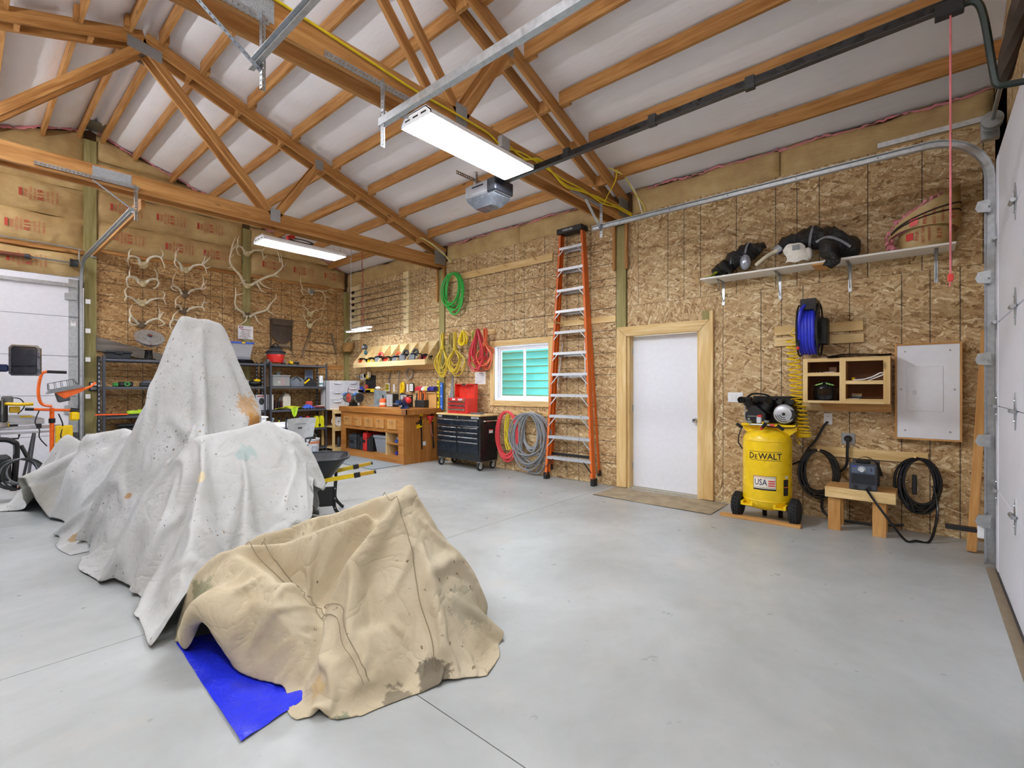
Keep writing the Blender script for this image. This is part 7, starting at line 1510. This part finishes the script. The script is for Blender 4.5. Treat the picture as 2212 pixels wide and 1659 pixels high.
# ================================================================ left side: truck mirror, saw stand, work light, pressure washer
T = thing('van', 'dark blue van with a chrome-framed towing mirror', 'van', (-1.45, 6.2, 0))
TB = mat('16254A', .2, .2, .05)
M().prism([(-2.6, .40), (1.6, .40), (1.66, .75), (1.52, 1.10), (1.30, 1.22), (.85, 1.86), (.5, 1.95), (-2.55, 1.98)], -.92, .92, 'x').o('body', TB, T)
for s in (-1, 1):
    M().prism([(1.12, 1.24), (.78, 1.78), (.05, 1.80), (.05, 1.24)], s * .921, s * .925, 'x').o('side_window', mat('0A0C10', .06), T)
    for y in (1.0, -1.75): tyre(T, (0, 0, 0), .36, .22, 'x', RUBBER, False).location = (s * .84, y, .36)
mr = M(); mr.prism([(-.10, -.165), (.10, -.165), (.122, -.14), (.122, .14), (.10, .17), (-.10, .17), (-.122, .14), (-.122, -.14)], .0, .10); MR = mr.o('mirror_housing', CHROME, T, loc=(1.915, 1.22, 1.645), rz=-.2)
M().prism([(-.086, -.15), (.086, -.15), (.10, -.135), (.10, .135), (.086, .152), (-.086, .152), (-.10, .135), (-.10, -.135)], -.012, .0).o('mirror_bezel', BLACKG, MR); M().prism([(-.085, -.055), (.085, -.055), (.094, -.045), (.094, .128), (.085, .142), (-.085, .142), (-.094, .128), (-.094, -.045)], -.016, -.012).o('mirror_glass', mat('A9ACAF', .02, 1., .01), MR); M().prism([(-.080, -.142), (.080, -.142), (.09, -.13), (.09, -.072), (-.09, -.072), (-.09, -.13)], -.016, -.012).o('mirror_glass', mat('A9ACAF', .02, 1., .01), MR)
ar = M(); ar.box(.90, 1.80, 1.24, 1.31, 1.52, 1.60, .015); ar.o('mirror_arm', TB, T)
T = thing('miter_saw', 'yellow and black miter saw on a long aluminium stand', 'saw', (.30, 8.95, 0))
for z, h in ((.80, .045), (.745, .025)): M().box(-.9, .62, -.05, .05, z, z + h, .006).o('stand_rail', ALU, T)
for x in (-.75, .35):
    for s in (-1, 1): M().tube([(x, s * .05, .74), (x - .1, s * .35, .0)], .016, 8).o('stand_leg', DGREY, T, smooth=True)
M().tube([(.03, -.06, .74), (.04, -.07, .69), (.20, -.07, .69), (.21, -.06, .74)], .012, 6).o('carry_handle', BLACK, T)
M().lathe([(.17, .85), (.17, .90), (.15, .905)], (-.05, 0, 0), 26).o('turntable', ALU, T, smooth=True); M().box(-.45, .45, .0, .10, .86, .90, .006).o('saw_base', ALU, T); M().prism([(-.30, .90), (.45, .90), (.45, .93), (.30, .99), (-.30, .99)], .04, .055).o('fence', ALU, T); M().box(.22, .34, .02, .04, .955, .975).o('yellow_label', YELLOW, T); M().box(.0, .12, -.06, -.02, .85, .89).o('yellow_label', YELLOW, T)
M().box(.02, .11, -.03, .10, .90, 1.18, .02).o('saw_arm', mat('2A2A2C', .5), T); M().lathe([(.02, -.012), (.14, -.012), (.155, 0), (.14, .012), (.02, .012)], (.06, -.05, 1.06), 26, 'x').o('blade_guard', mat('3A3C3E', .4), T, smooth=True); M().cyl((-.22, .0, 1.17), (.03, .0, 1.17), .055, n=16).o('motor', YELLOW, T, smooth=True); M().tube(spline([(.08, -.02, 1.14), (.20, -.05, 1.13), (.34, -.06, 1.13)], 6), .022, 8).o('handle', YELLOW, T, smooth=True); M().box(.12, .22, -.03, .04, 1.02, 1.10, .01).o('gear_case', mat('C9A21C', .4), T); M().box(.05, .16, .0, .08, 1.14, 1.24, .02).o('head_casting', mat('6A6C6E', .4, .4), T)
M().tube(spline([(.10, .02, 1.22), (.22, .03, 1.20), (.26, .03, 1.10), (.20, .04, 1.0)], 6), .007, 5).o('cord', BLACK, T, smooth=True); M().box(.02, .20, -.04, .06, .82, .87, .01).o('clamp_base', BLACK, T)
T = thing('work_light', 'orange work-light stand with a caged lamp head and black grip', 'work light', (.80, 8.72, 0))
M().cyl((0, 0, .0), (0, 0, 1.08), .024, n=12).o('pole', mat('F06A1E', .35), T, smooth=True); M().cyl((0, 0, .88), (0, 0, .94), .034, n=12).o('collar', BLACK, T)
for k in range(3): a = 2.1 * k + .4; M().tube([(0, 0, .35), (.4 * math.cos(a), .4 * math.sin(a), .015)], .014, 6).o('leg', mat('F06A1E', .35), T)
M().tube([(-.23, 0, 1.07), (.20, 0, 1.04)], .018, 8).o('crossbar', mat('F06A1E', .35), T, smooth=True); M().cyl((-.25, 0, 1.072), (-.17, 0, 1.066), .02, n=8).o('bar_grip', BLACK, T); M().cyl((.18, 0, 1.045), (.27, 0, 1.03), .03, n=10).o('bar_knob', BLACK, T)
M().tube(spline([(0, 0, 1.10), (-.10, -.02, 1.14), (-.13, -.02, 1.30), (-.10, -.02, 1.52), (-.04, -.02, 1.555)], 6), .018, 8).o('swing_handle', mat('F06A1E', .35), T, smooth=True); M().cyl((-.05, -.02, 1.555), (.14, -.02, 1.55), .020, n=10).o('handle_grip', BLACK, T, smooth=True)
LH = bpy.data.objects.new('lamp_head', None); COL.objects.link(LH); LH.parent = T; LH.location = (.10, 0, 1.30); LH.rotation_euler = (0, -.25, 0)
M().prism([(-.16, .0), (.22, .0), (.17, .05), (-.12, .05)], -.09, .09).o('reflector_housing', mat('8A8E92', .35, .6), LH); M().prism([(.0, -.10), (.20, -.05), (.22, 0), (-.08, 0), (-.02, -.09)], -.06, .06).o('bracket', mat('F06A1E', .35), LH); M().tube([(.18, 0, -.04), (.30, 0, -.01), (.36, 0, .03)], .016, 7).o('tilt_handle', mat('F06A1E', .35), LH, smooth=True)
cg = M()
for k in range(5): x = -.12 + .065 * k; cg.tube([(x, -.085, .05), (x + .01, -.07, .13), (x + .01, .07, .13), (x, .085, .05)], .003, 4)
for y in (-.07, 0, .07): cg.tube([(-.13, y, .05), (-.11, y, .13), (.14, y, .13), (.17, y, .05)], .003, 4)
cg.o('wire_cage', mat('4A4C4E', .4, .6), LH); M().box(-.08, .05, -.05, .05, -.14, 0, .015).o('tilt_joint', mat('5A5E62', .4, .4), LH)
M().box(.03, .20, -.05, .05, .60, .84, .01).o('yellow_box', YELLOW, T); M().box(.20, .26, -.03, .03, .66, .74, .01).o('side_knob', DGREY, T); M().box(.17, .27, -.04, .04, .90, 1.02, .02).o('clamp', YELLOW, T); M().tube(spline([(-.12, .0, 1.05), (-.16, -.03, .90), (-.12, -.03, .80), (-.12, -.03, .70), (-.05, -.03, .58)], 6), .007, 5).o('cord', BLACK, T, smooth=True); M().box(-.15, -.10, -.04, .0, .82, .88, .006).o('plug_box', BLACK, T); M().tube(spline([(.06, -.03, 1.0), (.10, -.04, .85), (.08, -.05, .70), (.12, -.05, .62)], 6), .008, 5).o('cord', BLACK, T, smooth=True)
T = thing('pressure_washer', 'black pressure washer frame with looping grey hose', 'pressure washer', (.42, 8.15, 0))
M().tube(spline([(-.35, .1, .70), (-.12, .1, .735), (.0, .1, .70), (.03, .1, .60), (.0, .05, .12)], 6), .03, 8).o('frame_tube', BLACK, T, smooth=True); M().box(-.35, -.02, -.08, .2, .25, .55, .03).o('engine', mat('1A1B1D', .5), T); tyre(T, (0, 0, 0), .14, .06, 'x', RUBBER, False).location = (.08, .02, .145)
M().tube(spline([(.06, 0, .66), (.09, -.01, .58), (.12, -.02, .50)], 5), .020, 8).o('spray_gun', mat('202224', .4), T, smooth=True)
for k, L in enumerate(coil((.05, -.08, .34), .17, .17, 6, .3, 91, depth=.05)): M().tube([(a, b, max(c, .02)) for a, b, c in L], .010, 6, True).o('hose_loop', mat(('6E7276', '2A2C2E')[k % 2], .4), T, smooth=True)
# ================================================================ draped canvas covers (a small position-based cloth solver)
def supports(prims, x, y):
    z = np.zeros_like(x)
    for (a, b, R, p) in prims:
        ax, ay, az = a; bx, by, bz = b
        dx, dy = bx - ax, by - ay; L2 = dx * dx + dy * dy
        t = np.clip(((x - ax) * dx + (y - ay) * dy) / L2, 0, 1) if L2 > 1e-9 else np.zeros_like(x)
        d = np.hypot(x - ax - t * dx, y - ay - t * dy); hz = az + (bz - az) * t
        z = np.maximum(z, hz * np.clip(1 - d / R, 0, 1) ** p)
    return z
def polyline(P, n):
    P = np.array([tuple(v) for v in spline([(*q, 0) if len(q) == 2 else q for q in P], 6)]); s = np.r_[0, np.cumsum(np.linalg.norm(np.diff(P, axis=0), axis=1))]
    u = np.linspace(0, s[-1], n); return np.stack([np.interp(u, s, P[:, k]) for k in range(3)], 1)
def drape(left, front, right, back, prims, nu, nv, slack, steps, seed, base=None, thick=.006, wr=.012, pre=3, floor_edges='lfr', fade=.13):
    """left/right run back->front, back/front run left->right; returns an (nu, nv, 3) grid"""
    rng = np.random.default_rng(seed)
    l, r, f, b = polyline(left, nv), polyline(right, nv), polyline(front, nu), polyline(back, nu)
    U = np.linspace(0, 1, nu)[:, None, None]; V = np.linspace(0, 1, nv)[None, :, None]
    P = (1 - V) * b[:, None] + V * f[:, None] + (1 - U) * l[None] + U * r[None] - ((1 - U) * (1 - V) * b[0] + U * (1 - V) * b[-1] + (1 - U) * V * f[0] + U * V * f[-1])
    # height of what lies underneath, rastered once; it fades to the floor at the hem
    x0, y0 = P[..., 0].min() - .1, P[..., 1].min() - .1; res = .0125
    gx = np.arange(x0, P[..., 0].max() + .1, res); gy = np.arange(y0, P[..., 1].max() + .1, res)
    GX, GY = np.meshgrid(gx, gy, indexing='ij'); Zr = supports(prims, GX, GY)
    fl = [q for k, q in (('l', l), ('f', f), ('r', r), ('b', b)) if k in floor_edges]; dist = np.full(GX.shape, 9.)
    for q in fl:
        for a, c in zip(q[:-1:2], q[2::2]):
            if a[2] > .02 or c[2] > .02: continue
            dx, dy = c[0] - a[0], c[1] - a[1]; t = np.clip(((GX - a[0]) * dx + (GY - a[1]) * dy) / (dx * dx + dy * dy + 1e-12), 0, 1)
            dist = np.minimum(dist, np.hypot(GX - a[0] - t * dx, GY - a[1] - t * dy))
    ring = np.concatenate([l, f[1:], r[::-1][1:], b[::-1][1:-1]]); inside = np.zeros(GX.shape, bool)
    for a, c in zip(ring, np.roll(ring, -1, 0)):
        cr = (a[1] > GY) != (c[1] > GY); inside ^= cr & (GX < (c[0] - a[0]) * (GY - a[1]) / (c[1] - a[1] + 1e-12) + a[0])
    Zr = np.where(inside | (dist > 1.5 * fade), Zr, 0) * np.clip(dist / fade, 0, 1) ** .8
    if base is not None: Zr = np.maximum(Zr, base(GX, GY))
    def S(Q):
        a = np.clip((Q[..., 0] - x0) / res, 0, len(gx) - 1.001); c = np.clip((Q[..., 1] - y0) / res, 0, len(gy) - 1.001); i, j = a.astype(int), c.astype(int); a, c = a - i, c - j
        return Zr[i, j] * (1 - a) * (1 - c) + Zr[i + 1, j] * a * (1 - c) + Zr[i, j + 1] * (1 - a) * c + Zr[i + 1, j + 1] * a * c + thick
    hemz = P[..., 2].copy(); sup = S(P)
    edge = np.minimum(np.minimum(U[..., 0], 1 - U[..., 0]), np.minimum(V[..., 0], 1 - V[..., 0]))
    P[..., 2] = np.maximum(sup, hemz * np.clip(1 - edge * 6, 0, 1))
    for _ in range(pre):                    # start from a slightly smoothed tent
        Z = P[..., 2]; Z2 = Z.copy(); Z2[1:-1, 1:-1] = (Z[:-2, 1:-1] + Z[2:, 1:-1] + Z[1:-1, :-2] + Z[1:-1, 2:]) / 4; P[..., 2] = np.maximum(Z2, sup)
    cons = []
    def pair(i, j, k, sl):
        A = (slice(max(0, -i), nu - max(0, i)), slice(max(0, -j), nv - max(0, j))); return A
    spec = [(1, 0, 1.0), (0, 1, 1.0), (1, 1, .4), (1, -1, .4), (2, 0, .2), (0, 2, .2), (4, 0, .08), (0, 4, .08)]
    C = []
    for (i, j, k) in spec:
        ii = np.arange(nu - i)
        par_ax = 0 if i else 1; st = max(i, 0) if i else j
        for par in range(2):
            if i: ia = np.array([a for a in range(nu - i) if (a // i) % 2 == par]); ja = np.arange(max(0, -j), nv - max(0, j))
            else: ia = np.arange(nu); ja = np.array([a for a in range(nv - j) if (a // j) % 2 == par])
            if len(ia) == 0 or len(ja) == 0: continue
            A = np.ix_(ia, ja); B = np.ix_(ia + i, ja + j)
            d = np.linalg.norm(P[B] - P[A], axis=-1)
            dz = (P[B] - P[A])[..., 2] / (d + 1e-9)            # spare width across the fall of the cloth, none along it
            C.append((A, B, d * (1 + slack * (1 - dz * dz) ** 2 + .008), k))
    # slow random crumple to seed the wrinkles
    nz = rng.normal(0, 1, P.shape)
    for _ in range(6):
        nz[1:-1] = (nz[:-2] + 2 * nz[1:-1] + nz[2:]) / 4; nz[:, 1:-1] = (nz[:, :-2] + 2 * nz[:, 1:-1] + nz[:, 2:]) / 4
    P = P + nz / nz.std() * np.array([wr, wr, wr * .7])
    V_ = np.zeros_like(P); dt = .016
    for s in range(steps):
        V_[..., 2] -= 9.8 * dt; V_ *= .96; O = P.copy(); P = P + V_ * dt
        for it in range(6):
            for A, B, L, k in C:
                a, b2 = P[A], P[B]; d = b2 - a; n = np.linalg.norm(d, axis=-1) + 1e-9
                c = (d * (.5 * k * (1 - L / n))[..., None]); P[A] = a + c; P[B] = b2 - c
            z = S(P) * 1.0; m = P[..., 2] < z
            P[..., 2] = np.where(m, z, P[..., 2])
            P[..., :2] = np.where(m[..., None], O[..., :2] + (P[..., :2] - O[..., :2]) * .35, P[..., :2])
        V_ = (P - O) / dt; V_ = np.clip(V_, -1.5, 1.5)
    return P
SEAM = mat('8E8068', .9)
def cloth_obj(name, label, P, m, sub=1, seams=()):
    nu, nv, _ = P.shape; mm = M(); mm.v = [tuple(v) for v in P.reshape(-1, 3)]
    c = P.reshape(-1, 3).mean(0); c[2] = 0; mm.v = [(x - c[0], y - c[1], z) for x, y, z in mm.v]
    mm.f = [(i * nv + j, (i + 1) * nv + j, (i + 1) * nv + j + 1, i * nv + j + 1) for i in range(nu - 1) for j in range(nv - 1)]
    ob = mm.o(name, m, None, loc=tuple(c)); ob.data.shade_smooth()
    so = ob.modifiers.new('thickness', 'SOLIDIFY'); so.thickness = .004; so.offset = 1
    sb = ob.modifiers.new('smooth', 'SUBSURF'); sb.levels = sb.render_levels = sub
    for (ax, f, a, b) in seams:            # stitched seams following the cloth
        L = P[int(f * (nu - 1)), int(a * (nv - 1)):int(b * (nv - 1))] if ax == 0 else P[int(a * (nu - 1)):int(b * (nu - 1)), int(f * (nv - 1))]
        N = np.cross(np.gradient(P, axis=0), np.gradient(P, axis=1)); N /= np.linalg.norm(N, axis=-1, keepdims=True) + 1e-9; N *= np.where(N[..., 2:] < 0, -1, 1)
        Nl = N[int(f * (nu - 1)), int(a * (nv - 1)):int(b * (nv - 1))] if ax == 0 else N[int(a * (nu - 1)):int(b * (nu - 1)), int(f * (nv - 1))]
        M().tube([Vector(p - c + n * .006) for p, n in zip(L, Nl)], .0022, 4).o('stitched_seam', SEAM, ob)
    return tag(ob, label, 'drop cloth'), c
def seg(*pts, R=.5, p=1.0):
    return [(a, b, R, p) for a, b in zip(pts, pts[1:])] if len(pts) > 1 else [(pts[0], pts[0], R, p)]
# --- left heap
PL = seg((.78, 7.35, .80), (.86, 7.05, .76), R=.62, p=1.1) + seg((.90, 7.0, .78), (1.22, 6.85, .86), (1.32, 6.3, .84), (1.35, 5.8, .95), R=.70, p=.85) \
    + seg((1.0, 6.7, .72), (.72, 6.35, .10), R=.22) + seg((1.15, 6.2, .75), (.66, 5.75, .06), R=.25) + seg((1.2, 5.9, .8), (.74, 5.45, .05), R=.22) + seg((.84, 7.2, .75), (.40, 7.55, .03), R=.3)
QL = drape([(.05, 8.1), (.12, 7.9), (.30, 7.62), (.55, 7.36), (.80, 7.10), (.60, 6.75), (.68, 6.45), (.60, 6.0), (.56, 5.6), (.60, 5.25)], [(.60, 5.25), (1.2, 5.3, .5), (1.9, 5.35, .4), (2.2, 5.4)], [(1.3, 8.2), (1.9, 7.9), (2.1, 7.3), (2.15, 6.4), (2.2, 5.4)], [(.05, 8.1), (.6, 8.15), (1.3, 8.2)], PL, 52, 100, .14, 60, 3, floor_edges='lrb')
def spots_local(c, L): return [((p[0] - c[0], p[1] - c[1], p[2]), r, col, ns, a) for p, r, col, ns, a in L]
QT_l = [(.74, 6.25), (.74, 5.8), (.72, 5.4), (.66, 5.05), (.62, 4.75), (.66, 4.5)]
PT = seg((1.37, 5.32, 2.05), (1.67, 5.32, 2.02), R=.86, p=1.45) + seg((1.37, 5.3, 2.04), (1.16, 5.2, 1.0), (.95, 5.1, .25), R=.22, p=.8) + seg((1.67, 5.3, 2.02), (1.93, 5.25, 1.35), (2.05, 5.2, .97), (2.2, 5.1, .3), R=.25, p=.8) \
    + seg((1.5, 5.25, 1.95), (1.45, 5.0, 1.25), (1.35, 4.75, .85), R=.35, p=.8) + seg((1.4, 5.3, 2.0), (1.2, 5.55, 1.1), (1.0, 5.75, .45), R=.2) + seg((1.3, 4.9, .9), (.98, 4.85, .5), (.80, 4.75, .1), R=.2)
QT = drape(QT_l, [(.70, 4.55), (1.0, 4.5, .4), (1.5, 4.5, .85), (2.0, 4.6, .6), (2.26, 4.8)], [(2.1, 6.2), (2.18, 5.7), (2.24, 5.2), (2.26, 4.8)], [(.74, 6.25), (1.2, 6.3, .5), (1.8, 6.3, .3), (2.1, 6.2)], PT, 80, 80, .16, 60, 5, floor_edges='lr', wr=.02)
PM = seg((1.22, 4.25, .97), (1.50, 4.28, 1.0), (1.74, 4.32, 1.07), R=.62, p=.85) + seg((1.74, 4.32, 1.07), (1.96, 4.30, .93), R=.45, p=1.1) + seg((1.97, 4.31, .93), (2.20, 4.58, .46), (2.45, 4.82, .05), R=.13, p=1.) \
    + seg((1.24, 4.2, .95), (1.16, 3.95, .72), (.98, 3.6, .34), (.80, 3.25, .03), R=.24, p=.9) + seg((1.5, 4.25, .98), (1.45, 3.95, .66), (1.28, 3.55, .30), R=.2) + seg((1.05, 3.36, .10), (1.36, 3.58, .30), (1.75, 3.84, .30), (2.0, 4.02, .24), R=.14, p=.6) + seg((1.95, 4.3, .92), (1.88, 4.06, .70), (1.66, 3.84, .38), R=.16) + seg((1.88, 4.06, .70), (2.14, 4.26, .30), R=.14) \
    + seg((1.2, 4.3, .95), (.98, 4.3, .45), (.80, 4.25, .05), R=.22) + seg((1.2, 4.4, .95), (.95, 4.65, .4), (.75, 4.7, .03), R=.2) + seg((1.3, 4.7, .95), (1.4, 4.95, 1.1), R=.4)
PF = seg((1.68, 2.28, .795), R=.62, p=1.15) + seg((1.68, 2.28, .78), (1.95, 2.10, .36), (1.93, 1.86, .05), R=.20, p=.9) + seg((1.68, 2.28, .78), (1.33, 2.22, .49), (1.16, 1.98, .20), R=.20, p=.9) \
    + seg((1.68, 2.28, .78), (1.45, 2.72, .57), (1.28, 3.15, .44), (1.2, 3.4, .3), R=.2, p=.9) + seg((1.5, 2.4, .66), (1.2, 2.72, .50), (1.05, 2.95, .46), R=.16, p=.9) + seg((1.0, 3.0, .42), (1.02, 2.70, .42), (1.05, 2.45, .36), R=.34, p=.75) + seg((1.22, 1.98, .22), (1.42, 1.98, .20), R=.2, p=.8) + seg((1.66, 2.25, .75), (1.60, 1.95, .42), (1.5, 1.7, .06), R=.22, p=.9) + seg((1.35, 3.25, .35), (1.9, 2.9, .25), R=.4)
QF = drape([(.84, 3.25), (.78, 3.05), (.745, 2.88), (.77, 2.72), (.85, 2.45), (.94, 2.17), (.90, 2.0), (.975, 1.80)], [(.975, 1.80), (1.12, 1.76), (1.33, 1.70), (1.5, 1.63), (1.65, 1.55)], [(2.1, 3.4), (2.2, 2.8), (2.12, 2.3), (1.95, 1.86), (1.82, 1.66), (1.65, 1.55)], [(.84, 3.25), (1.2, 3.5, .25), (1.7, 3.5, .15), (2.1, 3.4)], PF, 78, 92, .14, 60, 9, fade=.10, wr=.02)
def base_F(x, y): return supports(PF, x, y) * .97 + .012
QM = drape([(.62, 5.0), (.60, 4.75), (.64, 4.4), (.74, 4.0), (.70, 3.5), (.665, 3.06)], [(.665, 3.06), (.78, 3.08), (.93, 3.18, .02), (1.06, 3.27, .12), (1.2, 3.36, .22), (1.36, 3.48, .30), (1.54, 3.60, .32), (1.75, 3.74, .30), (1.95, 3.92, .24), (2.2, 4.3, .10), (2.50, 4.86)], [(2.3, 5.3), (2.44, 5.1), (2.50, 4.86)], [(.62, 5.0), (1.2, 5.1, .7), (1.8, 5.15, .6), (2.3, 5.3)], PM, 92, 80, .13, 60, 7, base=base_F, floor_edges='lrf', wr=.02)
cW = lambda nm, sp, d=1.: canvas(nm, 'AEAEAA', 'C4C5C4', '8A6A34', sp, d)
c = QL.reshape(-1, 3).mean(0)
cloth_obj('drop_cloth', 'low heap of grubby white canvas drop cloth trailing to the back door', QL, cW('canvas_heap', spots_local(c, [((.45, 7.3, .3), .30, 'A9A594', 3, .55), ((.55, 6.9, .2), .2, 'B0AA9A', 4, .5), ((.70, 5.6, .05), .10, '9A7638', 9, .8)]), .8))
c = QT.reshape(-1, 3).mean(0)
cloth_obj('drop_cloth', 'tall tented white canvas with paint specks and a rusty orange patch', QT, cW('canvas_tall', spots_local(c, [((1.98, 5.02, .93), .19, 'B57A28', 12, .9), ((1.93, 5.05, 1.2), .17, 'BD8A3C', 30, .7), ((1.3, 4.95, 1.15), .07, 'B98A48', 28, .7), ((.92, 5.0, .45), .03, 'A87A3C', 20, .8)]), 1.7))
c = QM.reshape(-1, 3).mean(0)
cloth_obj('drop_cloth', 'white canvas drop cloth with a teal stain draped over a bulky machine', QM, cW('canvas_mid', spots_local(c, [((1.52, 4.10, .86), .10, '8FA9A6', 9, .6), ((1.12, 3.95, .72), .05, 'D9C9A0', 9, .8), ((1.0, 4.2, .5), .05, 'B4C6C6', 9, .6), ((.80, 3.25, .12), .03, 'BFA068', 20, .8)]), .8))
c = QF.reshape(-1, 3).mean(0)
cloth_obj('drop_cloth', 'beige canvas tarp peaked over a handle with dirty green-black hem', QF, canvas('canvas_beige', 'B5A78A', 'C7BCA2', '5B4A30', spots_local(c, [((1.42, 1.70, .04), .09, '3A342C', 26, .7), ((1.25, 1.74, .03), .07, '4A443A', 30, .6), ((1.80, 1.78, .25), .16, '8E8C78', 26, .5), ((.80, 2.95, .25), .12, '6E755A', 20, .65), ((1.05, 2.35, .2), .12, 'A89F8E', 16, .35), ((.98, 2.0, .10), .07, 'BFA473', 16, .7), ((1.02, 1.80, .03), .04, '77826A', 18, .8)]), .62), seams=((0, .27, .05, .95), (0, .29, .05, .95), (0, .62, .25, .97)))
# blue tarpaulin sheet under the front cover
BT = NT('blue_tarp'); v_ = BT.tc.outputs['Object']; BT.bump(BT.noise(v_, 16, 4, .6, 1.), .7, .012); BT = BT.fin(hexc('2431D8'), .28, 0, .5)
T = thing('tarpaulin', 'bright blue plastic tarpaulin corner showing under the beige cover', 'tarp', (.70, 1.98, 0))
def tp(u, v):
    a = Vector((0.005, 0, 0)); b = Vector((.46, .10, 0)); c_ = Vector((.05, 1.02, 0)); d = Vector((.50, .95, 0))
    p = a * (1 - u) * (1 - v) + b * u * (1 - v) + c_ * (1 - u) * v + d * u * v
    p.z = .008 + .003 * math.sin(23 * u + 9 * v) + .002 * math.sin(31 * v); return p
M().grid(tp, 24, 30).o('sheet', BT, T, smooth=True); M().grid(lambda u, v: tp(u, v) * 1.0 - Vector((-.006 * (1 - 2 * u), -.006, .005)), 12, 12).o('under_layer', BT, T)
